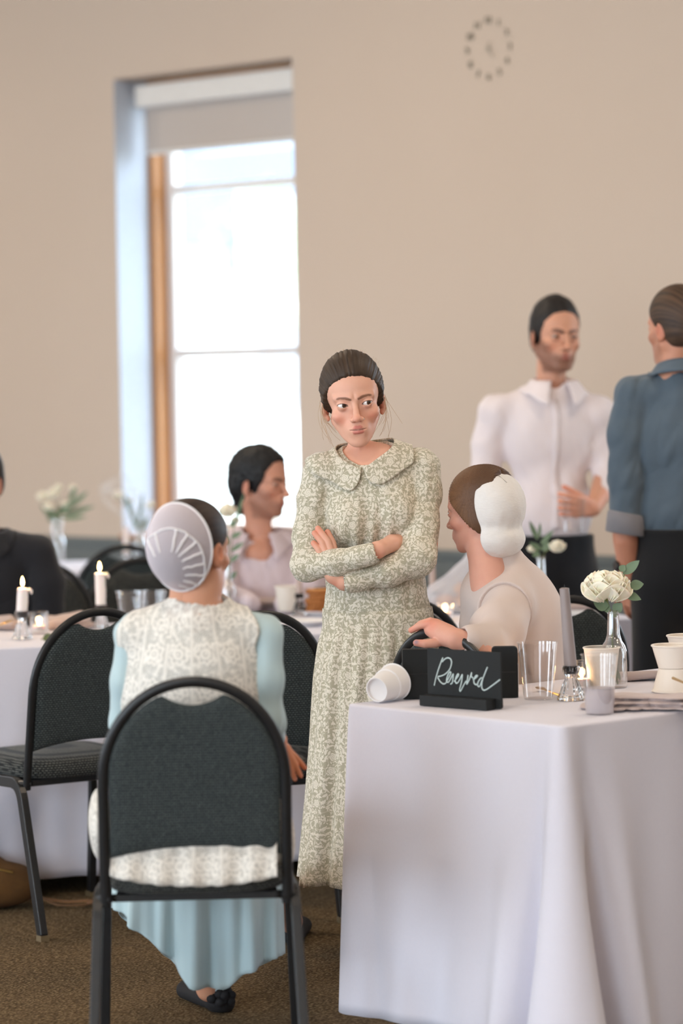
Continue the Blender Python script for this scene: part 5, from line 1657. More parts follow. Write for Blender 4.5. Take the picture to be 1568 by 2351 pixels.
# ------------------------------------------------------------------ the men
M['white_shirt'] = fabric('white_shirt_cotton', (226, 214, 216), (238, 228, 228), 900, 0.3, 0.003, big=0.8)
M['lilac_shirt'] = fabric('pale_lilac_linen', (206, 190, 196), (222, 206, 210), 700, 0.3, 0.003, big=0.8, stretch=(3, 3, 0.5))
M['blue_shirt'] = fabric('slate_blue_chambray', (74, 88, 100), (98, 112, 124), 900, 0.3, 0.002, big=0.6)
M['black_shirt'] = fabric('black_shirt_cotton', (24, 24, 28), (36, 36, 40), 900, 0.3, 0.002, big=0.6)
M['black_trousers'] = fabric('black_trousers', (20, 21, 24), (30, 31, 34), 900, 0.3, 0.002, big=0.6)
M['black_leather'] = plain('black_leather', (22, 21, 22), 0.4)
def legs_std(T, org, hipc, halfw, top, facing, mat, Y):
    """trousers and shoes of a standing man"""
    fx, fy = facing; side = V3(-fy, fx, 0)
    S = SDF().add(ell(hipc, (0.165, 0.125, 0.13)))
    for sx in (-1, 1):
        h = hipc + side * sx * halfw + V3(0, 0, -0.06); k = V3(h[0], h[1], 0.50) + side * sx * 0.02; a = V3(h[0], h[1], 0.09) + side * sx * 0.03
        S.add(chain([h, k, a], [0.098, 0.075, 0.062]), 0.03)
        f0 = V3(a[0], a[1], 0.0)
        B = SDF().add(econe(f0 + V3(0, 0, 0.04) - V3(fx, fy, 0) * 0.04, f0 + V3(0, 0, 0.032) + V3(fx, fy, 0) * 0.19, 0.046, 0.042, side, 0.75)).add(cone(f0 + V3(0, 0, 0.04), f0 + V3(0, 0, 0.11), 0.046, 0.042), 0.02)
        B.cut(half((0, 0, 0.002), (0, 0, -1)), 0)
        V, Q = surf(B, f0 - V3(0.3, 0.3, 0.01), f0 + V3(0.3, 0.3, 0.17), 0.009)
        mesh_obj('shoe', V, Q, M['black_leather'], T, org=org)
    S.add(econe(hipc + V3(0, 0, -0.04), hipc + V3(0, 0, 0.16), 0.168, 0.166, (1, 0, 0), 0.76), 0.03)
    S.disp(folds(0.006, 12, (0, 0, 1), 0.3)); S.cut(half((0, 0, top), (0, 0, 1)), 0); S.cut(half((0, 0, 0.03), (0, 0, -1)), 0)
    V, Q = surf(S, hipc - V3(0.3, 0.3, hipc[2]), hipc + V3(0.3, 0.3, 0.2), 0.009)
    mesh_obj('trousers', V, Q, mat, T, org=org)
def hidden_rest(base, fs, lo, hi):
    S = SDF()
    for f, k in fs: S.add(f, k)
    V, Q = surf(S, lo, hi, 0.012)
    return V, Q, flat_tone(V, base)
def collar(T, org, D, c, r, up, fwd, gap, width, mat, thick=0.003, rise=0.022):
    """turned-down shirt collar lying on the shirt round the neck"""
    u = np.array(up, float); u /= np.linalg.norm(u); f = np.array(fwd, float); f = f - (f @ u) * u; f /= np.linalg.norm(f); s_ = np.cross(f, u)
    G = []
    for i in range(41):
        th = -PI + gap + (2 * PI - 2 * gap) * i / 40
        d = -f * math.cos(th) + s_ * math.sin(th)      # th = 0 is the back
        point = max(0, abs(th) / (PI - gap) - 0.75) * 4
        row = []
        for j in range(9):
            v = j / 8
            rr = r + (0.004 if v < 0.3 else 0.004 + (v - 0.3) * (width * (1 + 0.45 * point)) * 0.9)
            z = rise * min(1, v / 0.3) if v < 0.3 else rise - (v - 0.3) / 0.7 * (width * (1 + 0.8 * point)) * 0.9
            row.append(c + d * rr + u * z - f * 0.0 - u * 0.03 * (1 - math.cos(th)) * 0.5)
        G.append(row)
    P = np.array(G)
    for i in range(41):
        for j in range(9):
            if j >= 3:
                q = P[i, j][None]; dd = D(q)[0]
                if dd < 0.004: P[i, j] = q[0] - normals_of(D, q)[0] * (dd - 0.004)
    Q = [(i * 9 + j, i * 9 + j + 1, (i + 1) * 9 + j + 1, (i + 1) * 9 + j) for i in range(40) for j in range(8)]
    o = mesh_obj('collar', P.reshape(-1, 3), Q, mat, T, org=org)
    md = o.modifiers.new('solid', 'SOLIDIFY'); md.thickness = thick; md.offset = 0

def white_man():
    Y0 = 10.78
    A = lambda x, y, dy=0.0: at(x, y, Y0 + dy)
    org = A(1262, 1400); org[2] = 0.0
    T = thing('person', 'bearded man in an untucked white dress shirt holding a clear cup', 'person', org)
    base = (214, 160, 132)
    s = 1.10; o = A(1276, 772, -0.02); fwd = V3(0.30, -0.95, -0.04); up = V3(0.03, 0, 1)
    nk = (A(1272, 850, 0.02), A(1270, 925, 0.03), 0.060, 0.066)
    shA, shB = A(1142, 948, 0.02), A(1372, 950, 0.02)
    lo, hi = bbox([A(1190, 670, -0.2), A(1360, 940, 0.2)], 0.0)
    V, Q, C, Rm, toL = make_head(T, org, o, fwd, up, s, base, True, short_hair(0.074, 0.62, -0.022, 0.006, 0.018, tuft=0.0016), ((20, 18, 18), (48, 42, 40)), nk, 0.0042, gaze=(0.5, -0.86, 0), blush=0.4, beard=((92, 66, 54), 0.72), smile=0.004, lo=lo, hi=hi, body=[(ell(A(1270, 990, 0.02), (0.10, 0.08, 0.10)), 0.03)])
    parts = [(V, Q, C)]
    elA, wrA = A(1112, 1095, 0.03), A(1130, 1240, -0.06)
    elB, wrB = A(1392, 1085, 0.0), A(1362, 1168, -0.20)
    parts.append(hidden_rest(base, [(ell(A(1260, 1020, 0.03), (0.15, 0.09, 0.22)), 0), (ell(A(1262, 1280, 0.03), (0.13, 0.09, 0.13)), 0.05), (chain([shA, elA, wrA], [0.05, 0.04, 0.028]), 0.02), (chain([shB, elB, wrB], [0.05, 0.04, 0.028]), 0.02),
        (chain([A(1215, 1320, 0.03), V3(*A(1215, 1500, 0.03)), V3(A(1215, 1500)[0], Y0 + 0.03, 0.08)], [0.08, 0.06, 0.04]), 0.02), (chain([A(1310, 1320, 0.03), A(1310, 1500, 0.03), V3(A(1310, 1500)[0], Y0 + 0.03, 0.08)], [0.08, 0.06, 0.04]), 0.02)], V3(org[0] - 0.4, Y0 - 0.4, 0.03), V3(org[0] + 0.4, Y0 + 0.3, 1.6)))
    hs = SDF().add(chain([A(1390, 1120, -0.08), wrB], [0.034, 0.028]))
    hc = hand_chains(wrB, V3(-0.55, -0.45, 0.10), V3(-0.35, 0.85, 0.0), V3(0, 0, 1), [(0.35, 0.55, 0.4)] * 4, s=1.05, thumb=(0.75, 0.45, 0.45))
    add_hand(hs, hc)
    lo, hi = bbox([A(1300, 1090, -0.42), A(1420, 1230, 0.0)], 0.02)
    Vh, Qh = surf(hs, lo, hi, 0.0042); parts.append((Vh, Qh, finger_tones(Vh, (226, 166, 140), [c[1][0][-1] for c in hc], 0.02)))
    V, Q, C = join(parts); mesh_obj('body', V, Q, M['skin'], T, C, org=org)
    D = SDF().add(ell(A(1262, 1000, 0.03), (0.185, 0.128, 0.19))).add(ell(A(1262, 1170, 0.03), (0.160, 0.125, 0.17)), 0.07)
    D.add(cone(A(1268, 918, 0.03), shA, 0.062, 0.068), 0.04).add(cone(A(1268, 918, 0.03), shB, 0.062, 0.068), 0.04)
    D.add(chain([shA, A(1122, 1020, 0.03), elA, A(1120, 1180, -0.02)], [0.068, 0.062, 0.055, 0.045], 0.02), 0.02)
    D.add(chain([shB, A(1382, 1020, 0.02), elB, A(1388, 1125, -0.10)], [0.068, 0.062, 0.054, 0.042], 0.02), 0.02)
    D.disp(folds(0.009, 11, (0.7, 0.1, 1), 0.35)); D.disp(folds(0.004, 26, (-0.7, 0, 1), 0.3))
    D.add(cone(A(1270, 912, 0.02), A(1272, 882, 0.015), 0.084, 0.076), 0.03)
    D.sub(econe(A(1273, 868, 0.01), A(1275, 810, -0.01), 0.072, 0.10, (1, 0, 0), 0.95), 0.006)
    D.sub(chain([A(1276, 880, -0.10), A(1278, 905, -0.14)], [0.05, 0.022]), 0.01)
    D.cut(half(A(1262, 1238), (0, 0, -1)), 0.004)
    lo, hi = bbox([A(1060, 860, -0.3), A(1450, 1260, 0.25)], 0.02)
    V, Q = surf(D, lo, hi, 0.0065); mesh_obj('shirt', V, Q, M['white_shirt'], T, org=org)
    MB().grid([[project(D, A(x, y, -0.12)[None], 0.002, 6)[0] - org for x in (1271, 1280, 1289)] for y in range(915, 1236, 12)]).build('placket', M['white_shirt'], T, thick=0.003)
    collar(T, org, D, A(1272, 874, 0.01), 0.077, (0, 0.12, 1), (0.15, -1, 0), 0.35, 0.062, M['white_shirt'])
    hip = A(1262, 1300, 0.03); legs_std(T, org, hip, 0.085, A(1262, 1228)[2], (0.2, -0.98), M['black_trousers'], Y0)
    # clear cup in his hand
    cpos = wrB + V3(-0.075, -0.055, -0.03)
    cup_clear('clear plastic cup in the hand of the bearded man', cpos - V3(0, 0, 0.05), 0.045, 0.034, 0.12)

def cup_clear(label, base_c, rt, rb, h, tilt=None, liquid=0.0, group='clear plastic cups'):
    t = thing('plastic_cup', label, 'cup', base_c, 0, group)
    pr = [(0, 0.002), (rb - 0.002, 0.002), (rb, 0.0), (rb + 0.001, 0.004), (rb + (rt - rb) * 0.80, h * 0.80), (rb + (rt - rb) * 0.815, h * 0.815), (rb + (rt - rb) * 0.84, h * 0.83), (rt, h * 0.985), (rt + 0.0025, h * 0.99), (rt + 0.0025, h), (rt - 0.001, h)]
    MB().lathe(pr, 36).build('cup_wall', M['clear_plastic'], t)
    if liquid:
        MB().lathe([(0, 0.004), (rb - 0.002, 0.004), (rb + (rt - rb) * liquid - 0.002, h * liquid), (0, h * liquid)], 30).build('water', M['water'], t)
    return t
M['clear_plastic'] = mk_thin_glass('clear_plastic', (0.94, 0.935, 0.935), 0.08, 0.07, 0.55)
M['water'] = mk_thin_glass('water', (0.97, 0.975, 0.975), 0.02, 0.04, 0.25)
white_man()

def blue_man():
    Y0 = 9.50
    A = lambda x, y, dy=0.0: at(x, y, Y0 + dy)
    org = A(1580, 1500); org[2] = 0.0
    T = thing('person', 'man at the right edge seen from behind in a slate blue shirt with rolled sleeves', 'person', org)
    base = (208, 150, 122)
    s = 1.04; o = A(1552, 752, 0.0); fwd = V3(-0.55, 0.83, -0.03); up = V3(0, 0, 1)
    nk = (A(1556, 835, 0.0), A(1568, 920, 0.0), 0.060, 0.066)
    shA, shB = A(1452, 905, 0.0), A(1712, 905, 0.05)
    lo, hi = bbox([A(1470, 640, -0.2), A(1690, 930, 0.2)], 0.0)
    V, Q, C, Rm, toL = make_head(T, org, o, fwd, up, s, base, True, short_hair(0.066, 0.9, -0.03, 0.009, 0.010, nape=-0.062), ((44, 32, 26), (104, 78, 58)), nk, 0.0042, blush=0.7, lo=lo, hi=hi, beard=((120, 84, 66), 0.4), body=[(ell(A(1568, 990, 0.02), (0.11, 0.07, 0.09)), 0.02)])
    parts = [(V, Q, C)]
    elA, wrA = A(1432, 1165, -0.03), A(1443, 1322, -0.01)
    elB, wrB = A(1725, 1170, 0.02), A(1680, 1300, 0.2)
    parts.append(hidden_rest(base, [(ell(A(1575, 1030, 0.0), (0.15, 0.09, 0.22)), 0), (ell(A(1575, 1260, 0.0), (0.13, 0.09, 0.13)), 0.05), (chain([shA, elA], [0.05, 0.04]), 0.02), (chain([shB, elB, wrB], [0.05, 0.04, 0.028]), 0.02),
        (chain([A(1520, 1320, 0.0), V3(A(1520, 1500)[0], Y0, 0.08)], [0.08, 0.04]), 0.02), (chain([A(1630, 1320, 0.0), V3(A(1630, 1500)[0], Y0, 0.08)], [0.08, 0.04]), 0.02)], V3(org[0] - 0.4, Y0 - 0.3, 0.03), V3(org[0] + 0.4, Y0 + 0.4, 1.6)))
    hs = SDF().add(chain([A(1434, 1185, -0.03), A(1436, 1240, -0.028), wrA], [0.043, 0.040, 0.029]))
    hc = hand_chains(wrA, V3(0.16, 0.05, -1), V3(0.6, 0.7, 0.1), V3(-0.2, 1, 0), [(0.3, 0.5, 0.4)] * 4, s=1.05)
    add_hand(hs, hc)
    lo, hi = bbox([A(1370, 1160, -0.14), A(1520, 1480, 0.16)], 0.01)
    Vh, Qh = surf(hs, lo, hi, 0.004); parts.append((Vh, Qh, finger_tones(Vh, (196, 138, 112), [c[1][0][-1] for c in hc], 0.02)))
    V, Q, C = join(parts); mesh_obj('body', V, Q, M['skin'], T, C, org=org)
    D = SDF().add(ell(A(1578, 1020, 0.0), (0.178, 0.125, 0.20))).add(ell(A(1576, 1170, 0.0), (0.170, 0.120, 0.16)), 0.06)
    D.add(cone(A(1568, 897, -0.005), shA, 0.070, 0.062), 0.04).add(cone(A(1568, 897, -0.005), shB, 0.070, 0.062), 0.04).add(cone(A(1568, 915, -0.005), A(1563, 848, 0.0), 0.088, 0.072), 0.03)
    D.add(chain([shA, A(1440, 1000, -0.01), A(1437, 1100, -0.02), A(1435, 1195, -0.03)], [0.064, 0.066, 0.062, 0.056], 0.02), 0.012)
    D.add(chain([shB, elB, wrB], [0.07, 0.06, 0.045]), 0.012)
    D.disp(folds(0.012, 13, (0.3, 0.1, 1), 0.3)); D.disp(folds(0.006, 32, (0.5, 0, 1), 0.3))
    D.sub(econe(A(1562, 838, -0.01), A(1558, 780, -0.01), 0.066, 0.08, (1, 0, 0), 1.0), 0.004)
    D.cut(half(A(1576, 1222), (0, 0, -1)), 0.004)
    lo, hi = bbox([A(1360, 800, -0.25), A(1800, 1240, 0.35)], 0.02)
    V, Q = surf(D, lo, hi, 0.006); mesh_obj('shirt', V, Q, M['blue_shirt'], T, org=org)
    # rolled cuff, flaring a little
    cf = MB(); rows = []
    for v, rr, yy in ((0, 0.050, 1176), (0.3, 0.057, 1180), (0.6, 0.060, 1195), (1.0, 0.064, 1224), (1.0, 0.061, 1226), (0.9, 0.056, 1205), (0.5, 0.050, 1190)):
        rows.append([A(1436, yy, -0.03) + V3(rr * math.cos(2 * PI * i / 36), rr * math.sin(2 * PI * i / 36), -0.010 * math.cos(2 * PI * i / 36)) - org for i in range(36)])
    cf.grid(rows, wrap=True).build('rolled_cuff', fabric('slate_cuff_inside', (120, 118, 124), (136, 134, 138), 900, 0.3), T, sharp=False)
    collar(T, org, D, A(1563, 838, 0.0), 0.070, (0, 0.05, 1), (-0.1, 1, 0), 0.4, 0.05, M['blue_shirt'])
    hip = A(1576, 1295, 0.0); legs_std(T, org, hip, 0.088, A(1576, 1212)[2], (-0.2, 0.98), M['black_trousers'], Y0)
    w = thing('wristwatch', 'dark wristwatch on the wrist of the man in the slate blue shirt', 'watch', A(1441, 1300, -0.012))
    MB().tube([V3(0.034 * math.cos(a), 0.034 * math.sin(a), 0.004 * math.cos(a)) for a in [2 * PI * i / 32 for i in range(32)]], 0.006, 8, closed=True).build('strap', M['black_leather'], w)
    MB().lathe([(0, 0.0), (0.017, 0.0), (0.017, 0.008), (0.015, 0.010), (0, 0.010)], 24, c=(-0.033, -0.012, 0.003), axis=(-0.94, -0.34, 0)).build('watch_case', M['metal_black'], w)
blue_man()

def lilac_man():
    Y0 = 10.72
    A = lambda x, y, dy=0.0: at(x, y, Y0 + dy)
    org = A(610, 1500); org[2] = 0.0
    T = thing('person', 'seated dark-haired man in an open pale lilac shirt looking to the right', 'person', org)
    base = (206, 152, 128)
    s = 1.04; o = A(599, 1110, 0.0); fwd = V3(0.86, -0.50, -0.06); up = V3(0.04, 0, 1)
    nk = (A(598, 1180, 0.02), A(604, 1250, 0.03), 0.058, 0.064)
    shA, shB = A(520, 1262, 0.0), A(704, 1262, 0.05)
    lo, hi = bbox([A(520, 1000, -0.2), A(700, 1300, 0.2)], 0.0)
    hr = short_hair(0.050, 0.42, -0.018, 0.016, 0.008, nape=-0.07, tuft=0.0028, fringe=0.018)
    def mullet(P):
        m = ell((0, -0.070, -0.055), (0.052, 0.030, 0.060))(P) + 0.007 * vnoise(P * 75)
        return smin(hr(P), m, 0.012)
    V, Q, C, Rm, toL = make_head(T, org, o, fwd, up, s, base, True, mullet, ((12, 14, 16), (30, 32, 36)), nk, 0.004, gaze=(0.95, -0.30, 0.05), blush=0.4, lo=lo, hi=hi, beard=((112, 84, 72), 0.5), body=[(ell(A(598, 1276, 0.004), (0.085, 0.076, 0.066)), 0.02)])
    parts = [(V, Q, C)]
    elA, wrA = A(515, 1375, -0.10), A(575, 1385, -0.22)
    elB, wrB = A(715, 1380, -0.08), A(655, 1388, -0.24)
    parts.append(hidden_rest(base, [(ell(A(608, 1360, 0.02), (0.15, 0.09, 0.22)), 0), (ell(A(608, 1500, 0.02), (0.15, 0.11, 0.12)), 0.05), (chain([shA, elA, wrA], [0.05, 0.038, 0.026]), 0.02), (chain([shB, elB, wrB], [0.05, 0.038, 0.026]), 0.02),
        (chain([A(570, 1540, 0.0), V3(A(560, 1500)[0], Y0 - 0.40, 0.50), V3(A(560, 1500)[0], Y0 - 0.38, 0.06)], [0.08, 0.06, 0.04]), 0.02), (chain([A(650, 1540, 0.0), V3(A(660, 1500)[0], Y0 - 0.40, 0.50), V3(A(660, 1500)[0], Y0 - 0.38, 0.06)], [0.08, 0.06, 0.04]), 0.02)], V3(org[0] - 0.35, Y0 - 0.55, 0.03), V3(org[0] + 0.35, Y0 + 0.25, 1.3)))
    V, Q, C = join(parts); mesh_obj('body', V, Q, M['skin'], T, C, org=org)
    D = SDF().add(ell(A(608, 1345, 0.02), (0.165, 0.115, 0.19))).add(ell(A(608, 1480, 0.02), (0.165, 0.125, 0.14)), 0.06)
    D.add(cone(A(602, 1240, 0.03), shA, 0.062, 0.066), 0.04).add(cone(A(602, 1240, 0.03), shB, 0.062, 0.066), 0.04)
    D.add(chain([shA, elA, wrA], [0.066, 0.056, 0.042], 0.02), 0.012).add(chain([shB, elB, wrB], [0.066, 0.056, 0.042], 0.02), 0.012)
    D.disp(folds(0.013, 13, (0.35, 0.1, 1), 0.3)); D.disp(folds(0.006, 30, (-0.5, 0, 1), 0.3))
    D.sub(econe(A(600, 1218, 0.01), A(602, 1150, -0.01), 0.070, 0.09, (1, 0, 0), 0.95), 0.006)
    D.sub(chain([A(598, 1200, -0.05), A(592, 1232, -0.11), A(585, 1272, -0.14)], [0.062, 0.046, 0.016], 0.01), 0.008)
    lo, hi = bbox([A(440, 1160, -0.40), A(800, 1560, 0.25)], 0.02)
    V, Q = surf(D, lo, hi, 0.0062); mesh_obj('shirt', V, Q, M['lilac_shirt'], T, org=org)
    collar(T, org, D, A(600, 1222, 0.012), 0.068, (0, 0.14, 1), (-0.12, -1, 0), 0.55, 0.065, M['lilac_shirt'])
    S = SDF().add(ell(A(608, 1545, 0.02), (0.17, 0.13, 0.10)))
    for x in (565, 655): S.add(chain([A(x, 1550, 0.0), V3(A(x, 1500)[0], Y0 - 0.40, 0.51), V3(A(x, 1500)[0], Y0 - 0.38, 0.05)], [0.095, 0.075, 0.055]), 0.03)
    V, Q = surf(S, V3(org[0] - 0.35, Y0 - 0.6, 0.0), V3(org[0] + 0.35, Y0 + 0.25, 0.75), 0.010); mesh_obj('trousers', V, Q, M['black_trousers'], T, org=org)
    ph = 1508
    c = chair(org[0] + 0.0, Y0 + 0.02, R_(200), 'black banquet chair the man in the lilac shirt sits on, mostly hidden')
lilac_man()

def black_man():
    Y0 = 10.35
    A = lambda x, y, dy=0.0: at(x, y, Y0 + dy)
    org = A(-22, 1500); org[2] = 0.0
    T = thing('person', 'man in a black shirt seated at the left edge, mostly outside the picture', 'person', org)
    base = (206, 152, 128)
    s = 1.04; o = A(-52, 1108, 0.0); fwd = V3(-0.25, -0.96, -0.06); up = V3(-0.03, 0, 1)
    nk = (A(-40, 1180, 0.02), A(-28, 1255, 0.03), 0.060, 0.066)
    shA, shB = A(-125, 1268, 0.0), A(84, 1272, 0.0)
    lo, hi = bbox([A(-130, 1000, -0.2), A(40, 1300, 0.2)], 0.0)
    V, Q, C, Rm, toL = make_head(T, org, o, fwd, up, s, base, True, short_hair(0.062, 0.9, -0.02, 0.010, 0.012), ((30, 26, 26), (64, 56, 52)), nk, 0.0045, lo=lo, hi=hi)
    parts = [(V, Q, C)]
    elA, wrA = A(-150, 1400, 0.0), A(-110, 1520, -0.08)
    elB, wrB = A(110, 1400, 0.0), A(80, 1520, -0.08)
    parts.append(hidden_rest(base, [(ell(A(-22, 1370, 0.02), (0.15, 0.09, 0.22)), 0), (ell(A(-22, 1520, 0.02), (0.15, 0.11, 0.12)), 0.05), (chain([shA, elA, wrA], [0.05, 0.038, 0.026]), 0.02), (chain([shB, elB, wrB], [0.05, 0.038, 0.026]), 0.02),
        (chain([A(-60, 1560, 0.0), V3(A(-60, 1500)[0], Y0 - 0.42, 0.50), V3(A(-60, 1500)[0], Y0 - 0.40, 0.06)], [0.08, 0.06, 0.04]), 0.02), (chain([A(20, 1560, 0.0), V3(A(20, 1500)[0], Y0 - 0.42, 0.50), V3(A(20, 1500)[0], Y0 - 0.40, 0.06)], [0.08, 0.06, 0.04]), 0.02)], V3(org[0] - 0.35, Y0 - 0.55, 0.03), V3(org[0] + 0.35, Y0 + 0.25, 1.3)))
    V, Q, C = join(parts); mesh_obj('body', V, Q, M['skin'], T, C, org=org)
    D = SDF().add(ell(A(-20, 1360, 0.02), (0.165, 0.120, 0.19))).add(ell(A(-20, 1490, 0.02), (0.165, 0.125, 0.16)), 0.06)
    D.add(cone(A(-28, 1246, 0.03), shA, 0.066, 0.070), 0.04).add(cone(A(-28, 1246, 0.03), shB, 0.066, 0.070), 0.04)
    D.add(chain([shA, elA, wrA], [0.070, 0.060, 0.042], 0.02), 0.012).add(chain([shB, A(106, 1340, -0.01), elB, wrB], [0.070, 0.066, 0.058, 0.042], 0.02), 0.012)
    D.disp(folds(0.012, 13, (0.35, 0.1, 1), 0.3))
    D.sub(econe(A(-34, 1222, 0.01), A(-36, 1150, -0.01), 0.070, 0.09, (1, 0, 0), 0.95), 0.006)
    lo, hi = bbox([A(-260, 1170, -0.40), A(220, 1580, 0.25)], 0.02)
    V, Q = surf(D, lo, hi, 0.0065); mesh_obj('shirt', V, Q, M['black_shirt'], T, org=org)
    collar(T, org, D, A(-34, 1222, 0.012), 0.070, (0, 0.14, 1), (-0.12, -1, 0), 0.45, 0.065, M['black_shirt'])
    S = SDF().add(ell(A(-22, 1560, 0.02), (0.17, 0.13, 0.10)))
    for x in (-60, 20): S.add(chain([A(x, 1560, 0.0), V3(A(x, 1500)[0], Y0 - 0.42, 0.51), V3(A(x, 1500)[0], Y0 - 0.40, 0.05)], [0.095, 0.075, 0.055]), 0.03)
    V, Q = surf(S, V3(org[0] - 0.35, Y0 - 0.6, 0.0), V3(org[0] + 0.35, Y0 + 0.25, 0.75), 0.010); mesh_obj('trousers', V, Q, M['black_trousers'], T, org=org)
    p = onh(92, 1288, CH_TOP)
    chair_by_top(86, 1286, R_(186), 'black banquet chair whose curved back shows right of the man in black')
black_man()
# ------------------------------------------------------------------ things on the tables
TZ = 0.7745
def tpos(x, y): 
    p = onh(x, y, TZ); return V3(p[0], p[1], TZ)
M['paper_cup'] = plain('cream_paper', (236, 226, 214), 0.6, var=0.02)
M['foam_cup'] = plain('white_foam', (234, 232, 232), 0.7, var=0.02)
M['glass'] = NT('clear_glass').set(color=(1, 1, 1, 1), rough=0.0, trans=1.0, ior=1.45).m
M['thin_glass'] = mk_thin_glass('thin_clear_glass', (0.98, 0.98, 0.98), 0.02, 0.07, 0.65)
M['wax_white'] = NT('white_wax').set(color=lin(236, 224, 218), rough=0.45, sss=0.3).m
M['wax_white'].node_tree.nodes['Principled BSDF'].inputs['Subsurface Scale'].default_value = 0.01
M['wax_grey'] = plain('taupe_wax', (148, 136, 134), 0.4, var=0.04)
M['flame'] = NT('flame').set(color=(1, 0.8, 0.4, 1), emit=(1.0, 0.62, 0.22, 1), emits=28).m
M['napkin'] = fabric('taupe_napkin', (186, 168, 164), (200, 183, 178), 700, 0.3, 0.003, big=0.5)
M['napkin_rose'] = fabric('rose_grey_napkin', (176, 157, 149), (190, 171, 162), 700, 0.3, 0.003, big=0.5)
M['gold'] = plain('brushed_gold', (196, 160, 92), 0.3, metal=1.0)
M['petal'] = NT('rose_petal').set(color=lin(250, 242, 222), rough=0.6, sss=0.15, spec=0.2).m
M['petal'].node_tree.nodes['Principled BSDF'].inputs['Subsurface Scale'].default_value = 0.01
M['leaf'] = plain('eucalyptus_leaf', (108, 128, 100), 0.55, var=0.15)
M['leaf_dark'] = plain('dark_leaf', (86, 92, 50), 0.55, var=0.2)
M['stem'] = plain('green_stem', (108, 116, 66), 0.6)
M['black_board'] = plain('black_board', (22, 25, 26), 0.65, var=0.1)
M['bread'] = plain('toasted_bread', (206, 146, 78), 0.8, var=0.35, scale=40, bump=0.6, bscale=120)
M['crust'] = plain('bread_crust', (150, 92, 44), 0.8, var=0.3, scale=40)

def paper_cup(label, c, rt, rb, h, inverted=False, group='cream paper cups', mat='paper_cup', z=0.0):
    t = thing('paper_cup', label, 'cup', V3(c[0], c[1], c[2] + z), 0, group)
    pr = [(0, 0.004), (rb - 0.002, 0.004), (rb - 0.002, 0.0), (rb, 0.0), (rt, h - 0.004), (rt - 0.0008, h - 0.004), (rb - 0.0012, 0.006), (0, 0.006)]
    ring = [(rt + 0.0026 + 0.0026 * math.cos(a), h - 0.003 + 0.0026 * math.sin(a)) for a in [2 * PI * i / 10 for i in range(11)]]
    if inverted:
        pr = [(r, h - z_) for r, z_ in pr]; ring = [(r, h - z_) for r, z_ in ring]
    MB().lathe(pr, 48).build('cup_wall', M[mat], t)
    MB().lathe([(r - 0.0026, z_) for r, z_ in ring], 48).build('rolled_rim', M[mat], t)
    return t
# ---- near table
def tipped_cup():
    # bottom turned towards the viewer, rim lying on the cloth
    d = V3(0.55, 0.83, 0.0); d /= np.linalg.norm(d)
    rt, rb, h = 0.0445, 0.031, 0.088
    cr = tpos(908, 1606) + V3(0, 0, rt + 0.0015)
    tilt = math.asin((rt - rb) / h)
    ax = V3(d[0] * math.cos(tilt), d[1] * math.cos(tilt), math.sin(tilt))
    c0 = cr - ax * h
    t = thing('paper_cup', 'white cup tipped on its side near the table corner', 'cup', c0, 0, 'white cups on the near table')
    pr = [(0, 0.007), (rb - 0.003, 0.007), (rb - 0.003, 0.0), (rb, 0.0), (rb + 0.002, 0.006), (rt - 0.006, h * 0.55), (rt - 0.003, h * 0.57), (rt, h - 0.004), (rt + 0.003, h - 0.002), (rt, h), (rt - 0.003, h - 0.004), (rb - 0.001, 0.012), (0, 0.012)]
    MB().lathe(pr, 48, axis=ax).build('cup_wall', M['foam_cup'], t)
tipped_cup()
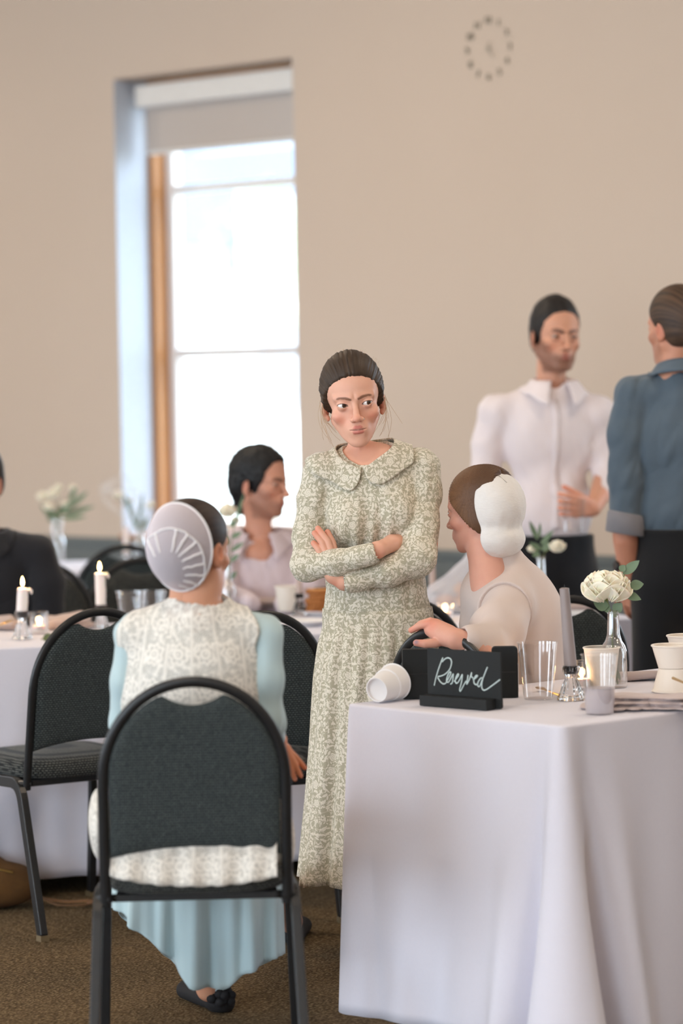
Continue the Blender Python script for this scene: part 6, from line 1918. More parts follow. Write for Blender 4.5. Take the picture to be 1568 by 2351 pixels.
def reserved_sign():
    bl, br = tpos(984, 1616), tpos(1152, 1629)
    e = br - bl; L = np.linalg.norm(e); e /= L; nrm = np.cross(e, (0, 0, 1))   # towards the viewer
    if nrm[1] > 0: nrm = -nrm
    H = 0.139
    t = thing('table_sign', 'black reserved sign with white script in a black block stand', 'sign', (bl + br) / 2)
    o0 = (bl + br) / 2
    lp = lambda a, b, h: e * a + nrm * b + V3(0, 0, h)
    def slab(name, a0, a1, b0, b1, h0, h1, mat, par, bev=0.001, shear=0.0):
        vs_ = [lp(a, b + shear * h, h) for h in (h0, h1) for a, b in ((a0, b0), (a1, b0), (a1, b1), (a0, b1))]
        return MB().add(vs_, [(3, 2, 1, 0), (4, 5, 6, 7), (0, 1, 5, 4), (1, 2, 6, 5), (2, 3, 7, 6), (3, 0, 4, 7)]).build(name, mat, par, smooth=False, bevel=bev)
    bd = slab('board', -L / 2, L / 2, -0.0025, 0.0025, 0.001, H, M['black_board'], t)
    slab('stand_block', -L / 2 + 0.004, L / 2 - 0.016, 0.003, 0.040, 0.0, 0.026, M['black_board'], t, 0.0015)
    slab('stand_block', -L / 2 + 0.004, L / 2 - 0.016, -0.026, -0.003, 0.0, 0.026, M['black_board'], t, 0.0015)
    chalk = plain('white_paint_pen', (205, 222, 222), 0.7, var=0.05)
    Z = lambda pts: [(960 + x / 7.127, 1460 + y / 7.127) for x, y in pts]
    def on_board(x, y):
        d = ray(x, y); p0 = (bl + br) / 2 + nrm * 0.0030; cam_ = V3(0, 0, CAMH)
        tt = ((p0 - cam_) @ nrm) / (d @ nrm)
        return cam_ + d * tt - o0
    letters = {'letter_R': [[(405, 355), (375, 430), (330, 560), (295, 680), (265, 810)], [(395, 425), (430, 385), (480, 360), (530, 378), (548, 440), (520, 540), (450, 620), (380, 655), (325, 665)], [(322, 680), (360, 745), (410, 785), (452, 778)]],
        'letter_e': [[(452, 778), (480, 720), (525, 640), (535, 598), (515, 592), (480, 660), (466, 740), (490, 762), (510, 745)]],
        'letter_s': [[(510, 745), (545, 680), (575, 622), (572, 690), (560, 765), (532, 790)]],
        'letter_e.001': [[(590, 745), (625, 700), (662, 645), (652, 622), (625, 665), (608, 735), (625, 775), (655, 762)]],
        'letter_r': [[(655, 762), (690, 700), (722, 632), (716, 720), (700, 800), (682, 870), (690, 905), (720, 860), (760, 780), (790, 735)]],
        'letter_v': [[(818, 640), (808, 710), (795, 792), (825, 745), (855, 670), (878, 600), (872, 660), (900, 690)]],
        'letter_e.002': [[(900, 712), (940, 690), (972, 655), (945, 652), (915, 710), (918, 775), (950, 798), (985, 772)]],
        'letter_d': [[(1045, 680), (1005, 715), (972, 790), (995, 832), (1025, 790), (1045, 730)], [(1135, 510), (1095, 610), (1055, 715), (1040, 820), (1062, 882), (1110, 882), (1200, 822), (1340, 715)]]}
    for nm, strokes in letters.items():
        mb = MB()
        for st in strokes:
            P = smoothpath([on_board(*q) for q in Z(st)], 5)
            mb.tube(P, 0.00175, 6)
        mb.build(nm.split('.')[0], chalk, bd)
reserved_sign()
def black_block(label, px, py, w, dp, h, rot, rad):
    c = tpos(px, py); t = thing('card_holder', label, 'card holder', c, rot, 'black card holders by the sign')
    pts = []
    for (cx, cz, a0) in ((w / 2 - rad, h - rad, 0), (-w / 2 + rad, h - rad, PI / 2)):
        for i in range(7):
            a = a0 + PI / 2 * i / 6; pts.append((cx + rad * math.cos(a), cz + rad * math.sin(a)))
    pts += [(-w / 2, 0), (w / 2, 0)]
    n = len(pts); vs_ = [(x, -dp / 2, z) for x, z in pts] + [(x, dp / 2, z) for x, z in pts]
    fs = [tuple(range(n)), tuple(range(2 * n - 1, n - 1, -1))] + [(i, (i + 1) % n, n + (i + 1) % n, n + i) for i in range(n)]
    MB().add(vs_, fs).build('holder_body', M['black_board'], t, smooth=False, bevel=0.001)
    MB().box((0, 0, h * 0.5), (w * 0.86, dp * 1.02, h * 0.02)).build('seam', M['metal_black'], t, smooth=False)
black_block('black upright holder showing left of the reserved sign', 962, 1603, 0.082, 0.030, 0.125, 0.06, 0.002)
black_block('black upright holder with rounded top right of the reserved sign', 1160, 1600, 0.066, 0.030, 0.128, -0.04, 0.010)

cup_clear('clear plastic cup between the reserved sign and the grey candle', tpos(1236, 1604), 0.050, 0.036, 0.142, liquid=0.0)
fr = cup_clear('clear plastic cup with milky contents nearest the table corner', tpos(1377, 1638), 0.042, 0.033, 0.142)
nm_ = NT('milky_water'); nm_.set(color=lin(222, 214, 220), rough=0.3, alpha=0.55); M['milky'] = nm_.m
MB().lathe([(0, 0.003), (0.0325, 0.003), (0.0372, 0.062), (0, 0.062)], 36).build('milky_water', M['milky'], fr)

def flame(parent, p, s=1.0):
    pr = [(0.0001, 0), (0.0040 * s, 0.004 * s), (0.0052 * s, 0.010 * s), (0.0036 * s, 0.020 * s), (0.0001, 0.031 * s)]
    MB().lathe(pr, 14, c=p).build('flame', M['flame'], parent)
def candle_light(parent, p, e):
    d = bpy.data.lights.new('candle_light', 'POINT'); d.energy = e; d.color = (1.0, 0.62, 0.30); d.shadow_soft_size = 0.01
    o = bpy.data.objects.new('candle_light', d); COL.objects.link(o); o.parent = parent; o.location = p
def candlestick(label, c, h, rb, rt, flutes=10):
    t = thing('glass_candlestick', label, 'candlestick', c, 0, 'pressed glass candlesticks')
    rows = []
    prof = [(rb, 0.0), (rb, 0.004), (rb * 0.86, h * 0.18), (rb * 0.62, h * 0.45), (rb * 0.46, h * 0.58), (rt * 0.85, h * 0.70), (rt * 1.18, h * 0.80), (rt * 1.30, h * 0.90), (rt * 1.22, h * 1.0), (rt * 1.0, h * 1.0), (rt * 1.0, h * 0.78), (0.0, h * 0.76)]
    for r, z in prof:
        rows.append([(r * (1 + 0.06 * math.cos(flutes * 2 * PI * i / 80) * (z < h * 0.95)) * math.cos(2 * PI * i / 80), r * (1 + 0.06 * math.cos(flutes * 2 * PI * i / 80) * (z < h * 0.95)) * math.sin(2 * PI * i / 80), z) for i in range(80)])
    rows.insert(0, [(0, 0, 0)] * 80)
    MB().grid(rows, wrap=True).build('glass_body', M['glass'], t, sharp=False)
    return t, h * 0.77
def candle(label, c, r0, r1, h, mat, lit=False, drips=0, lean=(0, 0), seed=1, group='taper candles'):
    t = thing('taper_candle', label, 'candle', c, 0, group)
    tip = V3(lean[0], lean[1], h)
    n = 8; path = [tip * (i / n) for i in range(n + 1)]
    rs = [r0 + (r1 - r0) * i / n for i in range(n + 1)]
    path.append(tip + V3(0, 0, 0.002)); rs.append(r1 * 0.55)
    MB().tube(path, rs, 20).build('wax', M[mat], t)
    MB().tube([tip, tip + V3(0.001, 0, 0.010)], 0.0010, 6).build('wick', M['black_leather'], t)
    rnd = random.Random(seed)
    for i in range(drips):
        a = rnd.uniform(-0.9, 0.9); z0 = h * rnd.uniform(0.86, 1.0); L = h * rnd.uniform(0.3, 0.75)
        p = [tip * ((z0 - L * k / 6) / h) + V3(math.cos(a), math.sin(a), 0) * (r1 * 1.03 + 0.001 * math.sin(k * 2.2)) for k in range(7)]
        MB().tube(p, [0.0035, 0.0028, 0.0034, 0.0026, 0.0032, 0.0036, 0.0022], 8).build('wax_drip', M[mat], t)
    if drips:
        q = tip + V3(r1 * 1.0, -0.002, -0.006)
        MB().tube([q, q + V3(0.008, 0, 0.004), q + V3(0.013, 0, -0.002), q + V3(0.014, 0, -0.012)], [0.004, 0.0045, 0.0050, 0.0022], 8).build('wax_drip', M[mat], t)
    if lit:
        flame(t, tip + V3(0.001, 0, 0.008), 1.0); candle_light(t, tip + V3(0, -0.004, 0.022), 0.5)
    return t
def votive(label, c, r, h, lit=True, e=0.6):
    t = thing('votive_glass', label, 'votive', c, 0, 'votive candle glasses')
    MB().lathe([(0, 0.0), (r * 0.94, 0.0), (r, 0.004), (r, h), (r - 0.002, h + 0.001), (r - 0.003, h), (r - 0.003, 0.009), (0, 0.009)], 36).build('glass_wall', M['thin_glass'], t)
    MB().lathe([(0, 0.010), (r * 0.70, 0.010), (r * 0.70, 0.026), (r * 0.66, 0.027), (0, 0.026)], 28).build('tealight', M['wax_white'], t)
    if lit:
        flame(t, (0, 0, 0.027), 0.8); candle_light(t, (0, 0, 0.042), e)
    return t
cs, hz = candlestick('glass candlestick under the unlit grey candle', tpos(1312, 1606), 0.085, 0.034, 0.0165)
candle('unlit taupe grey taper candle on the near table', tpos(1312, 1606) + V3(0, 0, hz), 0.0165, 0.0120, 0.212, 'wax_grey', lean=(-0.014, 0.0))
votive('lit votive glass behind the grey candle on the near table', tpos(1336, 1582), 0.029, 0.072, True, 0.22)
votive('small lit votive glass behind the black holder right of the sign', tpos(1172, 1585), 0.022, 0.070, True, 0.12)
paper_cup('cream paper cup behind the rose bottle', tpos(1382, 1580), 0.046, 0.033, 0.108)
# four tub-shaped cups at the right edge
for (x, y, a, b) in ((1545, 1588, 'in front', 0), (1578, 1562, 'behind', 1)):
    c = tpos(x, y)
    paper_cup('upside-down cream tub %s at the right edge of the near table' % a, c, 0.052, 0.036, 0.060, True, 'cream paper tubs')
    paper_cup('upright cream tub stacked on the upside-down tub %s at the right edge' % a, c, 0.052, 0.036, 0.060, False, 'cream paper tubs', z=0.061)

def bottle_vase(label, c, h, r, rn, water=0.6, group='bottle vases'):
    t = thing('bottle_vase', label, 'vase', c, 0, group)
    pr = [(0, 0.0), (r * 0.92, 0.0), (r, 0.004), (r, h * 0.46), (r * 0.86, h * 0.54), (r * 0.62, h * 0.60), (rn * 1.15, h * 0.68), (rn, h * 0.95), (rn * 1.12, h * 0.96), (rn * 1.12, h), (rn * 0.82, h), (rn * 0.82, h * 0.68), (r * 0.56, h * 0.60), (r * 0.90, h * 0.46), (r * 0.90, 0.008), (0, 0.008)]
    MB().lathe(pr, 40).build('glass_body', M['thin_glass'], t)
    if water:
        MB().lathe([(0, 0.009), (r * 0.89, 0.009), (r * 0.89, h * min(water, 0.45)), (0, h * min(water, 0.45))] if water < 0.47 else [(0, 0.009), (r * 0.89, 0.009), (r * 0.89, h * 0.46), (r * 0.55, h * 0.60), (rn * 0.8, h * water), (0, h * water)], 36).build('water', M['water'], t)
    return t
def petal_mesh(w, h, curl, cup):
    G = []
    for j in range(8):
        v = j / 7; row = []
        wv = w * math.sin(PI * min(1, 0.16 + 0.62 * v)) * (1 - 0.25 * max(0, v - 0.75) * 4 * 0.5)
        for i in range(7):
            u = -1 + 2 * i / 6
            x = wv * u; y = cup * (1 - math.cos(u * 1.1)) * w - curl * v * v * h; z = h * v * (1 - 0.12 * u * u) - 0.25 * curl * h * max(0, v - 0.6) ** 2 * 4
            row.append((x, -y, z))
        G.append(row)
    return MB().grid(G).mesh('petal', M['petal'])
_pm = {}
def petal(parent, c, ang, lean, w, h, curl, cup, axis=None):
    key = (round(w, 4), round(h, 4), curl, cup)
    if key not in _pm: _pm[key] = petal_mesh(w, h, curl, cup)
    o = bpy.data.objects.new('petal', _pm[key]); COL.objects.link(o); o.parent = parent
    o.location = c; o.rotation_euler = Euler((lean, 0, ang), 'XYZ')
    md = o.modifiers.new('solid', 'SOLIDIFY'); md.thickness = 0.0009
    return o
def leaf_mesh(L, W, mat, bend=0.15):
    G = []
    for i in range(9):
        u = i / 8; w = W * math.sin(PI * u ** 0.85) ** 0.8 if 0 < u < 1 else 0.0004
        G.append([(s_ * w, u * L, bend * L * u * u + 0.12 * abs(s_) * w) for s_ in (-1, -0.5, 0, 0.5, 1)])
    return MB().grid(G).mesh('leaf', mat)
_lm = {}
def leaf(parent, base, tip, W, mat='leaf', roll=0.0):
    d = np.array(tip, float) - np.array(base, float); L = float(np.linalg.norm(d)); d /= L
    key = (round(L, 3), W, mat)
    if key not in _lm: _lm[key] = leaf_mesh(L, W, M[mat])
    o = bpy.data.objects.new('leaf', _lm[key]); COL.objects.link(o); o.parent = parent
    # face the leaf roughly to the room (towards -Y), turned by roll
    zt = V3(math.sin(roll), -math.cos(roll), 0.35); x = np.cross(d, zt); x /= np.linalg.norm(x); z = np.cross(x, d)
    o.matrix_local = Matrix(((x[0], d[0], z[0], base[0]), (x[1], d[1], z[1], base[1]), (x[2], d[2], z[2], base[2]), (0, 0, 0, 1)))
    return o
def rose():
    b = tpos(1410, 1577)
    bottle_vase('clear bottle vase of water holding the single white rose', b, 0.200, 0.0345, 0.0145, 0.62)
    Yb = b[1]
    q = lambda x, y, dy=0.0: at(x, y, Yb + dy) - b
    t = thing('rose', 'single white rose with eucalyptus leaves in the bottle on the near table', 'flower', b)
    head = q(1393, 1378)
    MB().tube(smoothpath([q(1418, 1570), q(1408, 1500), q(1404, 1440), q(1402, 1405), head], 5), 0.0024, 8).build('stem', M['stem'], t)
    c = head
    MB().lathe([(0.001, -0.004), (0.011, 0.004), (0.015, 0.014), (0.010, 0.02)], 14, c=c).build('calyx', M['stem'], t)
    hc = c + V3(0, 0, 0.006)
    rnd = random.Random(9)
    rings = [(4, 0.06, 0.022, 0.066, -0.10, 0.9), (5, 0.20, 0.029, 0.070, -0.06, 0.9), (6, 0.38, 0.036, 0.072, 0.02, 0.8), (7, 0.62, 0.041, 0.073, 0.12, 0.65), (8, 0.90, 0.045, 0.071, 0.22, 0.5), (8, 1.18, 0.047, 0.068, 0.32, 0.4)]
    for k, (n, lean, w, h, curl, cup) in enumerate(rings):
        for i in range(n):
            a = 2 * PI * i / n + k * 0.7 + rnd.uniform(-0.15, 0.15)
            petal(t, hc + V3(math.sin(a), -math.cos(a), 0) * (0.003 + 0.0018 * k) + V3(0, 0, 0.004 - 0.0010 * k), a, lean + rnd.uniform(-0.08, 0.08), w, h, curl, cup)
    for (x0, y0, x1, y1, W) in ((1430, 1318, 1468, 1288, 0.013), (1424, 1312, 1434, 1298, 0.010), (1445, 1345, 1477, 1342, 0.014), (1432, 1360, 1470, 1378, 0.012), (1398, 1392, 1362, 1384, 0.018), (1402, 1396, 1384, 1396, 0.013), (1408, 1405, 1428, 1386, 0.014), (1405, 1408, 1418, 1412, 0.010)):
        leaf(t, q(x0, y0, -0.004), q(x1, y1, 0.0), W)
    leaf(t, q(1412, 1535, -0.01), q(1424, 1562, -0.01), 0.006)
    MB().tube(smoothpath([q(1404, 1412), q(1416, 1385), q(1424, 1350), q(1436, 1312)], 4), 0.0010, 6).build('sprig', M['stem'], t)
rose()
def cloth_lump(name, label, cat, c, size, seed, mat, rotz=0.0, folds_=5, group=None, flat=False):
    """a folded napkin: stacked layers with rolled folds"""
    t = thing(name, label, cat, c, rotz, group)
    w, d, h = size; rnd = random.Random(seed)
    S = SDF()
    if flat:
        nl = 3
        for i in range(nl):
            z = h * (i + 0.5) / nl; k = 1 - 0.13 * i; sx = rnd.uniform(-0.06, 0.06) * w
            S.add(econe((-w / 2 * k + sx, 0, z), (w / 2 * k + sx, d * 0.05, z), d / 2 * k, d / 2 * k * 0.9, (0, 1, 0), h / nl / d * 1.15), 0.0012)
        S.disp(lambda P: 0.004 * vnoise(P * 22) + 0.002 * vnoise(P * 60))
    else:
        for i in range(folds_):
            a = rnd.uniform(-0.5, 0.5); y = d * (-0.4 + 0.8 * i / max(1, folds_ - 1)); zz = h * rnd.uniform(0.25, 0.62)
            S.add(econe((-w / 2 * rnd.uniform(0.6, 1), y - 0.02 * a, zz * 0.7), (w / 2 * rnd.uniform(0.6, 1), y + 0.03 * a, zz), h * rnd.uniform(0.30, 0.5), h * rnd.uniform(0.25, 0.42), (0, 1, 0), 0.8), 0.010)
        S.add(econe((-w / 2, 0, h * 0.2), (w / 2, 0, h * 0.2), d * 0.4, d * 0.36, (0, 1, 0), h * 0.5 / d), 0.01)
        S.disp(folds(0.006, 34, (1, 0.3, 0.2), 0.3))
    S.cut(half((0, 0, 0.001), (0, 0, -1)), 0.0)
    V, Q = surf(S, (-w * 0.75, -d * 0.9, -0.01), (w * 0.75, d * 0.9, h * 1.8 + 0.02), 0.004)
    mesh_obj('folded_cloth', V, Q, M[mat], t)
    return t
cloth_lump('napkin', 'folded taupe napkin at the right edge of the near table', 'napkin', tpos(1515, 1628), (0.26, 0.15, 0.036), 3, 'napkin', -0.35, flat=True, group='cloth napkins')
cloth_lump('napkin', 'rolled taupe napkin lying behind the rose bottle', 'napkin', tpos(1500, 1560), (0.22, 0.06, 0.034), 5, 'napkin', 0.1, 3, group='cloth napkins')
def cutlery(label, name, p0, p1, group='gold cutlery'):
    p0, p1 = np.array(p0), np.array(p1); d = p1 - p0; L = np.linalg.norm(d); d /= L
    t = thing(name, label, 'cutlery', p0, 0, group)
    MB().tube([d * 0, d * L * 0.3, d * L * 0.72], [0.0042, 0.0030, 0.0022], 8).build('handle', M['gold'], t)
    sd = np.cross(d, (0, 0, 1)); sd /= np.linalg.norm(sd)
    if name == 'fork':
        for k in (-1.5, -0.5, 0.5, 1.5):
            MB().tube([d * L * 0.72, d * L * 0.80 + sd * k * 0.004, d * L + sd * k * 0.005], [0.0022, 0.0016, 0.001], 6).build('tine', M['gold'], t)
    else:
        MB().tube([d * L * 0.70, d * L * 0.78, d * L * 0.88, d * L * 0.97, d * L], [0.002, 0.008, 0.012, 0.009, 0.003], 12, prof=[(0.25 * math.cos(a), math.sin(a)) for a in [2 * PI * i / 12 for i in range(12)]]).build('bowl', M['gold'], t)
cutlery('gold spoon lying behind the clear cup on the near table', 'spoon', tpos(1292, 1604) + V3(0, 0, 0.005), tpos(1238, 1590) + V3(0, 0.06, 0.008))
cutlery('gold fork resting on the folded napkin at the right edge', 'fork', tpos(1546, 1598) + V3(0, 0, 0.045), tpos(1640, 1640) + V3(0, 0, 0.045))

# ---- long table
cs, hz = candlestick('glass candlestick at the left edge of the long table', tpos(51, 1466), 0.088, 0.030, 0.0175)
candle('short lit white candle dripping wax at the left edge', tpos(51, 1466) + V3(0, 0, hz), 0.0185, 0.0155, 0.092, 'wax_white', True, 4, (0.004, 0), 2)
votive('lit votive glass beside the left candlestick', tpos(90, 1454), 0.031, 0.069, True, 0.35)
cs, hz = candlestick('glass candlestick just left of the lace-vest woman', tpos(233, 1440), 0.075, 0.026, 0.0150)
candle('taller lit white candle dripping wax left of the lace-vest woman', tpos(233, 1440) + V3(0, 0, hz), 0.0175, 0.0155, 0.122, 'wax_white', True, 4, (-0.003, 0), 5)
cloth_lump('napkin', 'crumpled rose-grey napkin behind the lit votive', 'napkin', tpos(152, 1444), (0.15, 0.085, 0.062), 8, 'napkin_rose', 0.15, 4, group='cloth napkins')
cloth_lump('napkin', 'crumpled rose-grey napkin at the far left edge', 'napkin', tpos(-10, 1446), (0.15, 0.09, 0.058), 11, 'napkin_rose', -0.1, 4, group='cloth napkins')
cutlery('gold fork leaning on the far left napkin', 'fork', tpos(-50, 1462) + V3(0, -0.02, 0.012), tpos(26, 1452) + V3(0, 0, 0.040))
sp = thing('leaf_sprig', 'sprig of dark green leaves lying before the votive', 'leaves', tpos(130, 1470))
for (x0, x1, dy, W) in ((-0.045, -0.005, 0.006, 0.014), (0.0, 0.045, -0.004, 0.016), (0.02, 0.062, 0.012, 0.010), (-0.02, 0.02, -0.012, 0.009)):
    leaf(sp, (x0, dy, 0.006), (x1, dy * 0.4, 0.010), W, 'leaf_dark', 0.3)
MB().tube([(-0.05, 0, 0.004), (0.0, 0.002, 0.008), (0.07, -0.004, 0.005)], 0.0015, 6).build('stem', M['stem'], sp)
cup_clear('clear plastic cup left of the sheer cap', tpos(303, 1442), 0.051, 0.036, 0.122)
cup_clear('smaller clear plastic cup behind the other, beside the sheer cap', tpos(357, 1427), 0.041, 0.031, 0.105)
paper_cup('cream paper cup before the man in the lilac shirt', tpos(661, 1402), 0.0445, 0.033, 0.088)
cs, hz = candlestick('glass candlestick behind the cream cup of the lilac-shirt man', tpos(688, 1412), 0.075, 0.028, 0.012)
candle('unlit beige taper candle behind the cream cup', tpos(688, 1412) + V3(0, 0, hz), 0.0115, 0.0095, 0.085, 'napkin_rose')
cloth_lump('napkin', 'rose-grey napkin before the man in the lilac shirt', 'napkin', tpos(592, 1396), (0.15, 0.08, 0.052), 14, 'napkin_rose', 0.2, 4, group='cloth napkins')
def plate(label, c, r, mat='foam_cup'):
    t = thing('plate', label, 'plate', c, 0, 'plates on the long table')
    MB().lathe([(0, 0.004), (r * 0.62, 0.004), (r * 0.72, 0.008), (r, 0.016), (r, 0.018), (r * 0.72, 0.011), (r * 0.6, 0.007), (0, 0.007)], 40).build('dish', M[mat], t)
    MB().lathe([(r * 0.5, 0.0), (r * 0.55, 0.0), (r * 0.55, 0.004), (r * 0.5, 0.004)], 32).build('foot_ring', M[mat], t)
    return t
pc = tpos(742, 1412); plate('white plate stacked with toasted bread', pc, 0.085)
for i in range(5):
    t = thing('bread_slice', ['lowest slice of toast on the bread plate', 'second slice of toast from the plate', 'middle slice of toast in the stack', 'fourth slice of toast in the stack', 'topmost tilted slice of toast'][i], 'bread', pc + V3(-0.012 + 0.006 * (i % 2), 0, 0.012 + 0.0155 * i), 0.5 * i, 'slices of toast')
    outl = [(0.048 * math.copysign(abs(math.cos(a)) ** 0.6, math.cos(a)), 0.042 * math.copysign(abs(math.sin(a)) ** 0.6, math.sin(a))) for a in [2 * PI * k / 28 for k in range(28)]]
    for nm, k0, k1, z0, z1, mt in (('crumb', 0.0, 0.93, 0.0008, 0.0150, 'bread'), ('crust', 0.93, 1.0, 0.0, 0.0142, 'crust')):
        if nm == 'crumb': MB().grid([[(0, 0, z0)] * 28, [(x * k1, y * k1, z0) for x, y in outl], [(x * k1, y * k1, z1) for x, y in outl], [(0, 0, z1 + 0.001)] * 28], wrap=True).build(nm, M[mt], t)
        else: MB().grid([[(x * k0, y * k0, z0) for x, y in outl], [(x, y, z0 + 0.001) for x, y in outl], [(x, y, z1 - 0.001) for x, y in outl], [(x * k0, y * k0, z1) for x, y in outl]], wrap=True).build(nm, M[mt], t)
c2 = tpos(738, 1372)
black_block('small black name card standing behind the toast', 738, 1404, 0.045, 0.004, 0.085, 0.0, 0.001)
plate('white plate near the edge of the long table beside the floral skirt', tpos(705, 1436), 0.075)

def bloom(parent, c, r, n=3, seed=1, mat='petal'):
    rnd = random.Random(seed)
    for k in range(n):
        m = 5 + k
        for i in range(m):
            a = 2 * PI * i / m + k * 0.6
            petal(parent, V3(*c) + V3(math.sin(a), -math.cos(a), 0) * 0.001, a, 0.2 + 0.42 * k, r * (0.42 + 0.04 * k), r * 1.15, 0.2, 0.6)
def bouquet(label, vlabel, base, vh, vr, vn, blooms, leaves, flower_cat='flowers', group='small flower bouquets'):
    """blooms, leaves given as offsets (x, y, z) from the vase base"""
    bottle_vase(vlabel, base, vh, vr, vn, 0.4)
    t = thing('bouquet', label, 'flowers', base, 0, group)
    for i, (p, r) in enumerate(blooms):
        p = np.array(p)
        MB().tube(smoothpath([(0, 0, 0.02), (p[0] * 0.15, p[1] * 0.15, vh), p - V3(0, 0, 0.0)], 5), 0.0016, 6).build('stem', M['stem'], t)
        bloom(t, p - V3(0, 0, r * 0.3), r, 3, i)
    for (p, q, W) in leaves:
        leaf(t, p, q, W)
    return t
def px_off(base, x, y, dy=0.0): return at(x, y, base[1] + dy) - np.array(base)
b = tpos(526, 1402)
bouquet('tall white carnation sprig beside the sheer cap', 'bottle vase hidden behind the lace-vest woman', b, 0.17, 0.030, 0.013,
        [(px_off(b, 522, 1176), 0.040), (px_off(b, 540, 1196, 0.01), 0.020)], [(px_off(b, x0, y0), px_off(b, x1, y1), w) for x0, y0, x1, y1, w in ((528, 1210, 545, 1190, 0.010), (530, 1235, 556, 1222, 0.010), (526, 1250, 512, 1226, 0.011), (530, 1265, 562, 1246, 0.009), (528, 1290, 550, 1272, 0.009), (527, 1310, 508, 1290, 0.010), (536, 1215, 562, 1130, 0.006), (528, 1330, 545, 1312, 0.009))])
b = tpos(1243, 1408)
bouquet('white ranunculus with thin greenery behind the taupe woman', 'bottle vase behind the shoulder of the taupe woman', b, 0.195, 0.032, 0.014,
        [(px_off(b, 1280, 1258, -0.02), 0.034), (px_off(b, 1222, 1262, 0.02), 0.020)], [(px_off(b, x0, y0), px_off(b, x1, y1), w) for x0, y0, x1, y1, w in ((1240, 1250, 1272, 1218, 0.009), (1235, 1240, 1214, 1196, 0.009), (1238, 1235, 1240, 1200, 0.006), (1243, 1262, 1214, 1246, 0.010), (1245, 1265, 1262, 1244, 0.012), (1240, 1270, 1222, 1276, 0.012))])
b = onh(134, 1291, TZ)
bouquet('full white flower bouquet on the far table at the left', 'tall glass vase on the far table at the left', b, 0.205, 0.030, 0.024,
        [(px_off(b, x, y, d), r) for x, y, d, r in ((98, 1142, 0.0, 0.034), (122, 1136, -0.03, 0.036), (112, 1165, -0.05, 0.030), (168, 1122, 0.02, 0.022), (134, 1120, 0.03, 0.022), (150, 1160, 0.0, 0.024))],
        [(px_off(b, x0, y0, d), px_off(b, x1, y1, d), w) for x0, y0, x1, y1, d, w in ((150, 1170, 205, 1130, 0, 0.014), (145, 1180, 220, 1165, 0.02, 0.013), (125, 1190, 92, 1160, 0, 0.014), (135, 1185, 112, 1175, -0.03, 0.014), (140, 1180, 170, 1150, -0.02, 0.013), (140, 1190, 200, 1188, -0.03, 0.012), (132, 1190, 150, 1150, 0.02, 0.014), (128, 1195, 108, 1190, 0.03, 0.015), (160, 1150, 176, 1118, 0, 0.012))])
b = onh(322, 1278, TZ)
bouquet('sparse leggy white flowers on the far table before the window jamb', 'glass vase of the sparse flowers on the far table', b, 0.16, 0.032, 0.022,
        [(px_off(b, x, y, d), r) for x, y, d, r in ((272, 1138, 0.0, 0.032), (346, 1162, -0.02, 0.026), (300, 1150, 0.02, 0.016))],
        [(px_off(b, x0, y0, d), px_off(b, x1, y1, d), w) for x0, y0, x1, y1, d, w in ((310, 1200, 290, 1150, 0, 0.010), (318, 1205, 330, 1130, 0.01, 0.008), (318, 1215, 305, 1190, -0.02, 0.012), (325, 1220, 340, 1185, 0, 0.012), (300, 1175, 285, 1135, 0.01, 0.009))])
cs, hz = candlestick('glass candlestick on the far table', onh(291, 1296, TZ), 0.05, 0.028, 0.013)
candle('unlit pale taper candle on the far table', onh(291, 1296, TZ) + V3(0, 0, hz), 0.0155, 0.0125, 0.125, 'wax_white')
# ---- behind the floral dress, right: taper, wrapped rolls, lights
cs, hz = candlestick('glass candlestick between the floral dress and the wrapped rolls', tpos(994, 1405), 0.075, 0.028, 0.012)
candle('unlit blush pink taper candle beside the floral dress', tpos(994, 1405) + V3(0, 0, hz), 0.0120, 0.0095, 0.185, 'napkin_rose')
pb = tpos(1064, 1404); plate('platter under the wrapped bread rolls', pb, 0.125)
M['film'] = mk_sheer('plastic_film', (228, 226, 232), 0.42)
rnd = random.Random(6)
for i, (a, rr, dz) in enumerate(((0, 0.0, 0.040), (PI, 0.062, 0.0), (0, 0.062, 0.0), (-PI / 2, 0.058, 0.0), (PI / 2, 0.058, 0.0))):
    p = pb + V3(rr * math.cos(a), rr * math.sin(a), 0.018 + dz)
    t = thing('bread_roll', ['golden bread roll on top of the wrapped pile', 'leftmost golden bread roll under the plastic wrap', 'rightmost golden bread roll under the plastic wrap', 'nearest golden bread roll under the plastic wrap', 'hindmost golden bread roll under the plastic wrap'][i], 'bread', p, a, 'wrapped bread rolls')
    V = MB(); V.ball((0, 0, 0.02), (0.034, 0.028, 0.022), 16, 10); V.build('crust', M['bread'], t)
    MB().tube([(-0.018, -0.004, 0.0405), (0.0, 0.002, 0.0425), (0.018, -0.003, 0.0405)], 0.0022, 6).build('slash', M['crust'], t)
fm = thing('plastic_wrap', 'crumpled clear plastic wrap tented over the bread rolls', 'wrap', pb)
S = SDF().add(cone((0.0, 0, 0.05), (0.045, 0.0, 0.20), 0.10, 0.030)).add(ell((-0.03, 0, 0.04), (0.115, 0.10, 0.075)), 0.04); S.disp(folds(0.012, 20, (0.3, 0, 1), 0.4)); S.cut(half((0, 0, 0.018), (0, 0, -1)), 0)
V, Q = surf(S, (-0.2, -0.18, 0), (0.2, 0.18, 0.3), 0.006); mesh_obj('film', V, Q, M['film'], fm)
votive('lit votive glass between the wrapped rolls and the taupe cape', tpos(1082, 1420), 0.028, 0.06, True, 0.22)
votive('lit votive glass at the foot of the wrapped rolls', tpos(1022, 1424), 0.028, 0.055, True, 0.2)
plate('plate seen through the back of the chair behind the grey candle', tpos(1335, 1418), 0.09)
cloth_lump('napkin', 'pale napkin beyond the chair behind the grey candle', 'napkin', tpos(1325, 1405), (0.13, 0.07, 0.05), 21, 'napkin_rose', 0.1, 3, group='cloth napkins')
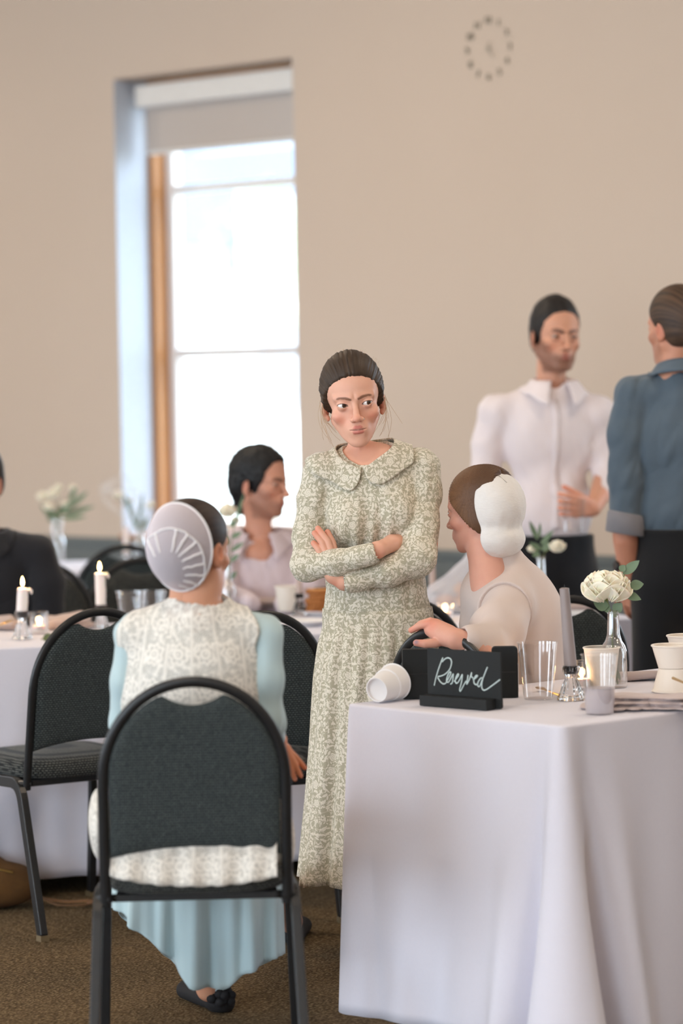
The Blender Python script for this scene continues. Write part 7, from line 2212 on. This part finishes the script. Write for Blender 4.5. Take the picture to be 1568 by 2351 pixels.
# ---- bag on the carpet
bg = thing('handbag', 'brown suede handbag slumped on the carpet at the left edge', 'bag', onh(14, 2086, 0.0))
S = SDF().add(ell((-0.06, 0, 0.075), (0.165, 0.09, 0.082))).add(ell((-0.10, 0.01, 0.10), (0.11, 0.075, 0.075)), 0.03); S.disp(folds(0.012, 16, (1, 0, 0.4), 0.4)); S.cut(half((0, 0, 0.002), (0, 0, -1)), 0)
V, Q = surf(S, (-0.3, -0.15, -0.01), (0.2, 0.15, 0.24), 0.006); M['suede'] = plain('brown_suede', (92, 62, 28), 0.95, var=0.3, scale=25)
mesh_obj('bag_body', V, Q, M['suede'], bg)
flat_ = [(0.2 * math.cos(a), math.sin(a)) for a in [2 * PI * i / 10 for i in range(10)]]
MB().tube(smoothpath([(0.06, 0.02, 0.06), (0.14, 0.01, 0.012), (0.19, -0.02, 0.010), (0.25, -0.02, 0.012), (0.245, 0.03, 0.014), (0.17, 0.05, 0.010), (0.05, 0.05, 0.03)], 6), 0.012, prof=flat_, up=(0, 0, 1)).build('strap', plain('tan_strap', (120, 84, 50), 0.7), bg)
MB().tube([(-0.16, -0.055, 0.135), (-0.05, -0.070, 0.140), (0.03, -0.06, 0.12)], 0.003, 6).build('zip', M['gold'], bg)

# ---- smoke drifting from the snuffed taper on the far table
n_ = NT('smoke')
lw_ = n_.node('ShaderNodeLayerWeight'); lw_.inputs['Blend'].default_value = 0.5
inv_ = n_.math('SUBTRACT', 1.0, lw_.outputs['Facing'])
n_.set(color=(0.85, 0.88, 0.92, 1), rough=1.0, spec=0.0, alpha=n_.math('MULTIPLY', n_.math('POWER', inv_, 2.0), n_.math('MULTIPLY', n_.noise(n_.coord('Object'), 14, 3), 0.22)))
M['smoke'] = n_.m
sb = onh(291, 1296, TZ) + V3(0, 0, 0.17)
sm = thing('candle_smoke', 'thin white smoke drifting above the far table beside the window', 'smoke', sb)
for k, (pts, r0, r1) in enumerate(((((290, 1216), (286, 1190), (262, 1168), (238, 1140), (252, 1112), (296, 1098)), 0.008, 0.034), (((290, 1214), (300, 1180), (322, 1150), (300, 1124), (262, 1130), (232, 1112)), 0.008, 0.028))):
    P = smoothpath([px_off(sb, x, y, 0.03 * k) for x, y in pts], 6)
    o = MB().tube(P, [r0 + (r1 - r0) * i / (len(P) - 1) for i in range(len(P))], 16).build('wisp', M['smoke'], sm); o['kind'] = 'stuff'
